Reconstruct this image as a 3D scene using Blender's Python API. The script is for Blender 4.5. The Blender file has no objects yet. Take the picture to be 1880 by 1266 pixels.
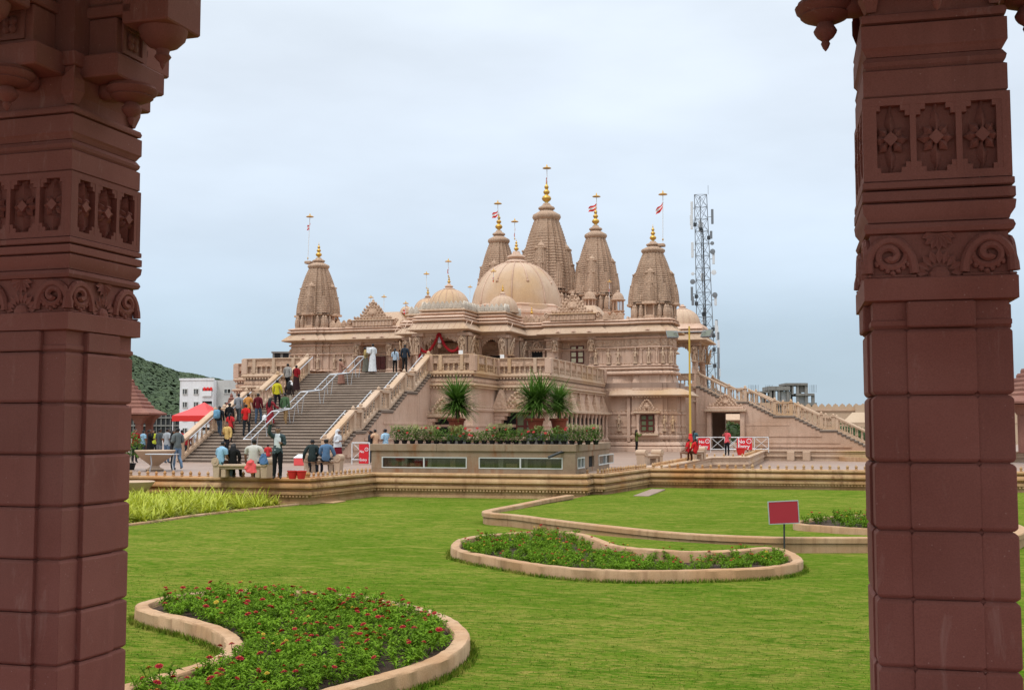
import bpy, math, random
import numpy as np
from mathutils import Vector, Matrix
random.seed(7); RNG = np.random.default_rng(7)
S = bpy.context.scene; COL = S.collection
R = math.radians; PI = math.pi
# ---------------------------------------------------------------- camera, sky, sun, exposure
FPX, HZ, CZ, YAW = 2100.0, 786.0, 1.67, R(15)
PITCH = math.atan((HZ-633)/FPX)
cd = bpy.data.cameras.new('camera'); cam = bpy.data.objects.new('camera', cd); COL.objects.link(cam)
cam.location = (0, 0, CZ); cam.rotation_euler = (PI/2+PITCH, 0, YAW)
cd.sensor_width = 36; cd.lens = 36*FPX/1880; cd.clip_start = .05; cd.clip_end = 6000
S.camera = cam
W = bpy.data.worlds.new('World'); S.world = W; W.use_nodes = True
nt = W.node_tree; nt.nodes.clear(); N = nt.nodes.new; LK = nt.links.new
SUN_EL, SUN_AZ = R(58), R(205)      # high, behind the left shoulder of the camera, veiled by cloud
out = N('ShaderNodeOutputWorld'); bg = N('ShaderNodeBackground'); bg.inputs[1].default_value = .1
sky = N('ShaderNodeTexSky'); sky.sky_type = 'NISHITA'; sky.sun_disc = False
sky.sun_elevation = SUN_EL; sky.sun_rotation = SUN_AZ
tc = N('ShaderNodeTexCoord'); sep = N('ShaderNodeSeparateXYZ'); LK(tc.outputs['Generated'], sep.inputs[0])
# overcast deck: dimmer blue grey low down, brighter white towards the zenith
rp = N('ShaderNodeValToRGB'); LK(sep.outputs[2], rp.inputs[0])
cr = rp.color_ramp; cr.elements[0].position = 0.0; cr.elements[0].color = (4.8, 6.1, 7.2, 1)
for p, c in ((.05, (5.0, 6.35, 7.5)), (.09, (5.8, 7.2, 8.5)), (.13, (6.9, 8.2, 9.6)), (.19, (7.9, 9.0, 10.3)), (.29, (8.5, 9.4, 10.5)), (.41, (9.4, 10.3, 11.2))):
    e = cr.elements.new(p); e.color = (*c, 1)
cr.elements[-1].position = 1.0; cr.elements[-1].color = (23, 24, 25, 1)
mp = N('ShaderNodeMapping'); mp.inputs['Scale'].default_value = (1, 1, 3.2); LK(tc.outputs['Generated'], mp.inputs[0])
n1 = N('ShaderNodeTexNoise'); n1.inputs['Scale'].default_value = 3.1; n1.inputs['Detail'].default_value = 5; n1.inputs['Roughness'].default_value = .5
LK(mp.outputs[0], n1.inputs[0])
mr = N('ShaderNodeMapRange'); mr.inputs[1].default_value = .3; mr.inputs[2].default_value = .7; mr.inputs[3].default_value = .9; mr.inputs[4].default_value = 1.09
LK(n1.outputs[0], mr.inputs[0])
mul = N('ShaderNodeVectorMath'); mul.operation = 'SCALE'; LK(rp.outputs[0], mul.inputs[0]); LK(mr.outputs[0], mul.inputs['Scale'])
mx = N('ShaderNodeMix'); mx.data_type = 'RGBA'; mx.inputs[0].default_value = .9
LK(sky.outputs[0], mx.inputs[6]); LK(mul.outputs[0], mx.inputs[7])
LK(mx.outputs[2], bg.inputs[0]); LK(bg.outputs[0], out.inputs[0])
sd = bpy.data.lights.new('sun', 'SUN'); sd.energy = 1.5; sd.angle = R(14); sd.color = (1, .96, .9)
so = bpy.data.objects.new('sun', sd); COL.objects.link(so)
so.rotation_euler = (PI/2-SUN_EL, 0, PI-SUN_AZ+0)
_d = Vector((math.sin(SUN_AZ)*math.cos(SUN_EL), math.cos(SUN_AZ)*math.cos(SUN_EL), math.sin(SUN_EL)))
so.rotation_euler = _d.to_track_quat('Z', 'Y').to_euler()
vs = S.view_settings; vs.view_transform = 'Standard'; vs.look = 'None'; vs.exposure = 0.0; vs.gamma = 1; vs.use_curve_mapping = False
S.cycles.max_bounces = 6; S.cycles.use_denoising = True

# ---------------------------------------------------------------- measuring: a pixel of the photograph and one known plane -> point in the place
_fh = Vector((-math.sin(YAW), math.cos(YAW), 0)); _rt = Vector((math.cos(YAW), math.sin(YAW), 0))
_fw = _fh*math.cos(PITCH)+Vector((0, 0, math.sin(PITCH))); _up = -_fh*math.sin(PITCH)+Vector((0, 0, math.cos(PITCH)))
def _ray(x, y): return _fw+_rt*((x-940)/FPX)+_up*((633-y)/FPX)
CAM = Vector((0, 0, CZ))
def pz(x, y, z=0.0): d = _ray(x, y); return CAM+d*((z-CZ)/d.z)
def py(x, y, Y): d = _ray(x, y); return CAM+d*(Y/d.y)
def px(x, y, X): d = _ray(x, y); return CAM+d*(X/d.x)

# ---------------------------------------------------------------- mesh helpers
class MB:
    def __init__(s): s.v = []; s.f = []; s.mi = []; s.cm = 0
    def add(s, vs, fs, M=None):
        b = len(s.v)
        for p in vs:
            p = Vector(p)
            s.v.append(tuple(M @ p) if M else tuple(p))
        for f in fs: s.f.append(tuple(i+b for i in f)); s.mi.append(s.cm)
        return s
    def box(s, x0, x1, y0, y1, z0, z1, M=None):
        return s.add([(x0,y0,z0),(x1,y0,z0),(x1,y1,z0),(x0,y1,z0),(x0,y0,z1),(x1,y0,z1),(x1,y1,z1),(x0,y1,z1)],
                     [(0,3,2,1),(4,5,6,7),(0,1,5,4),(1,2,6,5),(2,3,7,6),(3,0,4,7)], M)
    def cbox(s, x0, x1, y0, y1, z0, z1, c, M=None):      # box with chamfered horizontal and vertical edges
        def ring(i, z): return [(x0+i+c,y0+i,z),(x1-i-c,y0+i,z),(x1-i,y0+i+c,z),(x1-i,y1-i-c,z),(x1-i-c,y1-i,z),(x0+i+c,y1-i,z),(x0+i,y1-i-c,z),(x0+i,y0+i+c,z)]
        return s.rings([ring(c*.8, z0), ring(0, z0+c), ring(0, z1-c), ring(c*.8, z1)], M=M)
    def rings(s, rs, closed=True, cap=True, M=None):
        n = len(rs[0]); v = [p for r in rs for p in r]; f = []
        for i in range(len(rs)-1):
            for j in range(n if closed else n-1):
                k = (j+1) % n
                f.append((i*n+j, i*n+k, (i+1)*n+k, (i+1)*n+j))
        if cap and closed:
            f.append(tuple(range(n-1, -1, -1))); f.append(tuple((len(rs)-1)*n+j for j in range(n)))
        return s.add(v, f, M)
    def prism(s, poly, z0, z1, M=None): return s.rings([[(x,y,z0) for x,y in poly],[(x,y,z1) for x,y in poly]], M=M)
    def slab(s, poly, d0, d1, M=None):                     # outline in x,z pushed along y from d0 to d1
        return s.rings([[(x,d1,z) for x,z in poly],[(x,d0,z) for x,z in poly]], M=M)
    def lathe(s, prof, n=16, c=(0,0,0), M=None, sx=1, sy=1, rib=0, ribn=0):
        rs = []
        for r, z in prof:
            ring = []
            for j in range(n):
                a = 2*PI*j/n; rr = r*(1+(rib*abs(math.cos(a*ribn/2)) if ribn else 0))
                ring.append((c[0]+rr*math.cos(a)*sx, c[1]+rr*math.sin(a)*sy, c[2]+z))
            rs.append(ring)
        return s.rings(rs, M=M)
    def ell(s, c, r, n=8, m=6, M=None):
        prof = [(max(1e-4, math.sin(PI*i/m)), -math.cos(PI*i/m)) for i in range(m+1)]
        rs = [[(c[0]+p[0]*math.cos(2*PI*j/n)*r[0], c[1]+p[0]*math.sin(2*PI*j/n)*r[1], c[2]+p[1]*r[2]) for j in range(n)] for p in prof]
        return s.rings(rs, M=M)
    def tube(s, path, rad, n=8, cap=True, M=None):
        P = [Vector(p) for p in path]; k = len(P); rs = []
        rad = [rad]*k if not hasattr(rad, '__len__') else rad
        ref = None
        for i in range(k):
            t = (P[min(i+1,k-1)]-P[max(i-1,0)]).normalized()
            if ref is None: ref = Vector((0,0,1)) if abs(t.z) < .9 else Vector((1,0,0))
            a = t.cross(ref).normalized(); b = a.cross(t).normalized(); ref = b
            rs.append([tuple(P[i]+(a*math.cos(2*PI*j/n)+b*math.sin(2*PI*j/n))*rad[i]) for j in range(n)])
        return s.rings(rs, cap=cap, M=M)
    def bar(s, a, b, w, h=None, M=None):
        h = h or w; a, b = Vector(a), Vector(b); t = (b-a).normalized()
        u = t.cross(Vector((0,0,1)) if abs(t.z) < .95 else Vector((1,0,0))).normalized()*w/2; v = u.cross(t).normalized()*h/2
        return s.rings([[tuple(p+q) for q in (-u-v, u-v, u+v, -u+v)] for p in (a, b)], M=M)
    def sweep(s, plan, prof, closed=True, cap=True):       # plan: xy outline, outside on the right hand when walked; prof: (offset outwards, z)
        P = [Vector((p[0], p[1])) for p in plan]; n = len(P); nor = []
        for i in range(n):
            a = (P[i]-P[i-1]) if (closed or i > 0) else None; b = (P[(i+1) % n]-P[i]) if (closed or i < n-1) else None
            na = Vector((a.y,-a.x)).normalized() if a else None; nb = Vector((b.y,-b.x)).normalized() if b else None
            if na and nb: m = na+nb; m = m/max(.15, m.length_squared)*2
            else: m = na or nb
            nor.append(m)
        rs = [[(P[i].x+nor[i].x*o, P[i].y+nor[i].y*o, z) for i in range(n)] for o, z in prof]
        s.rings(rs, closed=closed, cap=cap and closed)
        if cap and not closed:
            k = len(prof); b = len(s.v)-k*n
            s.f.append(tuple(b+i*n for i in range(k))); s.mi.append(s.cm); s.f.append(tuple(b+i*n+n-1 for i in range(k-1,-1,-1))); s.mi.append(s.cm)
        return s
    def mesh(s, name, mats, smooth=False, off=None):
        me = bpy.data.meshes.new(name)
        v = s.v if off is None else [(p[0]-off[0], p[1]-off[1], p[2]-off[2]) for p in s.v]
        me.from_pydata(v, [], s.f)
        for m in (mats if isinstance(mats, (list, tuple)) else [mats]): me.materials.append(m)
        if any(s.mi): me.polygons.foreach_set('material_index', s.mi)
        if smooth:
            me.polygons.foreach_set('use_smooth', [True]*len(s.f))
            if smooth is not True: me.set_sharp_from_angle(angle=R(smooth))
        me.update(); return me
def npmesh(name, V, Fidx, k, mat):                           # numpy mesh of equal polygons
    me = bpy.data.meshes.new(name); V = np.asarray(V, np.float32); Fi = np.asarray(Fidx, np.int32)
    me.vertices.add(len(V)); me.vertices.foreach_set('co', V.ravel())
    me.loops.add(Fi.size); me.loops.foreach_set('vertex_index', Fi.ravel())
    me.polygons.add(len(Fi)); me.polygons.foreach_set('loop_start', np.arange(0, Fi.size, k, dtype=np.int32))
    me.materials.append(mat); me.update(calc_edges=True); return me
def link(name, data, parent=None, loc=(0,0,0), rz=0, sc=None):
    o = bpy.data.objects.new(name, data); COL.objects.link(o)
    if parent: o.parent = parent
    o.location = loc; o.rotation_euler = (0,0,rz)
    if sc is not None: o.scale = (sc,)*3 if not hasattr(sc, '__len__') else sc
    return o
def wl(o):                                                    # base point of a (non rotated) thing or part
    p = Vector(o.location)
    while o.parent: o = o.parent; p += Vector(o.location)
    return p
def put(name, mb, mat, parent=None, smooth=False):           # mesh given in place coordinates
    off = wl(parent) if parent else None
    return link(name, mb.mesh(name, mat, smooth, off), parent)
def at(name, me, parent, p, rz=0, sc=None):                  # shared mesh at a point in place coordinates
    return link(name, me, parent, Vector(p)-(wl(parent) if parent else Vector()), rz, sc)
def tag(o, label, cat, group=None, kind=None):
    o['label'] = label; o['category'] = cat
    if group: o['group'] = group
    if kind: o['kind'] = kind
    return o
def thing(name, loc, label, cat, group=None, rz=0):
    o = link(name, None, None, loc, rz); o.empty_display_size = .3
    return tag(o, label, cat, group)
def setting(o, kind='structure'): o['kind'] = kind; return o
def T(x=0, y=0, z=0, rz=0, s=1): return Matrix.Translation((x,y,z)) @ Matrix.Rotation(rz, 4, 'Z') @ Matrix.Scale(s, 4)

# ---------------------------------------------------------------- materials
def mat(name, col, rough=.8, metal=0, spec=.3):
    m = bpy.data.materials.new(name); m.use_nodes = True; b = m.node_tree.nodes['Principled BSDF']
    b.inputs['Base Color'].default_value = (*col, 1); b.inputs['Roughness'].default_value = rough; b.inputs['Metallic'].default_value = metal
    b.inputs['Specular IOR Level'].default_value = spec
    return m
class NB:
    def __init__(s, m): s.t = m.node_tree; s.b = s.t.nodes['Principled BSDF']
    def n(s, typ, **kw):
        o = s.t.nodes.new(typ)
        for k, v in kw.items():
            if hasattr(o, k): setattr(o, k, v)
        return o
    def l(s, a, b): s.t.links.new(a, b)
    def pos(s, sc=(1,1,1), obj=False):
        if obj: c = s.n('ShaderNodeTexCoord').outputs['Object']
        else: c = s.n('ShaderNodeNewGeometry').outputs['Position']
        m = s.n('ShaderNodeMapping'); m.inputs['Scale'].default_value = sc; s.l(c, m.inputs[0]); return m.outputs[0]
    def noise(s, vec, scale, det=4, rough=.55, dist=0):
        o = s.n('ShaderNodeTexNoise'); o.inputs['Scale'].default_value = scale; o.inputs['Detail'].default_value = det
        o.inputs['Roughness'].default_value = rough; o.inputs['Distortion'].default_value = dist; s.l(vec, o.inputs[0]); return o.outputs[0]
    def ramp(s, fac, stops):
        o = s.n('ShaderNodeValToRGB'); s.l(fac, o.inputs[0]); r = o.color_ramp
        while len(r.elements) < len(stops): r.elements.new(.5)
        for e, (p, c) in zip(r.elements, stops):
            e.position = p; e.color = (*c, 1) if hasattr(c, '__len__') else (c, c, c, 1)
        return o.outputs[0]
    def mix(s, fac, a, b, bt='MIX'):
        o = s.n('ShaderNodeMix'); o.data_type = 'RGBA'; o.blend_type = bt
        for sock, v in ((o.inputs[0], fac), (o.inputs[6], a), (o.inputs[7], b)):
            if hasattr(v, 'node'): s.l(v, sock)
            else: sock.default_value = v if not hasattr(v, '__len__') else (*v, 1)
        return o.outputs[2]
    def bump(s, h, st=.3, d=.02, prev=None):
        o = s.n('ShaderNodeBump'); o.inputs['Strength'].default_value = st; o.inputs['Distance'].default_value = d; s.l(h, o.inputs['Height'])
        if prev: s.l(prev, o.inputs['Normal'])
        return o.outputs[0]
    def col(s, c): s.l(c, s.b.inputs['Base Color'])
    def nrm(s, c): s.l(c, s.b.inputs['Normal'])
def stone(name, c1, c2, sc=1.0, bump=.25, bd=.01, stain=None, stain_amt=.5, grain=60, rough=.85, vary=.12, streak=None, carve=0, carve_sc=6, c3=None, speck=None, rows=0):
    m = mat(name, c1, rough); b = NB(m); p = b.pos((sc,)*3)
    c = b.mix(b.ramp(b.noise(p, 1.1, 6, .6), ((.34, 0), (.66, 1))), c1, c2)
    if c3: c = b.mix(b.ramp(b.noise(p, .45, 3, .5), ((.5, 0), (.72, 1))), c, c3)
    g = b.noise(b.pos(), grain, 3, .7)
    c = b.mix(.35, c, b.ramp(g, ((.3, .35), (.7, 1.0))), 'MULTIPLY') if grain else c
    if stain:                                                # water and soot marks running down
        st = b.noise(b.pos((streak or 3.0, streak or 3.0, .35)), 1.3, 5, .65)
        st2 = b.noise(b.pos((.5,.5,.5)), 1.0, 3, .5)
        f = b.n('ShaderNodeMath', operation='MULTIPLY'); b.l(b.ramp(st, ((.5, 0), (.7, stain_amt))), f.inputs[0]); b.l(b.ramp(st2, ((.35, .2), (.65, 1))), f.inputs[1])
        c = b.mix(f.outputs[0], c, stain)
    if speck:
        sv = b.n('ShaderNodeTexVoronoi'); sv.inputs['Scale'].default_value = 34; b.l(b.pos(), sv.inputs[0])
        sn = b.ramp(b.noise(b.pos(), 5, 3, .6), ((.5, 0), (.62, 1)))
        sf = b.n('ShaderNodeMath', operation='MULTIPLY'); b.l(b.ramp(sv.outputs['Distance'], ((.07, .75), (.12, 0))), sf.inputs[0]); b.l(sn, sf.inputs[1])
        c = b.mix(sf.outputs[0], c, speck)
        c = b.mix(b.ramp(b.noise(b.pos((1,1,.3)), 9, 5, .7, .6), ((.60, 0), (.72, .38))), c, speck)
    if vary:
        oi = b.n('ShaderNodeObjectInfo'); mrn = b.n('ShaderNodeMapRange'); mrn.inputs[3].default_value = 1-vary; mrn.inputs[4].default_value = 1+vary*.6
        b.l(oi.outputs['Random'], mrn.inputs[0]); vm = b.n('ShaderNodeVectorMath', operation='SCALE'); b.l(c, vm.inputs[0]); b.l(mrn.outputs[0], vm.inputs['Scale']); c = vm.outputs[0]
    b.col(c)
    nn = b.bump(g, bump, bd)
    nn = b.bump(b.noise(b.pos(), 7, 4, .6), bump*.8, bd*1.6, nn)
    if carve:
        vo = b.n('ShaderNodeTexVoronoi', feature='F1'); vo.inputs['Scale'].default_value = carve_sc; b.l(b.pos(), vo.inputs[0])
        nn = b.bump(vo.outputs['Distance'], carve, .06, nn)
    if rows:
        g_ = b.n('ShaderNodeSeparateXYZ'); b.l(b.pos(), g_.inputs[0]); sm_ = b.n('ShaderNodeMath', operation='ADD'); b.l(g_.outputs[0], sm_.inputs[0]); b.l(g_.outputs[1], sm_.inputs[1])
        cx_ = b.n('ShaderNodeCombineXYZ'); b.l(sm_.outputs[0], cx_.inputs[0]); b.l(g_.outputs[2], cx_.inputs[1])
        bk = b.n('ShaderNodeTexBrick'); bk.inputs['Scale'].default_value = 1; bk.inputs['Brick Width'].default_value = .26; bk.inputs['Row Height'].default_value = .2; bk.inputs['Mortar Size'].default_value = .028; bk.inputs['Mortar Smooth'].default_value = .4; b.l(cx_.outputs[0], bk.inputs[0])
        nn = b.bump(bk.outputs['Fac'], -rows if False else rows, -.05 if False else .05, nn); nn.node.invert = True
    b.nrm(nn)
    return m
M = {}
M['red_stone'] = stone('red_stone', (.285,.097,.070), (.36,.137,.104), 1.3, .3, .004, stain=(.15,.055,.042), stain_amt=.5, grain=170, vary=.10, c3=(.35,.15,.115), speck=(.46,.27,.22))
TS = (.59,.39,.28); TS2 = (.69,.49,.37)
M['temple'] = stone('temple_stone', TS, TS2, .5, .35, .02, stain=(.27,.17,.12), stain_amt=.55, grain=14, vary=.07, c3=(.48,.29,.185))
M['temple_carved'] = stone('temple_carved_stone', (.54,.35,.235), (.64,.44,.31), .6, .5, .03, stain=(.22,.14,.10), stain_amt=.65, grain=11, vary=.10, carve=.7, carve_sc=5)
M['temple_light'] = stone('temple_pale_stone', (.55,.38,.26), (.62,.45,.32), .5, .3, .015, stain=(.30,.18,.11), stain_amt=.45, grain=14, vary=.05, c3=(.55,.34,.17))
M['spire'] = stone('spire_stone', (.47,.31,.21), (.56,.385,.27), .8, .6, .03, stain=(.20,.13,.10), stain_amt=.6, grain=9, vary=.05, carve=.35, carve_sc=5, rows=.7)
M['kerb_top'] = stone('kerb_stone', (.44,.25,.125), (.55,.355,.21), 1.5, .45, .008, stain=(.22,.11,.055), stain_amt=.85, grain=60, vary=.05, streak=5, c3=(.50,.28,.14))
M['terrace'] = stone('terrace_stone', (.47,.265,.125), (.58,.38,.205), .9, .4, .012, stain=(.17,.065,.028), stain_amt=1.0, grain=30, vary=.08, streak=2.2, c3=(.50,.22,.07))
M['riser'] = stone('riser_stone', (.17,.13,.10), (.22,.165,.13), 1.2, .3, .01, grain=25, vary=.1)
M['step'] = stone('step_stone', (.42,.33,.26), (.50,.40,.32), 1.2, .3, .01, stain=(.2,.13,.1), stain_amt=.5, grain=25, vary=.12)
M['plaza'] = stone('plaza_stone', (.30,.20,.15), (.37,.255,.19), .4, .2, .01, stain=(.22,.14,.10), grain=20, rough=.5, vary=0)
M['granite'] = stone('rusty_granite', (.27,.185,.12), (.36,.255,.17), 1.2, .5, .008, stain=(.24,.08,.02), stain_amt=1.0, grain=38, vary=.04, streak=1.6)
M['gold'] = mat('gold', (.58,.34,.08), .38, .8)
M['steel'] = mat('steel', (.5,.51,.53), .4, .6)
M['white_paint'] = stone('white_paint', (.76,.76,.77), (.82,.82,.82), .3, .1, .004, stain=(.42,.41,.38), stain_amt=.5, grain=20, vary=.02)
M['grey_wall'] = stone('grey_wall', (.5,.5,.48), (.58,.58,.55), .3, .1, .004, stain=(.32,.32,.3), grain=20)
M['concrete'] = stone('raw_concrete', (.22,.20,.18), (.30,.28,.25), .4, .3, .02, stain=(.1,.09,.08), stain_amt=.8, grain=15)
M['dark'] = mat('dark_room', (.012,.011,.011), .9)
M['glass'] = mat('window_glass', (.09,.10,.10), .12, 0, .5)
M['frame'] = mat('window_frame', (.55,.55,.52), .5)
M['door_wood'] = mat('door_wood', (.11,.022,.016), .45)
M['etched'] = mat('etched_glass', (.66,.62,.42), .45)
M['etched_green'] = mat('green_etched_glass', (.13,.15,.08), .25)
M['red'] = mat('red_cloth', (.62,.03,.025), .75)
M['red_light'] = mat('light_red_cloth', (.72,.09,.09), .75)
M['red_paint'] = mat('red_paint', (.35,.025,.038), .45)
M['sign_red'] = mat('sign_red', (.62,.02,.03), .5)
M['garland'] = mat('garland', (.28,.008,.012), .9)
M['white'] = mat('white', (.75,.75,.75), .6)
M['black'] = mat('black_plastic', (.012,.012,.013), .5)
M['terracotta'] = stone('terracotta', (.30,.062,.035), (.36,.09,.05), 3, .2, .004, grain=60, vary=.05)
M['marble'] = stone('pale_marble', (.50,.345,.23), (.58,.42,.30), 1, .15, .004, grain=40, vary=.05)
M['yellow_paint'] = mat('yellow_paint', (.55,.36,.06), .5)
M['tower_metal'] = mat('galvanised_metal', (.2,.21,.22), .5, .4)
M['tower_dark'] = mat('dark_cable', (.05,.055,.06), .7)
M['tower_white'] = mat('antenna_white', (.62,.63,.63), .5)
M['blue'] = mat('blue_plastic', (.05,.2,.5), .4)
M['soil'] = stone('soil', (.045,.024,.013), (.075,.042,.023), 4, .9, .03, grain=40, vary=0)
M['rust_red'] = stone('red_brick_stone', (.24,.10,.075), (.30,.14,.10), .6, .4, .02, stain=(.12,.05,.04), grain=14, vary=.1)
M['cream'] = stone('cream_wall', (.50,.36,.24), (.56,.42,.29), .3, .2, .01, stain=(.36,.25,.17), grain=15, vary=.03)
M['metal_dark'] = mat('dark_metal', (.06,.06,.06), .5, .5)
m_ = bpy.data.materials.new('clear_glass'); m_.use_nodes = True; b_ = NB(m_); t_ = b_.n('ShaderNodeBsdfTransparent'); t_.inputs[0].default_value = (.62,.62,.58,1); g2 = b_.n('ShaderNodeBsdfGlossy'); g2.inputs['Roughness'].default_value = .06; x_ = b_.n('ShaderNodeMixShader'); x_.inputs[0].default_value = .16
b_.l(t_.outputs[0], x_.inputs[1]); b_.l(g2.outputs[0], x_.inputs[2]); b_.l(x_.outputs[0], m_.node_tree.nodes['Material Output'].inputs[0]); M['clear_glass'] = m_
M['room'] = mat('dim_room', (.06,.05,.042), .9); M['lens'] = mat('lamp_lens', (.16,.17,.13), .2)
def leafmat(name, c1, c2, sc=6, rough=.5, trans=.25, spec=.35):
    m = mat(name, c1, rough, 0, spec); b = NB(m)
    oi = b.n('ShaderNodeObjectInfo'); c = b.mix(b.ramp(b.noise(b.pos(), sc, 3, .6), ((.3,0),(.7,1))), c1, c2)
    hs = b.n('ShaderNodeHueSaturation'); b.l(c, hs.inputs['Color'])
    mrn = b.n('ShaderNodeMapRange'); mrn.inputs[3].default_value = .8; mrn.inputs[4].default_value = 1.2; b.l(oi.outputs['Random'], mrn.inputs[0]); b.l(mrn.outputs[0], hs.inputs['Value'])
    b.col(hs.outputs[0])
    if trans:
        tr = b.n('ShaderNodeBsdfTranslucent'); b.l(hs.outputs[0], tr.inputs[0]); ms = b.n('ShaderNodeMixShader'); ms.inputs[0].default_value = trans
        b.l(b.b.outputs[0], ms.inputs[1]); b.l(tr.outputs[0], ms.inputs[2]); b.l(ms.outputs[0], b.t.nodes['Material Output'].inputs[0])
    return m
M['leaf'] = leafmat('bed_leaf', (.10,.20,.012), (.20,.34,.022), 9, .65, .25, .08)
M['palm'] = leafmat('palm_leaf', (.055,.125,.018), (.125,.225,.035), 5, .6, .25, .15)
M['hedge'] = leafmat('hedge_leaf', (.07,.15,.02), (.16,.26,.04), 5)
M['pale_leaf'] = leafmat('pale_leaf', (.30,.33,.10), (.42,.42,.18), 8)
M['lime'] = leafmat('lime_leaf', (.34,.40,.02), (.55,.56,.06), 3)
M['forest'] = leafmat('forest_leaf', (.040,.066,.028), (.066,.098,.038), .15, .8, 0)
M['bush'] = leafmat('bush_leaf', (.04,.10,.015), (.08,.16,.025), 2)
M['flower_red'] = mat('red_petal', (.42,.012,.025), .6)
M['flower_yellow'] = mat('yellow_petal', (.65,.48,.05), .6)
M['flower_eye'] = mat('flower_eye', (.5,.25,.03), .7)
M['bark'] = stone('bark', (.12,.085,.06), (.17,.13,.09), 6, .5, .02, grain=30)
# lawn: mown turf with straw coloured streaks
def lawnmat(name, blades=False):
    m = mat(name, (.1,.17,.02), .9, 0, .0); b = NB(m)
    g = b.mix(b.ramp(b.noise(b.pos((.7,1.3,1)), 1.6, 5, .6, .8), ((.3,0),(.68,1))), (.054,.132,.009), (.095,.195,.013))
    s1 = b.ramp(b.noise(b.pos((.55,3.0,1)), 2.3, 5, .62, 2.2), ((.45,0),(.62,.85)))
    g = b.mix(s1, g, (.165,.225,.024))
    s2 = b.ramp(b.noise(b.pos((.8,2.4,1)), 3.1, 4, .6, 3.0), ((.50,0),(.62,.9)))
    g = b.mix(s2, g, (.34,.28,.07))
    g = b.mix(b.ramp(b.noise(b.pos((.25,.25,1)), 1, 2, .5), ((.35,.6),(.65,0))), g, (.062,.145,.007))
    s3 = b.ramp(b.noise(b.pos((1.3,5.5,1)), 2.6, 4, .6, 1.6), ((.50,0),(.60,.75)))
    g = b.mix(s3, g, (.205,.235,.034))
    s5 = b.mix(1.0, b.ramp(b.noise(b.pos((.45,1.1,1)), 1.3, 4, .6, 1.5), ((.50,0),(.66,.8))), b.ramp(b.noise(b.pos((2,5,1)), 3.2, 3, .6, 1), ((.38,.15),(.58,1))), 'MULTIPLY')
    g = b.mix(s5, g, (.30,.27,.06))
    s4 = b.ramp(b.noise(b.pos((1.0,4.0,1)), 2.1, 4, .6, 1.2), ((.34,.8),(.45,0)))
    g = b.mix(s4, g, (.05,.118,.007))
    if not blades:
        fine = b.noise(b.pos((1,1,1)), 45, 4, .75)
        g = b.mix(.45, g, b.ramp(fine, ((.3,.5),(.7,1.0))), 'MULTIPLY')
        b.nrm(b.bump(fine, .8, .03))
    b.col(g); return m
M['lawn'] = lawnmat('lawn'); M['blade'] = lawnmat('grass_blade', True)
# ================================================================ THE SETTING
def smooth(pts, per=8, closed=False):
    P = [Vector((p[0], p[1])) for p in pts]; n = len(P); o = []
    for i in range(n if closed else n-1):
        if closed: a, b, c, d = P[i-1], P[i], P[(i+1) % n], P[(i+2) % n]
        else: a, b, c, d = P[max(i-1,0)], P[i], P[i+1], P[min(i+2,n-1)]
        for k in range(per):
            t = k/per
            o.append(.5*((2*b)+(c-a)*t+(2*a-5*b+4*c-d)*t*t+(3*b-a-3*c+d)*t**3))
    if not closed: o.append(P[-1])
    return o
def inside(p, poly):
    x, y = p[0], p[1]; r = False; n = len(poly); j = n-1
    for i in range(n):
        xi, yi = poly[i][0], poly[i][1]; xj, yj = poly[j][0], poly[j][1]
        if (yi > y) != (yj > y) and x < (xj-xi)*(y-yi)/(yj-yi)+xi: r = not r
        j = i
    return r
def area(poly): return sum(poly[i-1][0]*poly[i][1]-poly[i][0]*poly[i-1][1] for i in range(len(poly)))/2
def edge_dist(p, poly):
    b = 1e9; p = Vector((p[0], p[1]))
    for i in range(len(poly)):
        a, c = Vector(poly[i-1][:2]), Vector(poly[i][:2]); d = c-a
        t = max(0, min(1, (p-a).dot(d)/max(1e-9, d.length_squared))); b = min(b, (a+d*t-p).length)
    return b
ZL = -.9
def quad_sheet(name, pts, mat, z=None):
    from mathutils.geometry import delaunay_2d_cdt
    P2 = [Vector((p[0], p[1])) for p in pts]
    vs, _, fs, ov, _, _ = delaunay_2d_cdt(P2, [], [list(range(len(P2)))], 1, 1e-5)
    zz = [z if z is not None else pts[min(range(len(pts)), key=lambda i: (P2[i]-v).length)][2] for v in vs]
    F_ = [tuple(f) if area([vs[i] for i in f]) > 0 else tuple(f)[::-1] for f in fs]
    me = bpy.data.meshes.new(name); me.from_pydata([(v.x, v.y, q) for v, q in zip(vs, zz)], [], F_); me.materials.append(mat)
    return setting(link(name, me))
gm = stone('ground_earth', (.10,.11,.05), (.16,.14,.08), .02, .2, .05, grain=3, vary=0)
quad_sheet('ground', [(-4000,-200),(4000,-200),(4000,5000),(-4000,5000)], gm, -1.15)
quad_sheet('lawn', [(-60,3),(30,3),(30,60),(-60,60)], M['lawn'], ZL)

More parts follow.
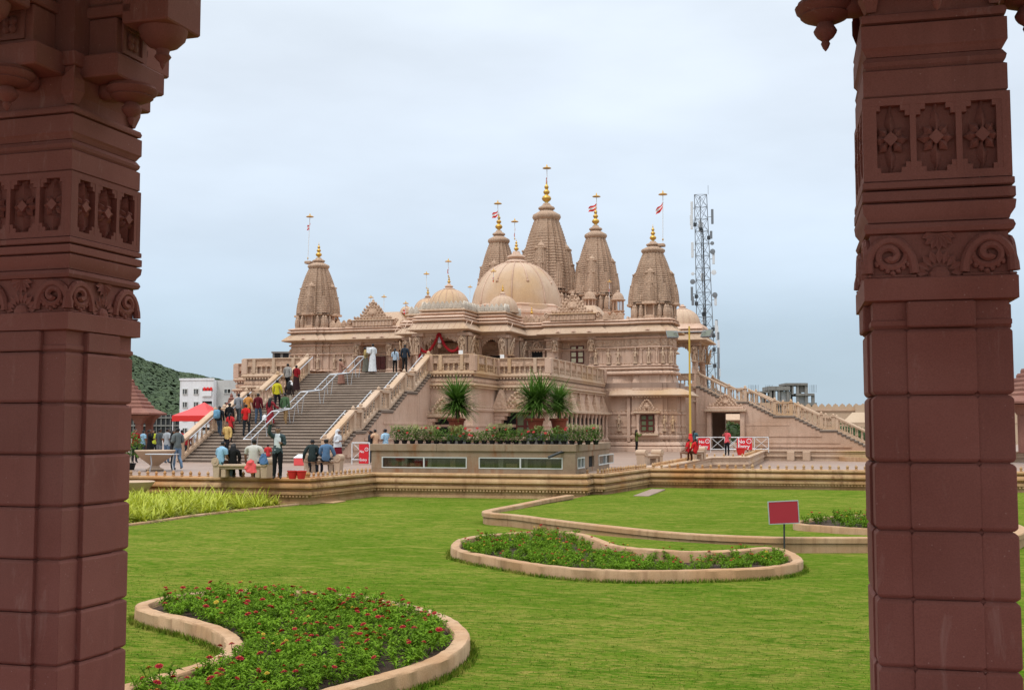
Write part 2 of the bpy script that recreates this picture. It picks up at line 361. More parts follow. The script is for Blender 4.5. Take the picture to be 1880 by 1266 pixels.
# --- plaza terrace
P1 = (-16.7, 35.85); P2 = (-16.35, 40.85); P3 = (-8.2, 40.95); P4 = (-8.2, 42.0); P5 = (-7.75, 42.0); P6 = (-6.95, 48.2)
TERR = [(-60, 35.85), P1, P2, P3, P4, P5, P6, (20, 48.2)]
c1, c2, c3, c4 = [pz(*q) for q in ((1306,838.6),(1374,838.2),(1404,826.5),(1640,826.0))]
plz = [(-60,36.2),(P1[0]-.3,36.2),(P2[0]-.3,41.2),(-8.5,41.3),(-8.5,42.4),(-8.0,42.4),(-7.25,48.9),(-6.85,49.0),(c1.x-.25,c1.y-5)] + [(c1.x,c1.y),(c2.x,c2.y),(c3.x,c3.y),(30,c3.y+.5),(60,160),(-160,160),(-160,36.2)]
quad_sheet('plaza', plz, M['plaza'], 0.0)
quad_sheet('sunken_court', [(-8,48.9),(30,48.9),(30,92),(-10,92)], M['plaza'], -.75)
def run_blocks(parent, name, plan, prof, L, mat, gap=.004, jitter=.25):
    P = [Vector(p) for p in plan]; n = len(P); seg = [(P[i+1]-P[i]).length for i in range(n-1)]
    tot = sum(seg); cum = [0]
    for s in seg: cum.append(cum[-1]+s)
    def pt(d):
        for i in range(n-1):
            if d <= cum[i+1] or i == n-2: return P[i]+(P[i+1]-P[i])*((d-cum[i])/seg[i])
    d = 0; o = []
    while d < tot-.05:
        e = d+L*random.uniform(1-jitter, 1+jitter)
        for c in cum[1:-1]:
            if abs(e-c) < L*.3: e = c+L*.4
        if tot-e < L*.5: e = tot
        pts = [pt(d+gap/2)]+[P[i] for i in range(1, n-1) if d < cum[i] < e]+[pt(e-gap/2)]
        mb = MB().sweep([tuple(p) for p in pts], prof, closed=False)
        o.append(put(name, mb, mat, parent)); d = e
    return o
def along(plan, step, inset=0.0):
    P = [Vector(p) for p in plan]; out = []
    for i in range(len(P)-1):
        d = P[i+1]-P[i]; L = d.length; k = max(1, round(L/step)); u = d/L; nrm = Vector((u.y, -u.x))
        for j in range(k): out.append((P[i]+u*(j+.5)*L/k+nrm*(-inset), math.atan2(u.y, u.x)))
    return out
tw = thing('terrace_wall', (-12,41,-.9), 'long moulded sandstone wall with rows of small pointed buds between lawn and plaza', 'wall')
TPROF_U = [(-.42,-.16),(-.42,0),(.0,0),(.045,-.03),(.055,-.09),(.02,-.125),(-.05,-.14),(-.05,-.16)]
TPROF_M = [(-.42,-.46),(-.42,-.163),(-.055,-.163),(-.055,-.185),(.05,-.20),(.095,-.28),(.10,-.345),(.06,-.375),(-.045,-.395),(-.045,-.46)]
TPROF_L = [(-.42,-.62),(-.42,-.463),(-.03,-.463),(.085,-.475),(.085,-.565),(.03,-.60),(0,-.62)]
TPROF_B = [(-.42,-1.1),(-.42,-.623),(-.05,-.623),(-.05,-.80),(.02,-.815),(.02,-1.1)]
for nm, pf, L in (('coping', TPROF_U, 1.7), ('moulding', TPROF_M, 1.9), ('lower_moulding', TPROF_L, 2.2), ('base_course', TPROF_B, 2.6)):
    run_blocks(tw, nm, [(-34,35.85)]+TERR[1:], pf, L, M['terrace'])
bud = MB().lathe([(.001,-.01),(.055,0),(.062,.02),(.035,.045),(.05,.065),(.062,.095),(.05,.13),(.022,.16),(.001,.19)], 8).mesh('finial', M['terrace'], 50)
for p, a in along([(-34,35.85)]+TERR[1:], .34, .12):
    if -16.3 < p.x < -8.3 and 40.5 < p.y < 41.5: continue
    at('finial', bud, tw, (p.x, p.y, .01), 0, random.uniform(.9,1.08))
dn = MB()
for p, a in along([(-34,35.85)]+TERR[1:], .125, -.045):
    dn.box(-.035,.035,-.03,.03,-.655,-.60, T(p.x,p.y,0,a))
o = put('dentil_row', dn, M['terrace'], tw); o['kind'] = 'stuff'
# low wall across the sunken court
cw = thing('court_wall', (c2.x,c2.y,-.75), 'stepped stone wall on the far side of the sunken court before the right stair', 'wall')
CPL = [(-6.75,49.0),(c1.x-.2,c1.y-5),(c1.x,c1.y),(c2.x,c2.y),(c3.x,c3.y),(30,c3.y+.5)]
for nm, pf, L in (('coping', [(-.6,-.2),(-.6,.02),(.05,.02),(.09,-.03),(.05,-.09),(0,-.12),(0,-.2)], 2.4), ('wall_stone', [(-.5,-.8),(-.5,-.203),(-.04,-.203),(-.04,-.33),(.04,-.36),(.04,-.46),(-.06,-.49),(-.06,-.8)], 2.8)):
    run_blocks(cw, nm, CPL, pf, L, M['temple_light'])
for x in (1450, 1480):
    p = pz(x, 828, 0); put('pier', MB().cbox(p.x-.28,p.x+.28,c3.y-.62,c3.y-.09,-.75,-.05,.04), M['temple_light'], cw)
for p, a in along(CPL[:5], .55, .2): at('finial', bud, cw, (p.x,p.y,.02), 0, 1.0)
# small oval lawn in the court
def kerb_obj(path, closed, w, z0, zt, mat, name='kerb', wob=.006):
    prof = [(-w/2,z0),(-w/2,zt-.02),(-w/2+.018,zt),(w/2-.018,zt),(w/2,zt-.02),(w/2,z0)]
    if not closed: return MB().sweep(path, prof, closed=False)
    mb = MB(); pl = path if area(path) > 0 else path[::-1]
    mb.sweep(pl, prof, closed=True, cap=False); return rough(mb, wob)
def rough(mb, w):
    mb.v = [(p[0]+random.uniform(-w,w), p[1]+random.uniform(-w,w), p[2]+random.uniform(-w,w)*.7) for p in mb.v]; return mb
q = pz(1612, 838, -.45); ov = [(q.x+2.9*math.cos(a), q.y+3.2*math.sin(a)) for a in np.linspace(0, 2*PI, 40, endpoint=False)]
rb = thing('round_lawn_bed', (q.x,q.y,-.75), 'round raised patch of grass in a pale kerb inside the sunken court', 'flower bed')
put('kerb', kerb_obj(ov, True, .28, -.75, -.42, M['kerb_top']), M['kerb_top'], rb)
put('turf', MB().prism(ov, -.75, -.45), M['lawn'], rb)

# --- kerbed beds on the lawn (outlines measured on their rims)
def trace(pts, z, ox=0, oy=0, sc=1): return [tuple(pz(ox+x*sc, oy+y*sc, z))[:2] for x, y in pts]
KW = .19
b1 = smooth(trace([(20,612),(130,580),(280,535),(450,483),(545,440),(583,390),(556,345),(480,305),(350,265),(220,238),(130,212),(112,195),(140,178),(250,150),(430,125),(600,117),(850,120),(1100,140),(1300,165),(1500,205),(1650,258),(1725,320),(1730,370),(1670,430),(1540,490),(1340,548),(1150,600),(1000,640),(800,695),(560,760),(250,770),(60,700)], -.7, 220, 1040, 680/1880), 6, True)
b2 = smooth(trace([(85,292),(110,258),(200,240),(320,229),(450,224),(580,226),(640,240),(700,262),(760,284),(850,297),(960,305),(1080,312),(1200,311),(1320,304),(1430,294),(1490,300),(1540,322),(1562,345),(1530,362),(1450,374),(1350,381),(1150,388),(950,391),(750,388),(550,376),(400,358),(250,332),(140,311)], -.7, 800, 880, 800/1880), 6, True)
def clean(poly, d=.05):
    o = [poly[0]]
    for p in poly[1:]:
        if (Vector(p)-Vector(o[-1])).length > d: o.append(p)
    return o
b1 = clean(b1); b2 = clean(b2)
def bed(name, poly, label, z0, zt, soil, w=KW):
    c = sum((Vector(p) for p in poly), Vector((0,0)))/len(poly)
    t = thing(name, (c.x, c.y, ZL), label, 'flower bed')
    k = put('kerb', kerb_obj(poly, True, w, z0, zt, None), M['kerb_top'], t, 40)
    import bmesh
    bm = bmesh.new(); vs = [bm.verts.new((p[0]-c.x, p[1]-c.y, soil-ZL)) for p in poly]; f = bm.faces.new(vs); bmesh.ops.triangulate(bm, faces=[f]); bm.normal_update()
    if sum(f.normal.z for f in bm.faces) < 0: bmesh.ops.reverse_faces(bm, faces=bm.faces)
    me = bpy.data.meshes.new('soil'); bm.to_mesh(me); bm.free(); me.materials.append(M['soil']); link('soil', me, t)
    return t
bed('flower_bed', b1, 'near kidney shaped flower bed with thick pale stone kerb in the left foreground', ZL-.05, -.70, -.78)
bed('flower_bed', b2, 'long teardrop flower bed with stone kerb below the blank red sign', ZL-.05, -.70, -.80)
# raised lawn held by a curved wall
wallpx = [(1047,908),(1000,916),(950,926),(915,932.5),(897,936.5),(894,939),(905,941.5),(950,945),(1000,951.5),(1075,960.5),(1140,967.5),(1225,976),(1310,981.5),(1387,984.5),(1440,986),(1510,986),(1585,986),(1700,985.5),(1840,982),(1868,977),(1872,968),(1850,958)]
wpl = clean(smooth(trace(wallpx, -.59), 5), .08)
cwall = thing('curved_kerb_wall', (wpl[40][0],wpl[40][1],ZL), 'low curved stone wall holding up the far part of the lawn behind the red sign', 'wall')
put('wall', kerb_obj(wpl[::-1], False, .20, ZL-.05, -.70, None), M['kerb_top'], cwall, 40)
put('coping', kerb_obj(wpl[::-1], False, .27, -.70, -.585, None), M['kerb_top'], cwall, 40)
def zr(y): return -.63-.17*max(0, min(1, (y-24)/22))
ext = [(wpl[-9][0]-.05, wpl[-9][1]+.1),(12,30),(34,30.5)]
put('wall', kerb_obj(ext, False, .20, ZL-.05, -.703, None), M['kerb_top'], cwall, 40)
put('coping', kerb_obj(ext, False, .27, -.70, -.588, None), M['kerb_top'], cwall, 40)
rl = [(p[0], p[1]) for p in wpl[:-8]]+[(12,30),(34,30.5),(34,48.15),(-6.9,48.15),(-7.7,41.95),(-8.2,41.95)]
quad_sheet('raised_lawn', [(x,y,zr(y)) for x,y in rl], M['lawn'])
cres = trace([(640,232),(760,245),(1000,265),(1250,280),(1440,286),(1430,294),(1320,304),(1200,311),(1080,312),(960,305),(850,297),(760,284),(700,262)], -.635, 800, 880, 800/1880)
quad_sheet('lawn_crescent', [(x,y,-.635) for x,y in cres], M['lawn'])
rw = clean(smooth(trace([(575,224),(640,237),(700,258),(760,280),(850,293),(960,301),(1080,308),(1200,307),(1320,300),(1435,290)], -.60, 800, 880, 800/1880), 5), .06)
put('bed_wall', rough(kerb_obj(rw, False, .19, -.85, -.60, None), .006), M['kerb_top'], cwall, 40)
b3 = clean(smooth(trace([(1462,958),(1530,947),(1640,944),(1740,950),(1760,962),(1700,970),(1585,968.5),(1510,964)], -.5), 5, True))
bed('flower_bed', b3, 'far flower bed with low kerb on the raised lawn beside the right pillar', -.75, -.5, -.56, .16)
# strip kerb in front of the lime coloured plants
kl = trace([(180,968),(233,961),(273,956),(353,944.5),(422,936.5),(486,929.5),(546,923.5)], -.84)
sk = thing('edging_kerb', (kl[3][0],kl[3][1],ZL), 'thin stone edging between the lawn and the lime green plants', 'kerb')
for i in range(len(kl)-1):
    a, b = Vector(kl[i]), Vector(kl[i+1]); u = (b-a).normalized()*.006
    put('kerb_stone', kerb_obj([tuple(a+u), tuple(b-u)], False, .13, ZL-.05, -.84, None), M['kerb_top'], sk)
pv = thing('paving_slab', (*pz(630,921,ZL)[:2],ZL), 'loose flat stone slab on the lawn edge below the terrace corner', 'stone slab')
a, b = pz(578,924,ZL), pz(660,918,ZL); put('slab', MB().cbox(a.x,b.x-.2,a.y+.2,a.y+1.3,ZL,ZL+.035,.01), M['terrace'], pv)
pv = thing('paving_slab', (*pz(1180,904,-.72)[:2],-.75), 'flat stone slab on the grass beside the terrace wall bend', 'stone slab')
a = pz(1163,909,-.74); put('slab', MB().cbox(a.x,a.x+.55,a.y,a.y+4.6,-.79,-.738,.01), M['plaza'], pv)

# --- grass blades standing on the lawn (uncountable)
def grass(name, poly, zf, nb, hmin, hmax, keep=None, wid=.007):
    xs = [p[0] for p in poly]; ys = [p[1] for p in poly]
    A = RNG.uniform(size=(int(nb*1.0), 2)); X = min(xs)+A[:,0]*(max(xs)-min(xs)); Yv = min(ys)+A[:,1]*(max(ys)-min(ys))
    m = np.zeros(len(X), bool)
    def ins(poly):
        r = np.zeros(len(X), bool); n = len(poly); j = n-1
        for i in range(n):
            xi, yi = poly[i][0], poly[i][1]; xj, yj = poly[j][0], poly[j][1]
            c = ((yi > Yv) != (yj > Yv)) & (X < (xj-xi)*(Yv-yi)/((yj-yi) if yj != yi else 1e-9)+xi); r ^= c; j = i
        return r
    m = ins(poly) & (RNG.uniform(size=len(X)) < np.clip((24-Yv)/12, 0, 1))
    for k in (keep or []): m &= ~ins(k)
    X, Yv = X[m], Yv[m]; n = len(X); Zv = np.array([zf]*n) if not callable(zf) else np.array([zf(y) for y in Yv])
    a = RNG.uniform(0, 2*PI, n); h = RNG.uniform(hmin, hmax, n); w = RNG.uniform(.6,1.4,n)*wid; l = RNG.uniform(.1,.9,n)*h; b = RNG.uniform(0, 2*PI, n)
    V = np.zeros((n,3,3)); V[:,0] = np.stack([X-np.cos(a)*w, Yv-np.sin(a)*w, Zv-.005],1); V[:,1] = np.stack([X+np.cos(a)*w, Yv+np.sin(a)*w, Zv-.005],1)
    V[:,2] = np.stack([X+np.cos(b)*l, Yv+np.sin(b)*l, Zv+h],1)
    return npmesh(name, V.reshape(-1,3), np.arange(3*n).reshape(-1,3), 3, M['blade'])
vis = trace([(140,1290),(1620,1290),(1620,1040),(140,1040)], ZL)
vis2 = trace([(140,1045),(1620,1045),(1620,912),(180,930)], ZL)
gr = link('grass', grass('grass', vis, ZL, 110000, .006, .022, [b1, b2], .006)); setting(gr, 'stuff')
# longer unmown fringe along the kerbs
def fringe(poly, z, off, n, hmax):
    P = [Vector(p) for p in poly]; k = len(P); V = []; sgn = 1 if area(poly) > 0 else -1
    for _ in range(n):
        i = random.randrange(k); a, b = P[i-1], P[i]; d = b-a
        if d.length < 1e-6: continue
        nn = Vector((d.y,-d.x)).normalized()*sgn; q = a+d*random.random()+nn*(off+abs(random.gauss(0,.04))); h = hmax*random.uniform(.3,1); t = random.random()*6.28; w = .008
        l = h*random.uniform(.1,.8); u = random.random()*6.28
        V += [(q.x-math.cos(t)*w,q.y-math.sin(t)*w,z),(q.x+math.cos(t)*w,q.y+math.sin(t)*w,z),(q.x+math.cos(u)*l,q.y+math.sin(u)*l,z+h)]
    return npmesh('grass_fringe', V, np.arange(len(V)).reshape(-1,3), 3, M['blade'])
setting(link('grass_fringe', fringe(b1, ZL, KW/2, 9000, .09)), 'stuff'); setting(link('grass_fringe', fringe(b2, ZL, KW/2, 8000, .09)), 'stuff')

# --- the pavilion the photographer stands in
quad_sheet('pavilion_floor', [(-7,-1.5),(4,-1.5),(4,5.75),(-7,5.75)], M['red_stone'], 0.0)
pr_ = thing('pavilion', (-1.6,1,0), 'red sandstone pavilion whose dark ceiling hangs over the two near pillars', 'building')
put('ceiling', MB().box(-7,4,-1.5,5.5,4.75,5.0), M['red_stone'], pr_)
put('beam', MB().cbox(-7,4,4.75,5.05,4.4,4.748,.03), M['red_stone'], pr_)
for x in (-3.75,.45): put('beam', MB().cbox(x-.2,x+.2,-1.5,4.747,4.4,4.748,.03), M['red_stone'], pr_)
put('plinth', MB().box(-7,4,-1.5,5.75,-1.1,-.006), M['red_stone'], pr_)

def block(hx, hy, h, ch, cv):                              # dressed stone: wide bevel above and below, fine arris at the sides
    def ring(i, z): x, y = hx-i, hy-i; return [(-x+cv,-y,z),(x-cv,-y,z),(x,-y+cv,z),(x,y-cv,z),(x-cv,y,z),(-x+cv,y,z),(-x,y-cv,z),(-x,-y+cv,z)]
    return MB().rings([ring(ch*.85,.003),ring(ch*.25,.003+ch*.55),ring(0,.003+ch),ring(0,h-ch),ring(ch*.25,h-ch*.55),ring(ch*.85,h)])
def sqsweep(mb, prof, rz=0):
    q = [(-1,-1),(1,-1),(1,1),(-1,1)]
    mb.rings([[(x*h,y*h,z) for x,y in q] for h,z in prof]); return mb
A0, B0 = .262, .128
def pillar(c, rz, label, s=1.0, proud=.015):
    t = thing('carved_pillar', (c[0],c[1],0), label, 'pillar', rz=rz); t.scale = (s,s,1)
    mt = M['red_stone']
    def P(name, mb, sm=False, par=None): return link(name, mb.mesh(name, mt, sm), par or t)
    P('core', MB().box(-.243,.243,-.243,.243,0,3.2))
    cb = block(.068,.068,.245,.014,.003).mesh('corner_block', mt)
    bb = block(.1285,.05,.245,.014,.002).mesh('face_block', mt)
    P('base', MB().cbox(-.33,.33,-.33,.33,0,.058,.015))
    for k in range(8):
        z = .062+k*.247
        for sx in (-1,1):
            for sy in (-1,1): link('corner_block', cb, t, (sx*(A0-.068+random.uniform(-.0015,.0015)), sy*(A0-.068+random.uniform(-.0015,.0015)), z))
        for j in range(4):
            a = j*PI/2; rj = A0-.05+proud+random.uniform(-.002,.002); link('face_block', bb, t, (math.sin(a)*rj, -math.cos(a)*rj, z), a)
    mb = MB(); sqsweep(mb, [(.246,2.036),(.262,2.050),(.262,2.066),(.254,2.072),(.254,2.137)]); P('neck', mb)
    mb = MB(); 
    for j in range(4): mb.cbox(-.128,.128,-.284,-.2,2.042,2.1365,.006, Matrix.Rotation(j*PI/2,4,'Z'))
    P('neck_bay', mb)
    mb = MB(); sqsweep(mb, [(.268,2.138),(.2865,2.142),(.2865,2.222),(.28,2.227)]); P('cap_band', mb)
    mb = MB(); sqsweep(mb, [(.258,2.2275),(.258,2.389)]); P('frieze_ground', mb)
    # scroll frieze
    for j in range(4):
        Mj = Matrix.Rotation(j*PI/2,4,'Z') @ Matrix.Translation((0,-.258,0))
        mb = MB()
        for s in (-1,1):
            cx = s*.185; zc = 2.292
            arc = [(cx+.092*math.cos(a), -.010, zc-.05+.125*math.sin(a)) for a in np.linspace(0, PI, 15)]
            mb.tube(arc, .019, 7, M=Mj)
            for k in range(9):
                a = PI*(k+.5)/9; mb.ell((cx+.098*math.cos(a), -.014, zc-.05+.133*math.sin(a)), (.012,.012,.012), 6, 4, M=Mj)
            sp = [(cx+s*(.066*(1-u*.82))*math.cos(2.4+u*9.5), -.008-.01*u, zc+.018+.055*(1-u*.8)*math.sin(2.4+u*9.5)) for u in np.linspace(0,1,30)]
            mb.tube(sp, [.012+.004*u for u in np.linspace(0,1,30)], 6, M=Mj)
            for k in range(7): mb.ell((cx+s*(.05-.02*k), -.008, 2.243+.012*abs(k-3)), (.013,.012,.013), 6, 4, M=Mj)
            mb.cbox(cx-.1,cx+.1,-.012,.0,2.2285,2.238,.003,Mj)
        P('scroll', mb, 50)
        mb = MB(); mb.ell((0,-.004,2.229), (.045,.022,.04), 10, 5, M=Mj)
        for k in range(9):
            a = PI*(k+.5)/9; d = Vector((math.cos(a),0,math.sin(a))); c0 = Vector((0,-.004,2.232))
            mb.add([c0+d*.042+Vector((0,-.004,0)), c0+d*.07+Vector((-d.z*.016,-.012,d.x*.016)), c0+d*.098+Vector((0,-.006,0)), c0+d*.07+Vector((d.z*.016,-.012,-d.x*.016)), c0+d*.07], [(0,1,2,3),(1,0,4),(2,1,4),(3,2,4),(0,3,4)], Mj)
        for k in range(7):
            a = PI+PI*(k+.5)/7; d = Vector((math.cos(a),0,math.sin(a))); c0 = Vector((0,-.004,2.388))
            mb.add([c0+Vector((0,-.006,0)), c0+d*.045+Vector((-d.z*.013,-.014,d.x*.013)), c0+d*.066+Vector((0,-.006,0)), c0+d*.045+Vector((d.z*.013,-.014,-d.x*.013)), c0+d*.045], [(0,1,2,3),(1,0,4),(2,1,4),(3,2,4),(0,3,4)], Mj)
        P('rosette', mb)
    mb = MB(); sqsweep(mb, [(.262,2.390),(.276,2.394),(.283,2.410),(.276,2.428),(.262,2.434)]); P('roll_moulding', mb, 40)
    mb = MB(); sqsweep(mb, [(.264,2.436),(.268,2.448),(.283,2.470),(.287,2.50),(.276,2.506)]); P('cyma_moulding', mb, 35)
    mb = MB(); sqsweep(mb, [(.276,2.510),(.286,2.514),(.286,2.548),(.272,2.553)]); P('fillet', mb)
    mb = MB(); sqsweep(mb, [(.274,2.558),(.284,2.562),(.284,2.583),(.276,2.588)]); P('fillet', mb)
    mb = MB(); sqsweep(mb, [(.224,2.590),(.224,2.905)]); P('panel_ground', mb)
    # three pierced panels a side
    fr = MB(); z0, z1 = 2.590, 2.906; fr.box(.2235,.2400,-.2400,-.2235,z0+.001,z1-.001); X3 = (-.172,0,.172)
    Lk = [(-.277,-.2465),(-.0975,-.0745),(.0745,.0975),(.2465,.277)]
    for x0,x1 in Lk: fr.box(x0,x1,-.278,-.2245,z0,z1)
    xs_in = [(Lk[i][1],Lk[i+1][0]) for i in range(3)]
    for x0,x1 in xs_in:
        for a,b in ((z0,z0+.03),(z1-.03,z1)): fr.box(x0,x1,-.278,-.2245,a,b)
        for sx in (0,1):
            for lo in (0,1):
                for (dx,dz) in ((.036,.020),(.018,.040)):
                    xa = x0 if sx == 0 else x1-dx; za = z0+.03 if lo == 0 else z1-.03-dz
                    fr.box(xa,xa+dx,-.2765-.0003*dx,-.2345,za,za+dz)
    fm = fr.mesh('panel_frame', mt)
    fl = MB()
    for s in (-1,1):
        fl.rings([[(-.012,-.226,s*.02),(-.0,-.272,s*.02),(.012,-.226,s*.02)],[(-.034,-.226,s*.060),(0,-.276,s*.060),(.034,-.226,s*.060)],[(-.026,-.226,s*.085),(0,-.274,s*.085),(.026,-.226,s*.085)],[(-.010,-.226,s*.112),(0,-.27,s*.112),(.010,-.226,s*.112)],[(-.020,-.226,s*.138),(0,-.262,s*.138),(.020,-.226,s*.138)]][::s])
    for k in range(8):
        a = k*PI/4; L = .066 if k % 2 else .070; d = Vector((math.cos(a),0,math.sin(a))); n_ = Vector((-d.z,0,d.x))
        if k in (2,6): continue
        p = [d*.012+Vector((0,-.27,0)), d*L*.6+n_*.020+Vector((0,-.258,0)), d*L+Vector((0,-.256,0)), d*L*.6-n_*.020+Vector((0,-.258,0)), d*L*.6+Vector((0,-.282,0)), d*L*.6+Vector((0,-.226,0))]
        fl.add(p, [(0,4,1),(1,4,2),(2,4,3),(3,4,0),(0,1,5),(1,2,5),(2,3,5),(3,0,5)])
    fl.box(-.02,.02,-.284,-.24,-.02,.02, Matrix.Rotation(PI/4,4,'Y'))
    flm = fl.mesh('flower_motif', mt)
    for j in range(4):
        f = link('panel_frame', fm, t, (0,0,0), j*PI/2)
        for x in X3: link('flower_motif', flm, f, (x,0,2.748))
    mb = MB(); sqsweep(mb, [(.262,2.909),(.272,2.916),(.272,3.010),(.262,3.016)]); P('band', mb)
    mb = MB(); sqsweep(mb, [(.258,3.018),(.268,3.03),(.272,3.045),(.258,3.066)]); P('roll_moulding', mb)
    mb = MB(); sqsweep(mb, [(.256,3.069),(.268,3.09),(.276,3.10),(.276,3.184),(.262,3.190)]); P('band', mb)
    mb = MB(); sqsweep(mb, [(.258,3.192),(.272,3.198),(.276,3.212),(.27,3.228),(.25,3.236)]); P('roll_moulding', mb, 40)
    mb = MB(); sqsweep(mb, [(.238,3.238),(.232,3.30),(.25,3.38),(.252,3.43)]); P('bell', mb)
    lf = MB()
    for sx in (-1,1):
        for sy in (-1,1):
            Mc = Matrix.Translation((sx*.236,sy*.236,3.245)) @ Matrix.Rotation(math.atan2(sy,sx),4,'Z')
            lf.rings([[(0,-.03,0),(.02,0,0),(0,.03,0)],[(.01,-.055,.06),(.045,0,.06),(.01,.055,.06)],[(.015,-.05,.12),(.05,0,.12),(.015,.05,.12)],[(.02,-.012,.175),(.06,0,.18),(.02,.012,.175)]], M=Mc)
    P('corner_leaf', lf)
    mb = MB(); sqsweep(mb, [(.262,3.432),(.268,3.436),(.268,3.50),(.26,3.505)]); P('abacus', mb)
    mb = MB(); sqsweep(mb, [(.24,3.507),(.24,4.399)]); P('upper_block', mb)
    for j in range(4):
        Mj = Matrix.Rotation(j*PI/2,4,'Z')
        br = P('bracket', MB().cbox(-.20,.20,-.46,-.24,3.385,3.498,.008,Mj))
        P('bowl', MB().lathe([(.03,3.300),(.06,3.305),(.095,3.320),(.105,3.328),(.10,3.334),(.122,3.350),(.127,3.366),(.115,3.376),(.115,3.384)], 24, (0,-.405,0), Mj), 50, br)
        P('lotus_bud', MB().lathe([(.002,3.185),(.012,3.197),(.02,3.215),(.015,3.226),(.036,3.242),(.047,3.258),(.050,3.268),(.040,3.284),(.030,3.302)], 16, (0,-.405,0), Mj), 50, br)
        P('bowl', MB().lathe([(.03,3.32),(.06,3.33),(.07,3.35),(.07,3.384)], 16, (0,-.29,0), Mj), 50, br)
        ub = P('upper_bracket', MB().cbox(-.13,.13,-.40,-.238,3.501,3.70,.006,Mj))
        pf = MB()
        for (x0,x1,za,zb) in ((-.09,-.068,3.53,3.68),(.068,.09,3.53,3.68),(-.068,.068,3.53,3.55),(-.068,.068,3.66,3.68)): pf.box(x0,x1,-.413,-.401,za,zb,Mj)
        for k in range(4):
            a = PI/4+k*PI/2; pf.ell((.026*math.cos(a),-.405,3.605+.026*math.sin(a)), (.024,.012,.024), 8, 4, Mj)
        P('pierced_square', pf, False, ub)
        P('bracket_arm', MB().cbox(-.15,.15,-.50,-.2,3.703,3.76,.01,Mj).cbox(-.13,.13,-.66,-.2,3.77,3.858,.01,Mj))
        ab = P('bracket_arm_end', MB().cbox(-.15,.15,-.70,-.44,3.655,3.90,.008,Mj))
        P('fluted_bowl', MB().lathe([(.03,3.555),(.07,3.575),(.10,3.61),(.112,3.654)], 24, (0,-.58,0), Mj, rib=.08, ribn=24), 40, ab)
        P('pendant', MB().lathe([(.002,3.455),(.012,3.475),(.015,3.49),(.032,3.505),(.042,3.52),(.03,3.537),(.035,3.556)], 12, (0,-.58,0), Mj), 50, ab)
    return t
pillar((.432,4.698), R(1.5), 'dark red carved stone pillar in front, on the right', .935, .008)
pillar((-3.715,4.977), R(-2), 'dark red carved stone pillar in front, on the left, showing its corner', 1.0, .022)
# ================================================================ THE TEMPLE (built in its own frame, turned TR about the vertical)
TR = R(-2.5); RT = Matrix.Rotation(TR, 3, 'Z'); RTi = Matrix.Rotation(-TR, 3, 'Z')
BASE = {}
def wl(o):
    p = Vector((0,0,0))
    while o.parent: p += Vector(o.location); o = o.parent
    return p+(BASE[o.name] if o.name in BASE else Vector(o.location))
def tthing(name, tl, label, cat, group=None, rz=0):
    tl = Vector(tl); o = thing(name, RT @ tl, label, cat, group, TR+rz); BASE[o.name] = tl; return o
def tY(x, y, Y):
    d = RTi @ _ray(x, y); return CAM+d*(Y/d.y)
def tX(x, y, X):
    d = RTi @ _ray(x, y); return CAM+d*(X/d.x)
def tZ(x, y, z):
    return RTi @ pz(x, y, z)
AX = -29.67
def U(pts): return [(AX+u, v) for u, v in pts]
TM, TC, TL, SP = M['temple'], M['temple_carved'], M['temple_light'], M['spire']
temple = tthing('temple', (AX, 86, 0), 'pink sandstone temple with five spires and ribbed domes on a raised platform', 'temple')
def P(name, mb, m=TM, par=None, sm=False): return put(name, mb, m, par or temple, sm)
def sym(half): return [(-u, v) for u, v in half[::-1]]+list(half)
# ---- plans, left to right along the front then round the back
def ratha(cx, cy, h, a=(.42,.72), d=(0,.07,.15)):
    """stepped square plan, counter clockwise"""
    q = []
    side = [(-1+d[2]/1, -1+d[2]), (-a[1], -1+d[2]), (-a[1], -1+d[1]), (-a[0], -1+d[1]), (-a[0], -1), (a[0], -1), (a[0], -1+d[1]), (a[1], -1+d[1]), (a[1], -1+d[2])]
    for j in range(4):
        c, s = math.cos(j*PI/2), math.sin(j*PI/2)
        q += [(cx+h*(x*c-y*s), cy+h*(x*s+y*c)) for x, y in side]
    return q
TU, TVF = 14.03, 83.2
def tower_front(off=0.0):      # front edge of a corner tower, from inner to outer side
    v = TVF; u = TU
    return [(u-1.85,v+.28),(u-1.3,v+.28),(u-1.3,v+.14),(u-.75,v+.14),(u-.75,v),(u+.75,v),(u+.75,v+.14),(u+1.3,v+.14),(u+1.3,v+.28),(u+1.5,v+.28),
            (u+1.5,v+.8),(u+1.6,v+.8),(u+1.6,v+2.2),(u+1.5,v+2.2),(u+1.5,v+3.0)]
HALF_UP = [(1.75,76.75),(1.75,79.8),(4.0,79.8),(4.0,84.1),(6.1,84.1),(6.1,83.35),(10.4,83.35),(10.4,83.52),(TU-1.85,83.52)]+tower_front()+[(11.6,86.2),(11.6,91.9),(16.5,91.9),(16.5,96.9),(11.6,96.9),(11.6,108),(7,108)]
HALF_WALL = [(3.2,84.4),(6.1,84.4),(6.1,83.55),(6.95,83.55),(6.95,84.7),(9.45,84.7),(9.45,83.55),(10.4,83.55),(10.4,83.6),(TU-1.85,83.6)]+tower_front()+[(11.6,86.2),(11.6,108),(7,108)]
UP = U(sym(HALF_UP)); WALL = U(sym(HALF_WALL))
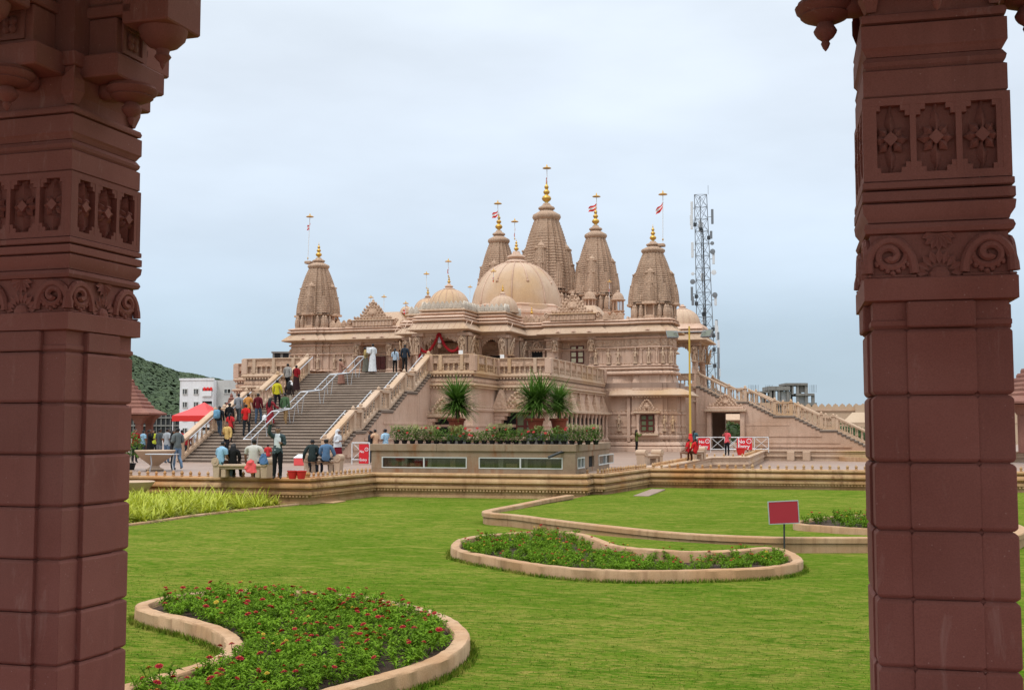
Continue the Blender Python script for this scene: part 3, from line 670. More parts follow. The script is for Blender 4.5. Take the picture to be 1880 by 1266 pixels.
# ---- eave and roll cornices
EAVE = [(-.3,8.55),(0,8.55),(.05,8.66),(.58,8.70),(.62,8.75),(.58,8.82),(.30,9.07),(.02,9.34),(-.3,9.34)]
P('eave', MB().sweep(UP, EAVE), TL, sm=30)
P('cornice', MB().sweep(UP, [(-.3,9.343),(.02,9.345),(.24,9.375),(.30,9.45),(.25,9.52),(.06,9.56),(-.3,9.562)]), TM, sm=30)
P('cornice', MB().sweep(UP, [(-.3,9.565),(.04,9.567),(.18,9.60),(.24,9.67),(.18,9.74),(.03,9.785),(-.3,9.787)]), TM, sm=30)
P('roof', MB().sweep(UP, [(-.2,9.4),(-.2,9.80)]), TM)
# small projecting buds along the eave
tri = MB().add([(-.28,-.0,0),(.28,0,0),(0,0,.30),(0,-.13,.10)], [(0,1,3),(1,2,3),(2,0,3)]).mesh('eave_ornament', TM)
for i, (u, v) in enumerate([(7.2,82.80),(8.4,82.80),(9.6,82.80),(12.7,82.92),(14.03,82.66),(15.35,82.92)]):
    for s in (-1,1): at('eave_ornament', tri, temple, (AX+s*u, v, 8.80))
# eave slab joints on the porch roofs
rib = MB().bar((0,-.0,8.86),(0,.53,9.335),.04,.04).mesh('eave_rib', TM)
for u in np.arange(-2.5,2.6,.42): at('eave_rib', rib, temple, (AX+u, 76.2, 0))
for s in (-1,1):
    for u in np.arange(2.9,4.7,.42): at('eave_rib', rib, temple, (AX+s*u, 79.25, 0))
# ---- upper walls
P('upper_wall', MB().sweep(WALL, [(0,4.6),(0,8.6)]), TM)
def band(name, prof, m=TM): P(name, MB().sweep(WALL, prof), m, sm=30)
band('string_course', [(-.1,8.30),(.10,8.30),(.16,8.36),(.16,8.42),(.05,8.47),(-.1,8.47)])
band('string_course', [(-.1,7.57),(.08,7.57),(.15,7.63),(.15,7.69),(.05,7.73),(-.1,7.73)])
band('frieze', [(-.1,7.76),(.035,7.76),(.035,8.26),(-.1,8.26)], TC)
band('moulding', [(-.1,6.22),(.06,6.22),(.16,6.27),(.16,6.35),(.05,6.41),(-.1,6.41)])
band('moulding', [(-.1,5.98),(.10,5.98),(.22,6.05),(.22,6.13),(.12,6.19),(-.1,6.19)])
band('moulding', [(-.1,5.62),(.18,5.62),(.30,5.70),(.30,5.80),(.18,5.90),(-.1,5.92)])
# triangles carved on frieze
trf = MB().add([(-.22,-.05,.0),(.22,-.05,0),(0,-.05,.36),(0,-.10,.12)], [(0,1,3),(1,2,3),(2,0,3)]).mesh('frieze_triangle', TC)
for s in (-1,1):
    for k, u in enumerate((6.5,9.9,11.0,11.7,12.45,13.0,13.55,14.03,14.5,15.05,15.6)):
        at('frieze_triangle', trf, temple, (AX+s*u, (83.55 if u < 10.2 else 83.6 if u < 12.1 else 83.48 if abs(u-TU) > 1.3 else 83.34 if abs(u-TU) > .75 else 83.2)-.01, 7.83), 0, .9)
# rows of small carved bosses and teeth
def boss_row(plan, z, w, h, step, off, name='boss_row', m=TC, ymax=92):
    mb = MB()
    for q, a in along(plan, step, -off):
        if q.y > ymax: continue
        Mx = T(q.x,q.y,z,0 if False else 0,1) @ Matrix.Rotation(a,4,'Z')
        mb.add([(-w/2,0,h/2),(0,0,0),(w/2,0,h/2),(0,0,h),(0,-.05,h/2)], [(0,1,4),(1,2,4),(2,3,4),(3,0,4)], Mx)
    o = P(name, mb, m); o['kind'] = 'stuff'
def teeth_row(plan, z, w, h, step, off, m=TL, ymax=92):
    mb = MB()
    for q, a in along(plan, step, -off):
        if q.y > ymax: continue
        mb.box(-w/2,w/2,-.06,.08,z,z+h,T(q.x,q.y,0,a))
    o = P('dentil_row', mb, m); o['kind'] = 'stuff'
FW = WALL
teeth_row(FW, 8.475, .12, .075, .24, .03); teeth_row(FW, 7.49, .10, .08, .22, .03)
boss_row(FW, 7.95, .24, .24, .34, .04); boss_row(FW, 6.42, .12, .10, .2, .02); boss_row(FW, 5.93, .2, .05, .3, .21)
# ---- carved figures standing on little brackets
def statue_mesh(v):
    mb = MB(); rnd = random.Random(v)
    mb.cbox(-.17,.17,-.14,.05,0,.09,.02); mb.cbox(-.13,.13,-.12,.04,.09,.15,.02)
    sw = rnd.choice((-1,1))*.035
    for s in (-1,1): mb.tube([(s*.055,-.06,.15),(s*.07+sw,-.07,.36),(s*.06+sw,-.07,.58)], [.045,.05,.07], 7)
    mb.tube([(sw,-.07,.55),(0,-.075,.68),(-sw*.5,-.08,.86),(0,-.08,.94)], [.115,.085,.125,.05], 9)
    mb.ell((0,-.085,1.03), (.068,.072,.085), 8, 6); mb.lathe([(.075,1.07),(.06,1.13),(.03,1.19),(.005,1.25)], 8, (0,-.08,0))
    mb.tube([(-.12,-.08,.89),(-.20,-.09,.72),(-.12-.08*rnd.random(),-.15,.62+.3*rnd.random())], [.04,.035,.03], 6)
    mb.tube([(.12,-.08,.89),(.20,-.09,.73),(.15,-.13,.58+.45*rnd.random())], [.04,.035,.03], 6)
    return mb.mesh('statue', TL, 60)
SM = [statue_mesh(i) for i in range(4)]
k = 0
for s in (-1,1):
    for u, v in ((9.95,83.52),(10.9,83.57),(11.65,83.57),(13.0,83.31),(14.03,83.17),(15.05,83.31),(15.6,83.45)):
        at('statue', SM[k % 4], temple, (AX+s*u, v-.06, 6.42), 0, .98); k += 1
for v in (85.1,): at('statue', SM[k % 4], temple, (AX+15.6, v-.2, 6.42), PI/2, .88); k += 1
for u in (13.45,14.6):
    for s in (-1,1): P('pilaster', MB().lathe([(.10,6.42),(.10,6.5),(.065,6.56),(.07,6.9),(.085,7.0),(.065,7.1),(.07,7.4),(.11,7.48),(.11,7.56)], 8, (AX+s*u, 83.14, 0)), TM, sm=50)
# ---- platform: lower walls
HALF_PL = [(7.5,62.7),(7.5,67.2),(10.8,67.2),(10.8,82.2)]
def tower_low(g): return [(11.2,TVF+.4-g),(12.9,TVF+.4-g),(12.9,TVF+.15-g),(15.15,TVF+.15-g),(15.15,TVF+.3-g),(15.45,TVF+.3-g),(15.45,TVF+.45-g),(15.5+g*.6,TVF+.45-g),(15.5+g*.6,TVF+.9),(15.6+g*.6,TVF+.9),(15.6+g*.6,TVF+2.6),(15.5+g*.6,TVF+2.6),(15.5+g*.6,TVF+3.4)]
PLAN_PL = U(sym(HALF_PL)); 
LOW = U(sym(HALF_PL[:-1]+[(10.8,TVF+.4-1.05)]+tower_low(1.05)+[(14.5,TVF+3.4),(14.5,108),(7,108)]))
P('platform_wall', MB().sweep(LOW, [(0,0),(0,4.62)]), TM)
P('platform_floor', MB().sweep(LOW, [(-.05,4.6),(-.05,5.0)]), M['plaza'])
TOWER_L = [U([(-u, v) for u, v in tower_low(0.0)[::-1]]), U(tower_low(0.0))]
for tl in TOWER_L:                                           # skirts of the two corner towers
    P('skirt_wall', MB().sweep(tl, [(.25,4.62),(.02,5.56),(-.3,5.60)], closed=False), TM)
    P('skirt_eave', MB().sweep(tl, [(.8,3.98),(1.45,4.02),(1.48,4.10),(1.3,4.22),(1.1,4.42),(.6,4.60),(.24,4.64)], closed=False), TL, sm=30)
    dn = MB()
    for q, a in along(tl, .22, -1.33): dn.box(-.05,.05,-.06,.06,3.9,3.985, T(q.x,q.y,0,a))
    o = P('dentil_row', dn, TL); o['kind'] = 'stuff'
    for q, a in along([p for p in tl], 1.1, -.14):
        at('frieze_triangle', trf, temple, (q.x, q.y, 4.75), a, 1.1)
LEDGE1 = [(-.2,4.78),(.10,4.80),(.16,4.86),(.16,4.94),(.08,5.0),(-.2,5.0)]
LEDGE2 = [(-.2,4.10),(.12,4.12),(.22,4.17),(.22,4.24),(.06,4.30),(-.2,4.30)]
PLO = U(HALF_PL[:]); PLW = [U([(4.85,62.7)]+HALF_PL), U([(-u, v) for u, v in ([(3.45,62.7)]+HALF_PL)[::-1]])]
for pl in PLW:
    P('ledge', MB().sweep(pl, LEDGE1, closed=False), TL, sm=30); P('ledge', MB().sweep(pl, LEDGE2, closed=False), TL, sm=30)
    P('carved_band', MB().sweep(pl, [(-.05,4.4),(.035,4.4),(.035,4.56),(-.05,4.56)], closed=False), TC)
    dn = MB()
    for q, a in along(pl, .2, -.08): dn.box(-.05,.05,-.05,.05,4.70,4.795, T(q.x,q.y,0,a)).box(-.05,.05,-.10,.05,4.02,4.115, T(q.x,q.y,0,a))
    o = P('dentil_row', dn, TL); o['kind'] = 'stuff'
for nm, pf in (('base_moulding', [(-.1,-.05),(.34,-.05),(.34,.28),(.22,.36),(-.1,.36)]), ('base_moulding', [(-.1,.38),(.18,.38),(.26,.46),(.18,.62),(.08,.70),(-.1,.70)]), ('base_moulding', [(-.1,.9),(.09,.9),(.14,1.0),(.14,1.12),(.05,1.18),(-.1,1.18)]), ('string_course', [(-.1,2.66),(.05,2.66),(.08,2.72),(.08,2.80),(.04,2.84),(-.1,2.84)]), ('string_course', [(-.1,1.74),(.03,1.74),(.05,1.78),(.05,1.88),(.03,1.92),(-.1,1.92)])):
    P(nm, MB().sweep(LOW, pf), TM, sm=30)
boss_row(LOW, 1.20, .26, .24, .30, .02); boss_row(LOW, .71, .22, .16, .26, .03); boss_row(LOW, 2.85, .2, .18, .32, .01); boss_row(LOW, 4.36, .2, .18, .28, .01)
for u in (12.62,14.9): P('pilaster', MB().box(AX+u-.12, AX+u+.12, 82.36, 82.6, .7, 3.95), TM)
# ---- platform balustrade: carved panels over a row of balusters
balm = MB().lathe([(.07,0),(.07,.05),(.045,.07),(.075,.15),(.06,.22),(.04,.28),(.05,.31),(.07,.34),(.07,.40)], 8).mesh('baluster', TL, 50)
PPOST = MB().cbox(-.11,.11,-.07,.1,0,.874,.02).mesh('panel_post', TL)
pb = tthing('platform_balustrade', (AX, 70, 5.0), 'carved stone balustrade running round the edge of the raised temple platform', 'balustrade')
for pl in PLW:
    put('base_rail', MB().sweep(pl, [(-.25,5.002),(.06,5.002),(.06,5.055),(-.25,5.055)], closed=False), TL, pb)
    put('top_rail', MB().sweep(pl, [(-.28,5.93),(.08,5.93),(.10,5.96),(.08,5.99),(-.28,5.99)], closed=False), TL, pb)
    put('back_slab', MB().sweep(pl, [(-.25,5.056),(-.13,5.056),(-.13,5.452),(-.25,5.452)], closed=False), TM, pb)
    for q, a in along(pl, .34, .0): at('baluster', balm, pb, (q.x,q.y,5.052))
    for q, a in along(pl, 1.5, -.03): at('panel_post', PPOST, pb, (q.x,q.y,5.056), a)
    for o in run_blocks(pb, 'carved_panel', pl, [(-.24,5.455),(.03,5.455),(.06,5.49),(.06,5.53),(.0,5.54),(.0,5.86),(.05,5.87),(.05,5.928),(-.24,5.928)], 1.55, TC): pass
    for i in range(len(pl)):
        q = Vector(pl[i]); put('corner_post', MB().cbox(q.x-.2,q.x+.2,q.y-.2+ (.1 if i < 1 else .1),q.y+.3,5.0,5.95,.03), TM, pb)
# ---- merlon parapets
def merlon(w, h, m=TC):
    mb = MB(); mb.slab([(-w/2,0),(w/2,0),(w/2,h*.5),(w*.33,h*.72),(0,h),(-w*.33,h*.72),(-w/2,h*.5)], -.07, .07)
    mb.slab([(-w*.3,h*.08),(w*.3,h*.08),(w*.3,h*.45),(0,h*.75),(-w*.3,h*.45)], -.10, -.068)
    mb.ell((0,-.095,h*.38), (w*.14,.03,h*.18), 6, 4)
    return mb.mesh('merlon', m)
M['pale_merlon'] = stone('pale_merlon_stone', (.56,.47,.38), (.64,.57,.48), .6, .3, .01, grain=12, vary=.08)
mer = merlon(.46,.58); mer2 = merlon(.52,.60, TC); merp = merlon(.34,.56, M['pale_merlon'])
def merlons(path, z, step, me, inset=.0):
    for q, a in along(path, step, inset): at('merlon', me, temple, (q.x,q.y,z), a)
for s in (-1,1):
    rev = (lambda p: [(-u, v) for u, v in p[::-1]]) if s < 0 else (lambda p: p)
    merlons(U(rev([(4.1,84.1),(6.2,84.1)])), 9.76, .46, mer); merlons(U(rev([(10.0,83.3),(12.1,83.5)])), 9.76, .5, mer2)
    if s > 0: merlons(U([(11.6,87.0),(11.6,91.9)]), 9.76, .5, mer2)
# porch roof drums with pale parapets
PORCH = sym([(1.55,77.35),(1.55,80.2),(3.75,80.2),(3.75,84.2)]); 
P('roof_drum', MB().sweep(U(PORCH), [(0,9.7),(0,9.86),(.08,9.9),(.2,9.96),(.2,10.06),(0,10.12)]), TM)
P('cornice', MB().sweep(U(PORCH), [(-.1,10.12),(.1,10.13),(.26,10.2),(.26,10.27),(.1,10.33),(-.1,10.33)]), TL)
merlons(U(PORCH), 10.33, .36, merp, -.05)
# ---- pediments over the side bays
def pediment(cx, y, z, w, h, par=None, m=TC, name='pediment'):
    mb = MB(); n = 6
    for i in range(n):
        a0 = 1-i/n; ww = w/2*(1.0,.66,.54,.46,.33,.18)[i]; zz = z+h*.82*i/n; th = h*.82/n
        mb.cbox(cx-ww, cx+ww, y-.16+.012*i, y+.2, zz, zz+th*.98, .03)
        k = max(1, int(ww*2/.27))
        for j in range(k+1):
            xx = cx-ww+2*ww*j/k
            mb.ell((xx, y-.17+.012*i, zz+th*.75), (.085,.06,.13), 6, 5)
    mb.ell((cx, y-.13, z+h*.34), (w*.13,.12,h*.20), 10, 6); mb.ell((cx, y-.2, z+h*.30), (w*.06,.10,h*.12), 8, 5)
    mb.lathe([(.16,z+h*.80),(.2,z+h*.85),(.1,z+h*.9),(.12,z+h*.94),(.01,z+h*1.03)], 8, (cx,y-.02,0))
    return P(name, mb, m, par, 60)
for s in (-1,1):
    cx = AX+s*8.2
    P('attic_band', MB().cbox(cx-1.75,cx+1.75,83.1,83.9,9.77,10.22,.04), TC)
    for j in range(12): P('attic_post', MB().box(cx-1.62+j*.295-.035,cx-1.62+j*.295+.035,83.05,83.11,9.8,10.17), TM)
    P('cornice', MB().cbox(cx-1.85,cx+1.85,83.0,83.95,10.223,10.31,.03), TL)
    pediment(cx, 83.3, 10.31, 3.1, 1.62)
    for t in (-1,1): P('scroll', MB().tube([(cx+t*(2.0+.2*(1-u)*math.cos(u*9)), 83.2, 10.15+.25*(1-u)*math.sin(u*9)) for u in np.linspace(0,.9,22)], .07, 6), TC, sm=60)
# ---- spires
def kalash(parent, p, s):
    prof = [(.16,0),(.22,.05),(.10,.11),(.30,.26),(.36,.36),(.28,.50),(.10,.60),(.20,.68),(.25,.78),(.18,.88),(.07,.95),(.14,1.02),(.17,1.10),(.11,1.20),(.04,1.28),(.06,1.34),(.03,1.42),(.005,1.62)]
    return put('finial', MB().lathe([(r*s*.86, z*s) for r, z in prof], 14, p), M['gold'], parent, True)
def curve(t): return (1-.02*t/.25) if t < .25 else .98-.52*((t-.25)/.75)**1.25
def spire_mb(cx, cy, z0, h, w, top=.5, rows=30, base=0.0):
    mb = MB(); rs = []
    for i in range(rows+1):
        t = i/rows; zz = z0+h*t
        hw = w*(1-(1-top)*(max(0, t-base)/(1-base))**1.95)
        for dz, k in ((0, 1.0), (h/rows*.68, .99), (h/rows*.70, .945), (h/rows*.98, .945)) if i < rows else ((0,.95),):
            rs.append([(x,y,zz+dz) for x, y in ratha(cx, cy, hw*k, a=(.34,.64), d=(0,.13,.28))])
    mb.rings(rs); return mb
def turret_mb(cx, cy, z0, h, r):
    mb = MB(); mb.lathe([(r*.95,0),(r*1.05,h*.05),(r*.8,h*.10),(r*.86,h*.16),(r,h*.24),(r*.98,h*.5),(r*.85,h*.68),(r*.6,h*.8),(r*.7,h*.84),(r*.45,h*.9),(r*.1,h)], 8, (cx,cy,z0)); return mb
def shikhara(cx, cy, z0, ztop, w, nback=True):
    h = ztop-z0; zb = z0+.25*h
    root = P('spire', spire_mb(cx, cy, zb, h*.75, w*1.02, .43, 26), SP)
    put('spire_base', MB().sweep(ratha(cx, cy, w*.84, a=(.36,.66), d=(0,.10,.22)), [(.10*w,z0),(.12*w,z0+.02*h),(.05*w,z0+.045*h),(0,z0+.05*h),(0,z0+.205*h),(.10*w,z0+.215*h),(.13*w,z0+.23*h),(.08*w,z0+.249*h)]), SP, root)
    put('spire_disc', MB().lathe([(.38*w,-.03*h),(.50*w,-.008*h),(.55*w,.015*h),(.53*w,.04*h),(.40*w,.06*h),(.28*w,.08*h),(.24*w,.09*h),(.32*w,.105*h),(.31*w,.12*h),(.18*w,.14*h),(.12*w,.165*h)], 28, (cx,cy,ztop), rib=.05, ribn=28), SP, root, 50)
    kalash(root, (cx,cy,ztop+.155*h), h*.165)
    for j in range(4):
        a = j*PI/2; dx, dy = math.sin(a), -math.cos(a)
        if j == 2: continue
        for (o_, ww, hh, zz) in ((.76,.38,.43,.24),(.95,.28,.27,.24)):
            hs = put('half_spire', spire_mb(cx+dx*w*o_, cy+dy*w*o_, z0+zz*h, hh*h, ww*w, .55, 12), SP, root)
            c = (cx+dx*w*o_, cy+dy*w*o_, z0+(zz+hh)*h); q = w*ww/.46
            put('spire_disc', MB().cbox(c[0]-.27*q,c[0]+.27*q,c[1]-.27*q,c[1]+.27*q,c[2]-.012*h,c[2]+.008*h,.02).lathe([(.2*q,.008*h),(.23*q,.02*h),(.15*q,.04*h),(.06*q,.06*h),(.02*q,.085*h)], 10, c), SP, hs, 50)
        q = Vector((cx+dx*w*.98, cy+dy*w*.98)); Mx = T(q.x, q.y, z0, a)
        mb = MB().cbox(-.22*w,.22*w,-.10*w,.1*w,.0,.05*h,.02,Mx).cbox(-.31*w,.31*w,-.26*w,.1*w,.205*h,.238*h,.02,Mx)
        for sx in (-1,1): mb.lathe([(.04*w,.05*h),(.03*w,.09*h),(.035*w,.13*h),(.03*w,.17*h),(.05*w,.205*h)], 6, (sx*.19*w,-.06*w,0), Mx)
        mb.add([(-.27*w,-.12*w,.235*h),(.27*w,-.12*w,.235*h),(0,-.09*w,.31*h),(0,.1*w,.31*h),(-.27*w,.1*w,.235*h),(.27*w,.1*w,.235*h)], [(0,1,2),(0,2,3,4),(1,5,3,2)], Mx)
        put('niche', mb, TC, root)
        put('niche_back', MB().box(-.14*w,.14*w,.075*w,.12*w,.055*h,.2*h,Mx), M['temple'], root)  # plain stone slab at the back of the niche
        for sx in (-1,1):
            for off, r, hh in ((.43,.125,.21),(.72,.14,.21)):
                bx = Mx @ Vector((sx*off*w, .09*w if off < .6 else .17*w, 0)); put('turret', turret_mb(bx.x, bx.y, z0, hh*h, r*w), SP, root, 40)
                bx = Mx @ Vector((sx*off*w, .16*w if off < .6 else .24*w, 0)); put('turret', turret_mb(bx.x, bx.y, z0+.25*h, hh*.62*h, r*.72*w), SP, root, 40)
    for sx in (-1,1):
        for sy in (-1,1):
            put('corner_spire', spire_mb(cx+sx*.62*w, cy+sy*.62*w, z0+.25*h, .26*h, .26*w, .5, 8), SP, root)
    return root
shikhara(AX-TU, 85.15, 9.79, 14.95, 1.58); shikhara(AX+TU, 85.15, 9.79, 14.95, 1.58)
for u, zt, w in ((-4.85,19.75,1.88),(4.85,19.75,1.88),(0,21.8,2.4)):
    P('tower_base', MB().sweep(ratha(AX+u, 105.2, w*1.08), [(0,9.7),(0,12.2),(.15,12.25),(.15,12.4),(0,12.5)]), TM)
    shikhara(AX+u, 105.2, 12.5, zt, w)
# small open kiosks beside the rear spire
for u, v, z, sc in ((7.4,103.2,12.1,1.0),(4.9,102.5,12.2,.95)):
    c = (AX+u, v); kb = P('roof_kiosk', MB().lathe([(.62*sc,0),(.66*sc,.1),(.5*sc,.2),(.62*sc,.3),(.62*sc,.38),(.1,.38)], 12, (c[0],c[1],z)), TM, sm=40)
    for j in range(8): put('column', MB().lathe([(.06,.38),(.05,.5),(.05,1.2),(.09,1.32)], 6, (c[0]+.5*sc*math.cos(j*PI/4), c[1]+.5*sc*math.sin(j*PI/4), z)), TM, kb)
    put('dome', MB().lathe([(.66*sc,1.32),(.68*sc,1.4),(.55*sc,1.46),(.5*sc,1.7),(.36*sc,1.95),(.12*sc,2.12),(.14*sc,2.18),(.02,2.35)], 16, (c[0],c[1],z), rib=.05, ribn=16), SP, kb, 50)
# ---- ribbed domes
def dome(cx, cy, z0, r, h, n=16, fin=1.0, m=TL, big=False):
    prof = [(r*math.cos(a)**.92 if a < 1.5 else .02*r, h*math.sin(a)) for a in np.linspace(0, 1.36, 14)]
    rt = P('dome', MB().lathe([(r*1.06,-.12*r),(r*1.06,-.02*r)]+[(p[0], p[1]) for p in prof], n*4, (cx,cy,z0), rib=.0, ribn=0), m, sm=50)
    for j in range(n):
        a = 2*PI*(j+.5)/n; pth = [(cx+p[0]*1.003*math.cos(a), cy+p[0]*1.003*math.sin(a), z0+p[1]) for p in (prof[5 if big and j % 2 else 0:])]
        put('dome_rib', MB().tube(pth, r*.018, 5), TM, rt, True)
        if big and j % 2: put('rib_knob', MB().ell(pth[0], (r*.035,)*3, 8, 5), TM, rt, True)
    zc = z0+prof[-1][1]
    put('dome_cap', MB().lathe([(.25*r,-.05*r),(.28*r,.02*r),(.20*r,.06*r),(.15*r,.09*r),(.20*r,.14*r),(.19*r,.17*r),(.10*r,.21*r),(.07*r,.28*r)], 20, (cx,cy,zc), rib=.05, ribn=20), TM, rt, 50)
    if fin: kalash(rt, (cx,cy,zc+.27*r), fin)
    return rt
def octo(cx, cy, r): return [(cx+r*math.cos(PI/8+j*PI/4), cy+r*math.sin(PI/8+j*PI/4)) for j in range(8)]
P('dome_drum', MB().sweep(octo(AX+.3,94.4,4.55), [(0,9.7),(0,11.2),(.1,11.25),(.1,11.45),(-.1,11.5),(-.25,11.9),(-.2,12.0),(-.45,12.15)]), TM)
dome(AX+.3, 94.4, 12.1, 3.85, 3.95, 16, .72, TL, True)
dome(AX-.1, 78.9, 10.45, 1.55, 1.5, 16, .42)
for s in (-1,1):
    dome(AX+s*3.05, 82.1, 10.5, 1.15, 1.2, 14, .40)
    P('roof_slope', MB().rings([[(AX+s*8.2-2,85.2,9.78),(AX+s*8.2+2,85.2,9.78),(AX+s*8.2+2,89,9.78),(AX+s*8.2-2,89,9.78)],[(AX+s*8.2-1.0,86.2,11.2),(AX+s*8.2+1.0,86.2,11.2),(AX+s*8.2+1.0,88,11.2),(AX+s*8.2-1.0,88,11.2)]]), TL)
    dome(AX+s*6.9, 87, 11.2, .52, .5, 10, 0)
pq = tY(1249, 600, 94.4)
dome(AX+14.75, 94.4, 10.15, 1.45, 1.4, 16, 0)
P('roof_drum', MB().sweep(U([(12.9,92.5),(16.6,92.5),(16.6,96.3),(12.9,96.3)]), [(.1,9.76),(.1,9.85),(0,9.95),(-.1,10.15)]), TM)
for s in (-1,1):
    sp = P('roof_spirelet', MB().lathe([(.45,0),(.4,.15),(.25,.3),(.15,.5),(.18,.55),(.05,.7)], 8, (AX+s*4.6,84.6,9.78)), TM, sm=40); kalash(sp, (AX+s*4.6,84.6,10.45), .42)
# ---- columns with leaning bracket figures
def bracket_fig(v):
    mb = MB(); rnd = random.Random(v+9)
    mb.slab([(-.17,0),(.17,0),(.2,.09),(-.2,.09)], -.40, .02)
    mb.tube([(-.06,-.22,.09),(-.07,-.27,.38),(-.03,-.25,.62)], [.055,.06,.08], 7); mb.tube([(.06,-.22,.09),(.10,-.30,.36),(.04,-.26,.62)], [.055,.06,.08], 7)
    mb.tube([(0,-.26,.58),(.03,-.30,.76),(-.02,-.34,.98)], [.12,.09,.13], 8); mb.ell((0,-.38,1.15), (.085,.09,.10), 8, 6); mb.lathe([(.09,1.2),(.08,1.28),(.03,1.36)], 8, (0,-.38,0))
    mb.tube([(-.12,-.34,.98),(-.2,-.38,1.16),(-.1,-.42,1.33)], .04, 6); mb.tube([(.12,-.34,.98),(.2,-.36,.8),(.12,-.42,.72)], .04, 6)
    mb.tube([(-.18,-.1,.1),(-.24,-.2,.6),(-.2,-.35,1.1),(0,-.45,1.42),(.2,-.35,1.1),(.24,-.2,.6),(.18,-.1,.1)], .045, 6)
    mb.slab([(-.17,.05),(.17,.05),(.2,1.4),(-.2,1.4)], -.16, .02)
    return mb.mesh('bracket_figure', M['temple_light'], 60)
BF = [bracket_fig(i) for i in range(3)]
def column(u, v, dirs, z0=5.0, z1=8.55, w=.26, par=temple):
    x, y = AX+u, v; h = z1-z0
    c = put('column', MB().cbox(x-w*1.35,x+w*1.35,y-w*1.35,y+w*1.35,z0,z0+.3,.03).cbox(x-w,x+w,y-w,y+w,z0+.3,z0+h*.42,.03).lathe([(w*1.15,z0+h*.42),(w*.95,z0+h*.45),(w*.95,z0+h*.55),(w*1.2,z0+h*.58),(w*1.35,z0+h*.60)], 12, (x,y,0)).cbox(x-w*.9,x+w*.9,y-w*.9,y+w*.9,z0+h*.60,z1-.25,.02).cbox(x-w*1.7,x+w*1.7,y-w*1.7,y+w*1.7,z1-.25,z1,.04), TM, par)
    for i, a in enumerate(dirs):
        at('bracket_figure', BF[(i+int(u*3)) % 3], c, (x+math.sin(a)*w*1.25, y-math.cos(a)*w*1.25, z0+h*.565), a, (1,1,(z1-z0-.25-h*.575)/1.42))
    return c
for s in (-1,1):
    column(s*1.75, 77.25, (0, s*PI/2)); column(s*3.8, 80.2, (0, s*PI/2)); column(s*1.75, 80.2, (0,)); column(s*3.8, 83.2, (s*PI/2,))
    for t in (-1,1): column(s*8.2+t*1.42, 83.75, (0,), 5.95, 8.6, .2)
column(16.05, 92.4, (0, PI/2)); column(16.05, 96.4, (PI/2,))
# scalloped toran arches between the columns
def toran(u0, u1, v, z=8.5, par=temple, along_y=False):
    mb = MB(); n = 9; L = u1-u0
    for i in range(n):
        t = (i+.5)/n; drop = .22+.62*abs(2*t-1)**1.4
        x = L*t-L/2
        mb.slab([(x-L/n*.52,0),(x-L/n*.52,-drop*.8),(x-L/n*.25,-drop),(x,-drop*1.07),(x+L/n*.25,-drop),(x+L/n*.52,-drop*.8),(x+L/n*.52,0)], -.06-.004*i, .06+.004*i)
        mb.ell((x,-.08,-drop*.72), (L/n*.3,.05,.14), 7, 5)
    return put('toran_arch', mb.mesh and MB().add([tuple((T(AX+(u0+u1)/2, v, z, PI/2 if along_y else 0)) @ Vector(p)) for p in mb.v], mb.f), TC, par)
toran(-1.5,1.5,77.25); toran(-3.6,-2.0,80.2); toran(2.0,3.6,80.2); toran(14.1,15.8,92.3)
P('beam', MB().sweep(U(sym([(1.95,77.05),(1.95,79.98),(4.0,79.98),(4.0,84.3)])), [(-.45,8.35),(0,8.35),(0,8.56),(-.45,8.56)], closed=True, cap=False), TM)
P('porch_ceiling', MB().sweep(U(sym([(1.8,77.1),(1.8,80),(3.9,80),(3.9,84.35)])), [(0,8.5),(0,8.56)]), TM)
for x0, x1 in ((-2.9,-1.2),(-.8,.8),(1.2,2.9)):
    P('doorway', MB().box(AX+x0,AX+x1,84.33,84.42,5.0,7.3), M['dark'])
    for xx in (x0,x1): P('door_jamb', MB().cbox(AX+xx-.1,AX+xx+.1,84.2,84.4,5.0,7.4,.02), TM)
# ---- doors and windows of the side bays (upper floor)
def window(cx, y, z0, z1, w, rows, pane, par=temple, fw=.075):
    f = put('window', MB().box(cx-w/2,cx+w/2,y,y+.05,z0,z1), M['door_wood'], par)
    mb = MB(); 
    for (a,b,c,d) in ((-w/2,-w/2+fw,z0,z1),(w/2-fw,w/2,z0,z1),(-fw*.9,fw*.9,z0,z1),(-w/2,w/2,z0,z0+fw),(-w/2,w/2,z1-fw,z1)): mb.box(cx+a,cx+b,y-.04,y-.002,c,d)
    for r in range(1,rows):
        zz = z0+(z1-z0)*r/rows; mb.box(cx-w/2,cx+w/2,y-.038,y-.003,zz-fw*.4,zz+fw*.4)
    put('frame', mb, M['door_wood'], f)
    for r in range(rows):
        za = z0+(z1-z0)*r/rows+fw*.8; zb = z0+(z1-z0)*(r+1)/rows-fw*.8
        for s in (-1,1): put('pane', MB().box(cx+s*w*.26-w*.165,cx+s*w*.26+w*.165,y-.02,y-.001,za,zb), pane, f)
    return f
for s in (-1,1):
    P('balcony_seat', MB().cbox(AX+s*8.2-1.8,AX+s*8.2+1.8,83.15,83.9,5.62,5.93,.05), TC)
    P('recess_ceiling', MB().box(AX+s*8.2-1.25,AX+s*8.2+1.25,83.7,84.72,8.35,8.59), TM)
window(AX+8.2, 84.64, 6.62, 7.95, 1.05, 3, M['etched']); window(AX-8.2, 84.64, 5.95, 7.45, 1.0, 3, M['door_wood'])
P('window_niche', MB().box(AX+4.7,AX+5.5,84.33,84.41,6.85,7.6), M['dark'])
for x in (4.5,5.7): P('pilaster', MB().lathe([(.12,6.4),(.12,6.6),(.08,6.7),(.08,7.4),(.13,7.5),(.13,7.65)], 8, (AX+x,84.25,0)), TM)
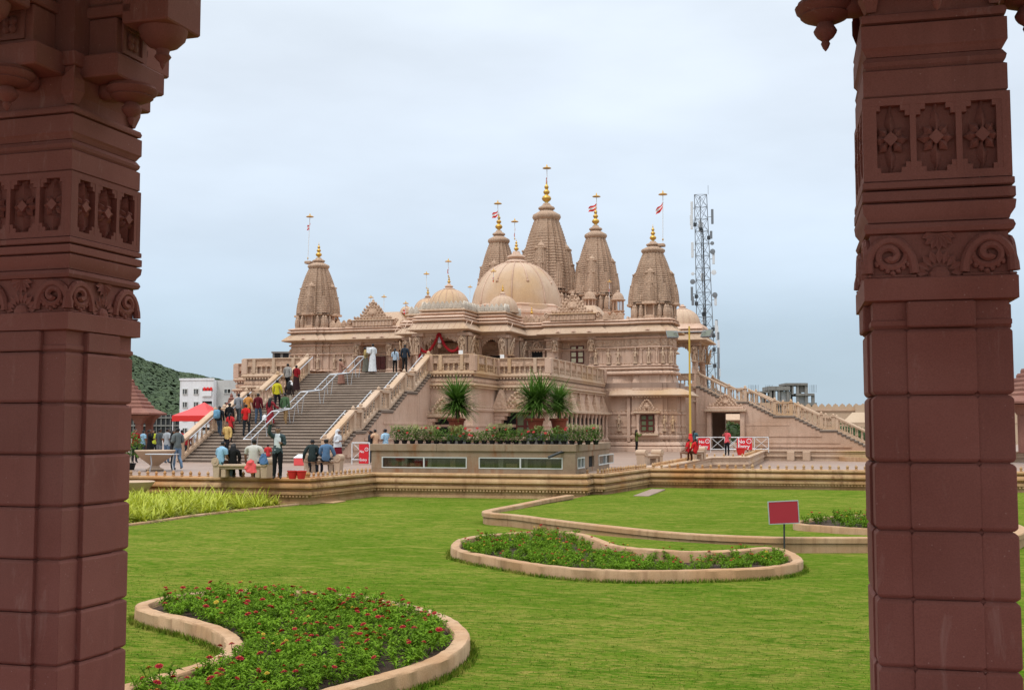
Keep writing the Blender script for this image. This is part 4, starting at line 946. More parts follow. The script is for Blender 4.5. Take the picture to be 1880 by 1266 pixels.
P('niche_lintel', MB().cbox(AX+4.3,AX+5.9,84.1,84.42,7.66,7.78,.03), TL); pediment(AX+5.1, 84.3, 7.78, 1.0, .65)
# ---- lower right tower window and carvings
wy = 82.24
window(AX+14.03, wy-.02, 1.45, 2.65, .98, 3, M['etched_green'])
P('window_sill', MB().cbox(AX+13.2,AX+14.86,81.92,82.3,1.12,1.3,.04), TL)
for t in (-1,1): P('pilaster', MB().lathe([(.17,1.3),(.17,1.4),(.10,1.5),(.11,2.3),(.16,2.5),(.18,2.72)], 10, (AX+14.03+t*.68,82.14,0)), TM, sm=40)
P('window_hood', MB().cbox(AX+13.05,AX+15.0,81.85,82.35,2.74,2.9,.04), TL); pediment(AX+14.03, 82.16, 2.9, 1.5, .95)
for u, sc in ((11.9,1.05),(15.25,1.0),): at('statue', SM[1 if u < 13 else 2], temple, (AX+u, 82.5 if u < 12 else 82.4, 1.45), 0, sc)
at('statue', SM[3], temple, (AX+15.85,82.5,1.45), 0, .95)
# ---- colonnade along the platform side
XS = AX+10.8
clm = MB().cbox(-.15,.15,-.15,.15,0,.22,.03).lathe([(.12,.22),(.10,.3),(.10,.85),(.13,.95),(.09,1.05),(.09,1.6),(.15,1.75),(.17,1.92)], 10).mesh('colonnette', TM, 40)
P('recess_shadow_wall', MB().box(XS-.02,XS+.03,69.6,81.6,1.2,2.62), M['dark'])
for i in range(12):
    y = 69.4+i*1.12; at('colonnette', clm, temple, (XS+.3,y,.72))
P('sill_ledge', MB().cbox(XS,XS+.55,69.0,82.2,.55,.72,.03), TL)
P('hood_ledge', MB().cbox(XS,XS+.62,69.0,82.2,2.64,2.80,.03), TL)
for i in range(6):
    y = 70.2+i*2.24; rs = []
    for k in range(5):
        w = .8*(1-k/5.2); 
        rs.append([(XS-.02,y-w,2.8+k*.26),(XS+.42*(1-k/6),y-w,2.8+k*.26),(XS+.42*(1-k/6),y+w,2.8+k*.26),(XS-.02,y+w,2.8+k*.26)]); rs.append([(XS-.02,y-w*.85,3.02+k*.26),(XS+.36*(1-k/6),y-w*.85,3.02+k*.26),(XS+.36*(1-k/6),y+w*.85,3.02+k*.26),(XS-.02,y+w*.85,3.02+k*.26)])
    P('gable', MB().rings(rs), TC)
# ---- portal in the inner corner of the platform front, and a niche hood left of it
yb = 67.2
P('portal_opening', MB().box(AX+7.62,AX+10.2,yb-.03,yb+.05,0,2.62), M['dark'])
window(AX+9.35, yb-.06, .3, 2.55, 1.15, 3, M['etched_green'])
P('portal_hood', MB().cbox(AX+7.3,AX+10.75,yb-.75,yb+.1,2.66,2.84,.04), TL)
for k in range(4): P('corbel', MB().cbox(AX+7.51+.0,AX+7.75+.22*k,yb-.6,yb,1.7+.24*k,1.93+.24*k,.02), TM)
P('jamb', MB().cbox(AX+10.0,AX+10.4,yb-.35,yb,0,2.65,.03), TM)
pediment(AX+9.0, yb-.3, 2.84, 2.3, 1.2)
for (xx, yy) in ((AX+7.9, yb-.45),): P('gable', MB().rings([[(xx-.5*(1-k/7),yy-.3*(1-k/7),2.84+k*.2),(xx+.5*(1-k/7),yy-.3*(1-k/7),2.84+k*.2),(xx+.5*(1-k/7),yy+.4,2.84+k*.2),(xx-.5*(1-k/7),yy+.4,2.84+k*.2)] for k in range(7)]), TC)
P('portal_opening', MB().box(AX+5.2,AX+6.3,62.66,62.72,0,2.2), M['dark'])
P('portal_hood', MB().cbox(AX+4.7,AX+6.9,62.1,62.75,2.3,2.5,.04), TL)
for k in range(3): P('corbel', MB().cbox(AX+4.75,AX+4.98+.2*k,62.2,62.68,1.6+.22*k,1.82+.22*k,.02), TM)
pediment(AX+5.75, 62.45, 2.5, 1.7, 1.0)
# ---- red garland and hanging ornament on the porch
def catenary(a, b, sag, n=14): return [tuple(Vector(a).lerp(Vector(b), t)-Vector((0,0,sag*4*t*(1-t)))) for t in np.linspace(0,1,n)]
gy = 76.9
g1 = tY(771,655,gy); g2 = tY(806,610,gy); g3 = tY(843,653,gy)
gar = tthing('garland', (g2.x,gy,g2.z), 'deep red flower garland swagged across the temple porch', 'garland')
mb = MB()
for pth in (catenary((g1.x,gy,g1.z+.65),(g2.x,gy,g2.z),.75,18), catenary((g2.x,gy,g2.z),(g3.x,gy,g3.z+.65),.75,18), [(g1.x,gy,g1.z+.65),(g1.x,gy,g1.z)], [(g3.x,gy,g3.z+.65),(g3.x,gy,g3.z)]):
    mb.tube(pth, .085, 7)
    for p in pth: mb.ell((p[0]+random.uniform(-.03,.03),p[1]-.03,p[2]), (.11,.1,.11), 6, 4)
put('garland_rope', mb, M['garland'], gar)
lp = tthing('hanging_lantern', tuple(tY(807,628,gy+.3)), 'small white and amber lantern hanging in the middle of the porch', 'lantern')
c = wl(lp); put('lantern_globe', MB().ell((c.x,c.y,c.z-.25), (.17,.17,.2), 10, 6), M['marble'], lp); put('lantern_cap', MB().lathe([(.14,-.05),(.12,.2),(.05,.35)], 10, tuple(c)), M['white'], lp); put('cord', MB().tube([(c.x,c.y,c.z+.35),(c.x,c.y,8.5)], .012, 5), M['metal_dark'], lp)
for i, (x, y, yy, lb) in enumerate(((846,648,62.75,'small white notice card on the platform rail beside the garland end'),(922,655,67.25,'white notice card on the platform rail below the right porch column'))):
    q = tY(x, y, yy); s = tthing('notice_card', (q.x,q.y,5.99), lb, 'notice'); put('card', MB().box(q.x-.13,q.x+.13,q.y-.02,q.y+.0,6.0,6.22), M['white'], s); put('stand', MB().box(q.x-.1,q.x+.1,q.y+.002,q.y+.12,5.992,6.12), M['steel'], s)

# ================================================================ STAIRS
FL = (10,7,7,8); TRD = .30; RIS = 5.0/32; LANDL = (1.0,1.35,1.35,.0)
def stair(root, half, door=None, rails=True):
    """local frame: first riser at y=0, climbs along +y, 32 risers to z=5"""
    y = 0; z = 0; segs = []; tops = []
    for f, n in enumerate(FL):
        y0, z0 = y, z
        for i in range(n):
            z += RIS; L = TRD+(LANDL[f] if i == n-1 else 0)
            tops.append((y, z, L)); y += L
        segs.append((y0, z0, n))
    mm = M['step']
    for (yy, zz, L) in tops:
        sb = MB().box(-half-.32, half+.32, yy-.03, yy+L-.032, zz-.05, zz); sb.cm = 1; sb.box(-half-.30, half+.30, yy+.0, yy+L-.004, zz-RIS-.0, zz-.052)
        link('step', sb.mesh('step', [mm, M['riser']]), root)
    Lt = y
    # side walls under the flight
    for s in (-1,1):
        x0, x1 = s*(half-.1), s*(half+.24)
        if x0 > x1: x0, x1 = x1, x0
        cuts = [(0, Lt, 0)] if not door else [(0, door[0], 0), (door[0]+.003, door[1]-.003, 2.9), (door[1], Lt, 0)]
        for (ca, cb_, zb_) in cuts:
            pts = [(ca, zb_)]
            for (yy, zz, L) in tops:
                a_, b_ = max(yy, ca), min(yy+L, cb_)
                if b_-a_ > .01: pts += [(a_, max(.05, zz-RIS-.02)), (b_-.001, max(.05, zz-RIS-.02))]
            pts += [(cb_, zb_)]
            me = MB(); me.rings([[(x1,a,b) for a,b in pts],[(x0,a,b) for a,b in pts]])
            link('side_wall', me.mesh('side_wall', TM), root)
        for (zz, ee) in ((.25,.10),(.55,.05),(1.05,.06),(1.9,.03)):
            for (ca, cb_, zb_) in cuts:
                if zb_ or cb_-ca < .8: continue
                y_in = ca if ca else (zz+.3)/5*Lt*1.02+.2
                if cb_-y_in > .3: link('moulding', MB().box(min(s*(half+.238), s*(half+.24+ee)), max(s*(half+.238), s*(half+.24+ee)), y_in, cb_-.02, zz, zz+.14).mesh('moulding', TM), root)
        # balustrade
        npos = []
        for f, (y0, z0, n) in enumerate(segs):
            ya, yb = y0-.05, y0+n*TRD-.25
            za, zb = z0+RIS, z0+n*RIS
            h = .84
            bl = link('balustrade', MB().rings([[(s*(half+.02)+dx, yy, zz+dz) for dx, dz in ((-.16,0),(-.18,.05),(-.18,.16),(-.08,.20),(.08,.20),(.18,.16),(.18,.05),(.16,0))] for yy, zz in ((ya,za+h-.02),(yb,zb+h-.02))]).mesh('balustrade', TL), root)
            link('base_rail', MB().bar((s*(half+.02),ya,za+.02),(s*(half+.02),yb,zb+.02),.26,.12).mesh('base_rail', TL), bl)
            k = int((yb-ya)/.36)
            for j in range(k):
                yy = ya+(yb-ya)*(j+.5)/k; zz = za+(zb-za)*(j+.5)/k
                link('baluster', BALS, bl, (s*(half+.02), yy, zz+.03))
            npos += [(ya-.1, z0+RIS), (yb+.22, zb)]
        for (yy, zz) in npos[:-1]+[(Lt-.15,5.0)]:
            link('newel', MB().cbox(-.13,.13,-.13,.13,-.1,.96,.02).cbox(-.19,.19,-.16,.16,.96,1.05,.03).lathe([(.07,1.05),(.11,1.09),(.10,1.16),(.03,1.24)], 8).mesh('newel', TL), root, (s*(half+.02), yy, zz))
        for f in range(3):
            ya = segs[f][0]+FL[f]*TRD+.1; yb = segs[f+1][0]-.2; zz = segs[f+1][1]
            link('landing_rail', MB().box(s*(half+.02)-.15, s*(half+.02)+.15, ya, yb, zz+.9, zz+1.04).mesh('landing_rail', TL), root)
            link('landing_base_rail', MB().box(s*(half+.02)-.11, s*(half+.02)+.11, ya, yb, zz+.02, zz+.12).mesh('landing_base_rail', TL), root)
            for yy in np.linspace(ya+.15,yb-.15,3): link('baluster', BALS, root, (s*(half+.02),yy,zz+.1))
    return segs, Lt
BALS = MB().cbox(-.055,.055,-.055,.055,0,.12,.012).lathe([(.035,.12),(.05,.2),(.058,.28),(.035,.42),(.032,.56),(.045,.62)], 8).cbox(-.05,.05,-.05,.05,.62,.86,.012).mesh('baluster', TL, 50)
st = tthing('grand_stair', (AX+.7, 49.7, 0), 'broad stone staircase with stone balustrades climbing to the temple front', 'staircase')
SEG, LT = stair(st, 3.95)
st2 = tthing('side_stair', (AX+29.75, 94.4, 0), 'stone staircase with balustrade descending to the right behind the right tower', 'staircase', None, PI/2)
stair(st2, 4.3, (9.9, 12.1))
SX = AX+29.75-LT                                         # where the right stair meets its landing
P('side_platform', MB().box(AX+14.6,SX-.003,90.08,98.7,3.1,4.99), TM)
P('side_platform', MB().box(SX-.9,SX-.003,90.08,98.7,0,3.097), TM)
P('ledge', MB().cbox(AX+16.2,SX+.1,89.9,90.09,4.78,4.98,.03), TL); P('ledge', MB().cbox(AX+16.2,SX+.1,89.92,90.09,3.7,3.85,.03), TL)
put('carved_panel', MB().cbox(AX+15,SX-.2,90.1,90.35,5.45,5.93,.02), TC, pb); put('top_rail', MB().cbox(AX+15,SX-.1,90.03,90.4,5.932,5.99,.015), TL, pb)
for x in np.arange(AX+15.2, SX-.3, .32): at('baluster', balm, pb, (x, 90.2, 5.05))
DX0, DX1 = AX+29.75-12.1, AX+29.75-9.9
P('portal_hood', MB().cbox(DX0-.5,DX1+.5,89.2,89.85,2.95,3.15,.04), TL); P('portal_hood', MB().cbox(DX0-.3,DX1+.3,89.35,89.85,3.153,3.35,.04), TM); pediment((DX0+DX1)/2, 89.7, 3.35, 2.4, 1.0)
for x in (DX0-.18,DX1+.18): P('jamb', MB().cbox(x-.17,x+.17,89.5,89.85,0,2.94,.03), TM)
# steel handrails on the grand stair (local frame of the stair)
def rail_line(x, z=.95, d=0):
    p = []
    for (y0, z0, n) in SEG: p += [(x, y0+.1+d, z0+RIS+z), (x, y0+n*TRD-.15+d, z0+n*RIS+z)]
    return p
hrail = tthing('steel_handrail', (AX+.35, 49.7, 0), 'double steel handrail running up the middle of the grand stair', 'handrail')
for dx in (-.22,.22):
    pl = rail_line(dx, .98, 0 if dx < 0 else .0); link('rail', MB().tube(pl, .028, 8).mesh('rail', M['steel'], 50), hrail)
for f, (y0, z0, n) in enumerate(SEG):
    for t in (0,1):
        yy = y0+.1 if t == 0 else y0+n*TRD-.15; zz = z0+RIS+.98 if t == 0 else z0+n*RIS+.98
        link('cross_bar', MB().tube([(-.22,yy,zz),(.22,yy,zz)], .025, 6).mesh('cross_bar', M['steel']), hrail)
    for t in (.25,.75):
        yy = y0+.1+(n*TRD-.25)*t; zz = z0+RIS+.98+(n-1)*RIS*t
        for dx in (-.22,.22): link('leg', MB().tube([(dx,yy,zz),(dx*.4,yy,zz-.98)], .017, 6).mesh('leg', M['steel']), hrail)
for s, lb in ((-1,'thin steel handrail along the left balustrade of the grand stair'),(1,'thin steel handrail along the right balustrade of the grand stair')):
    h2 = tthing('steel_handrail', (AX+.7+s*3.6, 49.7, 0), lb, 'handrail')
    for f, (y0, z0, n) in enumerate(SEG):
        pl = rail_line(0, 1.0)[2*f:2*f+2]; link('rail', MB().tube(pl, .027, 8).mesh('rail', M['steel'], 50), h2)
        for t in (.1,.9):
            a, b = Vector(pl[0]), Vector(pl[1]); q = a.lerp(b, t); link('rail_bracket', MB().tube([tuple(q), (q.x+s*.25, q.y, q.z-.1)], .016, 5).mesh('rail_bracket', M['steel']), h2)
# ================================================================ PLANTS
def leaf(mb, b, d, L, w, droop=.3, up=None):
    b = Vector(b); d = Vector(d).normalized(); s = d.cross(Vector((0,0,1)))
    s = s.normalized() if s.length > .05 else Vector((1,0,0)); n = s.cross(d)
    m = b+d*L*.45+n*L*.04; t = b+d*L+Vector((0,0,-droop*L))
    return mb.add([b, m-s*w/2+n*w*.2, t, m+s*w/2+n*w*.2, m-n*w*.05], [(0,1,4),(1,2,4),(2,3,4),(3,0,4)])
def rdir(rnd, zmin, zmax):
    a = rnd.random()*2*PI; z = rnd.uniform(zmin, zmax); r = math.sqrt(1-z*z); return Vector((r*math.cos(a), r*math.sin(a), z))
def bed_plant(seed, r=.19, h=.21, n=105):
    rnd = random.Random(seed); mb = MB(); tips = []
    for s in range(9):
        a = rnd.random()*2*PI; q = r*math.sqrt(rnd.random()); hh = h*rnd.uniform(.7,1.1)
        top = Vector((q*math.cos(a)*1.1, q*math.sin(a)*1.1, hh)); base = Vector((q*math.cos(a)*.4, q*math.sin(a)*.4, 0)); tips.append(top)
        mb.tube([tuple(base), tuple(top)], .004, 3, cap=False)
        for k in range(n//9):
            t = .25+.75*(k+rnd.random())/(n/9); p = base.lerp(top, min(1, t))
            leaf(mb, p, rdir(rnd, -.15 if t < .7 else .1, .75), rnd.uniform(.06,.105), rnd.uniform(.022,.036), rnd.uniform(.1,.4))
    return mb.mesh('flowering_plant', M['leaf']), tips
VAR = [bed_plant(i) for i in range(6)]
def flower_mesh(m, r=.036):
    mb = MB()
    for ring, (rr, z, k) in enumerate(((r,.0,11),(r*.72,.008,9),(r*.45,.014,6))):
        for j in range(k):
            a = 2*PI*j/k+ring*.3; c = Vector((math.cos(a), math.sin(a), 0)); s = Vector((-c.y, c.x, 0)); w = rr*.30
            mb.add([Vector((0,0,z)), c*rr*.65-s*w+Vector((0,0,z+.006)), c*rr+Vector((0,0,z+.002)), c*rr*.65+s*w+Vector((0,0,z+.006))], [(0,1,2,3)])
    mb.cm = 1; mb.ell((0,0,.016), (r*.2,r*.2,.008), 6, 4); mb.cm = 2
    mb.tube([(0,0,0),(0,0,-.1)], .004, 3)
    return mb.mesh('flower', [m, M['flower_eye'], M['leaf']])
FR, FY = flower_mesh(M['flower_red']), flower_mesh(M['flower_yellow'], .03)
def plant_bed(poly, z, n, gap, label, group, nfl, s0=1.0, ny=.06, margin=.16):
    xs = [p[0] for p in poly]; ys = [p[1] for p in poly]; pts = []; tries = 0
    rnd = random.Random(len(label))
    while len(pts) < n and tries < n*400:
        tries += 1; p = (rnd.uniform(min(xs),max(xs)), rnd.uniform(min(ys),max(ys)))
        if not inside(p, poly) or edge_dist(p, poly) < margin: continue
        if any((p[0]-q[0])**2+(p[1]-q[1])**2 < gap*gap for q in pts): continue
        pts.append(p)
    for p in pts:
        v = rnd.randrange(6); me, tips = VAR[v]; s = s0*rnd.uniform(.8,1.2)
        o = link('flowering_plant', me, None, (p[0],p[1],z), rnd.random()*6.28, s); tag(o, label, 'plant', group)
        k = rnd.choices((0,1,2,3), nfl)[0]
        for t in rnd.sample(tips, k):
            f = link('flower', FY if rnd.random() < ny else FR, o, (t.x, t.y, t.z+rnd.uniform(.02,.06)), rnd.random()*6, rnd.uniform(.8,1.2)); f.rotation_euler = (rnd.uniform(-.35,.35), rnd.uniform(-.5,.1), rnd.random()*6)
    return pts
def plant_fill(name, poly, z, n, s0, nfl, margin=.16, seed=5):
    rnd = random.Random(seed); xs = [p[0] for p in poly]; ys = [p[1] for p in poly]; out = MB(); k = 0
    fr = [[tuple(v.co) for v in me.vertices] for me, _ in VAR]; ff = [[tuple(p.vertices) for p in me.polygons] for me, _ in VAR]
    fl = [(([tuple(v.co) for v in m.vertices]), [(tuple(p.vertices), p.material_index) for p in m.polygons]) for m in (FR, FY)]
    while k < n:
        p = (rnd.uniform(min(xs),max(xs)), rnd.uniform(min(ys),max(ys)))
        if not inside(p, poly) or edge_dist(p, poly) < margin: continue
        v = rnd.randrange(6); s = s0*rnd.uniform(.75,1.15); Mx = T(p[0],p[1],z,rnd.random()*6.28,s); out.cm = 0; out.add(fr[v], ff[v], Mx); k += 1
        if rnd.random() < nfl:
            t = rnd.choice(VAR[v][1]); F = fl[rnd.random() < .15]; b = len(out.v); Mf = Mx @ Matrix.Translation((t.x,t.y,t.z+.03)) @ Matrix.Rotation(rnd.uniform(-.4,.4),4,'X')
            out.v += [tuple(Mf @ Vector(q)) for q in F[0]]
            for q, mi in F[1]: out.f.append(tuple(i_+b for i_ in q)); out.mi.append((1 if F is fl[0] else 2) if mi == 0 else 2 if mi == 1 else 0)
    return setting(link(name, out.mesh(name, [M['leaf'], M['flower_red'], M['flower_yellow']])), 'stuff')
PB1 = plant_bed(b1, -.78, 190, .21, 'leafy plant with small red flowers growing in the near kidney shaped bed', 'red flowering plants in the near bed', (2,5,4,1), .95, .06, .2)
plant_fill('bedding_foliage', b1, -.79, 70, .92, .0, .24, 4)
PB2 = plant_bed(b2, -.80, 105, .30, 'leafy plant with red or yellow flowers growing in the teardrop bed below the sign', 'flowering plants in the teardrop bed', (5,4,2,0), .88, .2)
plant_fill('bedding_foliage', b2, -.80, 210, .82, .3)
plant_fill('bedding_foliage', b3, -.56, 60, 1.0, .8, .12)
# lime green strap leaved ground cover
def straps(mb, c, n, L, w, rnd, tilt=(.35,1.2), seg=4, zsq=1.0):
    for _ in range(n):
        a = rnd.random()*2*PI; el = rnd.uniform(*tilt); l = L*rnd.uniform(.6,1.1); ww = w*rnd.uniform(.7,1.2); p = Vector(c); V = []; d = Vector((math.cos(a)*math.cos(el), math.sin(a)*math.cos(el), math.sin(el))); s = Vector((-math.sin(a), math.cos(a), 0))
        for k in range(seg+1):
            t = k/seg; wk = ww*(1-t)**.6*.5+.0015; V += [p-s*wk, p+s*wk]; d = (d-Vector((0,0,.35*zsq*rnd.uniform(.8,1.2)))).normalized(); p = p+d*l/seg
        mb.add(V, [(2*k,2*k+1,2*k+3,2*k+2) for k in range(seg)])
    return mb
lp_poly = kl+[(-16.95,35.4),(-34,35.4),(kl[0][0]-9,kl[0][1]+1)]
rnd = random.Random(3); mb = MB(); xs = [p[0] for p in lp_poly]; ys = [p[1] for p in lp_poly]; cnt = 0
while cnt < 1000:
    p = (rnd.uniform(min(xs),max(xs)), rnd.uniform(min(ys),max(ys)))
    if inside(p, lp_poly) and edge_dist(p, lp_poly) > .14: straps(mb, (p[0],p[1],-.9), 32, (.46+.34*min(1,edge_dist(p,lp_poly)))*rnd.uniform(.8,1.2), .044, rnd, (.45,1.35), 3); cnt += 1
o = link('ground_cover', mb.mesh('ground_cover', M['lime'])); setting(o, 'stuff')
quad_sheet('planting_soil', [(x,y,-.885) for x,y in lp_poly], M['soil'])

# ================================================================ PLANTER KIOSK on the terrace wall
kx0 = py(682,840,41.15).x; kx1 = py(1056,840,41.15).x
ks = thing('planter_kiosk', (kx0,41.15,0), 'rust stained granite planter block with strip windows carrying the hedge of pots', 'planter')
G = M['granite']
def K(name, mb, m=G, par=None): return put(name, mb, m, par or ks)
ky0, ky1 = 41.15, 48.2
K('core', MB().box(kx0+.12,kx1-.12,ky0+.12,ky1,0,.8), M['dark'])
for i in range(3):
    a, b = kx0-.05+(kx1-kx0+.1)*i/3, kx0-.05+(kx1-kx0+.1)*(i+1)/3
    K('coping_slab', MB().cbox(a+.003,b-.003,ky0-.06,ky0+.35,.82,1.08,.012)); 
for i in range(3):
    a, b = ky0+.353+(ky1-ky0-.3)*i/3, ky0+.347+(ky1-ky0-.3)*(i+1)/3; K('coping_slab', MB().cbox(kx1-.35,kx1+.05,a,b,.82,1.08,.012))
K('planter_top', MB().box(kx0,kx1-.36,ky0+.36,ky1,.80,1.04), M['soil'])
K('fascia', MB().box(kx0,kx1,ky0,ky0+.1,.60,.818)); K('fascia', MB().box(kx1-.1,kx1,ky0+.103,ky1,.60,.818))
K('base_panel', MB().box(kx0,kx1,ky0,ky0+.1,-.02,.17)); K('base_panel', MB().box(kx1-.1,kx1,ky0+.103,ky1,-.02,.17))
def wx(x): return py(x, 850, ky0).x
wins = [(wx(701),wx(857)),(wx(879),wx(1033))]
cur = kx0
for a, b in wins+[(kx1,kx1)]:
    K('wall_panel', MB().box(cur,a,ky0,ky0+.1,.173,.597)); cur = b
def strip_window(x0, x1):
    w = K('strip_window', MB().box(x0,x1,ky0+.085,ky0+.095,.175,.595), M['room'])
    fr = MB(); t = .035
    for (a,b,c,d) in ((x0,x1,.175,.175+t),(x0,x1,.595-t,.595),(x0,x0+t,.21,.56),(x1-t,x1,.21,.56),((x0+x1)/2-.025,(x0+x1)/2+.025,.21,.56)): fr.box(a,b,ky0-.015,ky0+.048,c,d)
    K('frame', fr, M['frame'], w)
    for s in (0,1):
        a = x0+t+(x1-x0)/2*s*.99; b = a+(x1-x0)/2-t*1.8
        K('pane', MB().box(a,b,ky0+.03,ky0+.036,.21,.56), M['clear_glass'], w)
        for f, g_, h_, m_k in (((.08,.16,.56,'grey_wall'),(.30,.50,.50,'concrete'),(.62,.74,.56,'cream')) if (s+int(x0)) % 2 else ((.12,.36,.44,'concrete'),(.46,.58,.56,'grey_wall'),(.66,.93,.36,'cream'))): K('blind', MB().box(a+(b-a)*f,a+(b-a)*g_,ky0+.06,ky0+.084,.21,h_), M[m_k], w)
for a, b in wins: strip_window(a, b)
cur = ky0+.103
sy = [px(x, 850, kx1).y for x in (1060,1073,1081,1091,1099,1126)]
for a, b, nm in ((sy[0],sy[1],'w'),(sy[2],sy[3],'d'),(sy[4],sy[5],'w')):
    K('wall_panel', MB().box(kx1-.1,kx1,cur,a,.173,.597)); cur = b
    if nm == 'w':
        w = K('strip_window', MB().box(kx1-.06,kx1-.05,a,b,.175,.595), M['glass']); fr = MB(); t = .05
        for (p,q,c,d) in ((a,b,.175,.175+t),(a,b,.595-t,.595),(a,a+t,.225,.545),(b-t,b,.225,.545)): fr.box(kx1-.048,kx1+.02,p,q,c,d)
        if b-a > .9: fr.box(kx1-.048,kx1+.02,(a+b)/2-.03,(a+b)/2+.03,.225,.545)
        K('frame', fr, M['frame'], w)
    else: K('doorway', MB().box(kx1-.09,kx1-.08,a,b,.0,.597), M['dark'])
K('wall_panel', MB().box(kx1-.1,kx1,cur,ky1,.173,.597))
sp = py(1028,828,ky0-.1)
K('drain_pipe', MB().tube([(sp.x+.15,ky0+.1,sp.z-.02),(sp.x+.02,ky0-.12,sp.z-.04),(sp.x-.38,ky0-.35,sp.z-.22)], .05, 10), M['metal_dark'])
dp = thing('stake', tuple(pz(1078,913,-.9)), 'thin grey metal stake standing in the lawn at the terrace wall corner', 'pole')
q = Vector(dp.location); put('rod', MB().tube([(q.x,q.y,-.9),(q.x,q.y,.15)], .022, 6), M['tower_metal'], dp); put('cap', MB().tube([(q.x,q.y,.151),(q.x,q.y,.19)], .03, 6), M['tower_dark'], dp)
# hedge of potted shrubs along its edge
POT = MB().lathe([(.085,0),(.115,.12),(.125,.125),(.125,.15),(.105,.15),(.10,.12),(.001,.12)], 12).mesh('pot', M['black'], 40)
def shrub(seed, m, r=.30, h=.62, n=230, L=.10, z0=.10):
    rnd = random.Random(seed); mb = MB()
    for _ in range(5): mb.tube([(0,0,.15),(rnd.uniform(-.1,.1),rnd.uniform(-.1,.1),.3),(rnd.uniform(-.2,.2),rnd.uniform(-.2,.2),h)], .008, 4)
    for _ in range(n):
        d = rdir(rnd, -.75, 1); q = Vector((d.x*r*rnd.uniform(.5,1), d.y*r*rnd.uniform(.5,1), z0+(d.z*.5+.5)*(h-z0)*rnd.uniform(.8,1.08))); leaf(mb, q, rdir(rnd,-.3,.8), L*rnd.uniform(.7,1.3), L*.5, .2)
    return mb.mesh('foliage', m)
SH = [shrub(i, M['hedge']) for i in range(4)]; SHP = [shrub(i+20, M['pale_leaf'], .24, .74, 70, .08, .48) for i in range(3)]
FB = flower_mesh(M['flower_red'], .06)
rnd = random.Random(12); nP = 26
for i in range(nP):
    x = 728+(1094-728)*i/(nP-1); q = py(x, 812, 41.55+rnd.uniform(-.05,.08)); z = 1.04
    t = thing('potted_shrub', (q.x,q.y,z), 'bushy green shrub with pale tips in a black pot along the planter edge', 'potted plant', 'potted shrubs along the planter edge', rnd.random()*6)
    link('pot', POT, t, (0,0,.04))
    k = rnd.uniform(.85,1.1); link('foliage', SH[rnd.randrange(4)], t, (0,0,0), rnd.random()*6, (k,k,k*rnd.uniform(.9,1.1)))
    if rnd.random() < .6: link('pale_foliage', SHP[rnd.randrange(3)], t, (rnd.uniform(-.08,.08),rnd.uniform(-.05,.1),rnd.uniform(-.02,.08)), rnd.random()*6)
    for _ in range(rnd.choice((0,1,1,2))):
        a = rnd.uniform(PI*.9,PI*2.1)-t.rotation_euler.z; f = link('flower', FB, t, (.25*math.cos(a),.28*math.sin(a),rnd.uniform(.35,.66))); f.rotation_euler = (rnd.uniform(.3,1.1),0,rnd.uniform(-.5,.5)-t.rotation_euler.z)
# three strap leaved palms in terracotta pots
def palm(x, y, Y, h, r, label, seed, heads):
    q = py(x, y, Y); rnd = random.Random(seed); t = thing('potted_palm', (q.x,Y,1.46), label, 'potted palm')
    K('pot_stand', MB().cbox(q.x-.3,q.x+.3,Y-.3,Y+.3,1.042,1.458,.02), M['concrete'])
    P_ = lambda n, mb, m, sm=False: link(n, mb.mesh(n, m, sm), t)
    P_('pot', MB().lathe([(.21,0),(.22,.05),(.31,.50),(.36,.51),(.37,.60),(.33,.60),(.31,.53),(.001,.53)], 20), M['terracotta'], 40)
    tr = MB(); fo = MB()
    for (dx, dy, hh, n) in heads:
        tr.tube([(dx*.3,dy*.3,.5),(dx*.7,dy*.7,.5+(h-.5)*.25),(dx,dy,hh)], [.05,.045,.035], 7)
        for k in range(7):
            z = hh-(hh-.75)*k/7*.55; straps(fo, (dx*(1-k*.06),dy*(1-k*.06),z), n//6+ (8 if k < 2 else 0), r*1.12*rnd.uniform(.9,1.15), .052, rnd, (-.10-.06*k, 1.3-.13*k), 5, .20+.02*k)
    P_('trunk', tr, M['bark']); P_('foliage', fo, M['palm'])
palm(838, 795, 43.0, 1.4, 1.0, 'round dark green palm in a terracotta pot, standing alone left of the other two', 1, [(0,0,1.40,620),(.1,.05,1.25,200)])
palm(983, 795, 43.0, 1.75, 1.0, 'tallest two headed palm in a terracotta pot on the planter', 2, [(-.16,0,1.42,440),(.26,.05,1.52,380)])
palm(1026, 795, 43.7, 1.5, .92, 'rightmost lighter palm in a terracotta pot beside the tallest palm', 3, [(0,0,1.33,480)])

# ================================================================ THINGS ON LAWN AND PLAZA
sgp = pz(1440,1006,-.78); Ys = sgp.y
sg = thing('sign', tuple(sgp), 'blank dark red sign board with silver frame on a thin post in the lawn', 'sign')
c = py(1438.5, 940, Ys-.04); hw, hh = .315, .235
tilt = Matrix.Translation(c) @ Matrix.Rotation(R(-2.5),4,'Y') @ Matrix.Rotation(R(16),4,'Z')
put('panel', MB().box(-hw+.018,hw-.018,-.012,.012,-hh+.018,hh-.018,tilt), M['red_paint'], sg)
mb = MB()
for (a,b,cc,d) in ((-hw,hw,-hh,-hh+.016),(-hw,hw,hh-.016,hh),(-hw,-hw+.016,-hh+.017,hh-.017),(hw-.016,hw,-hh+.017,hh-.017)): mb.box(a,b,-.016,.016,cc,d,tilt)
put('frame', mb, M['steel'], sg); put('post', MB().tube([tuple(sgp),(c.x+.01,Ys+.0,c.z+.1)], .018, 8), M['metal_dark'], sg)
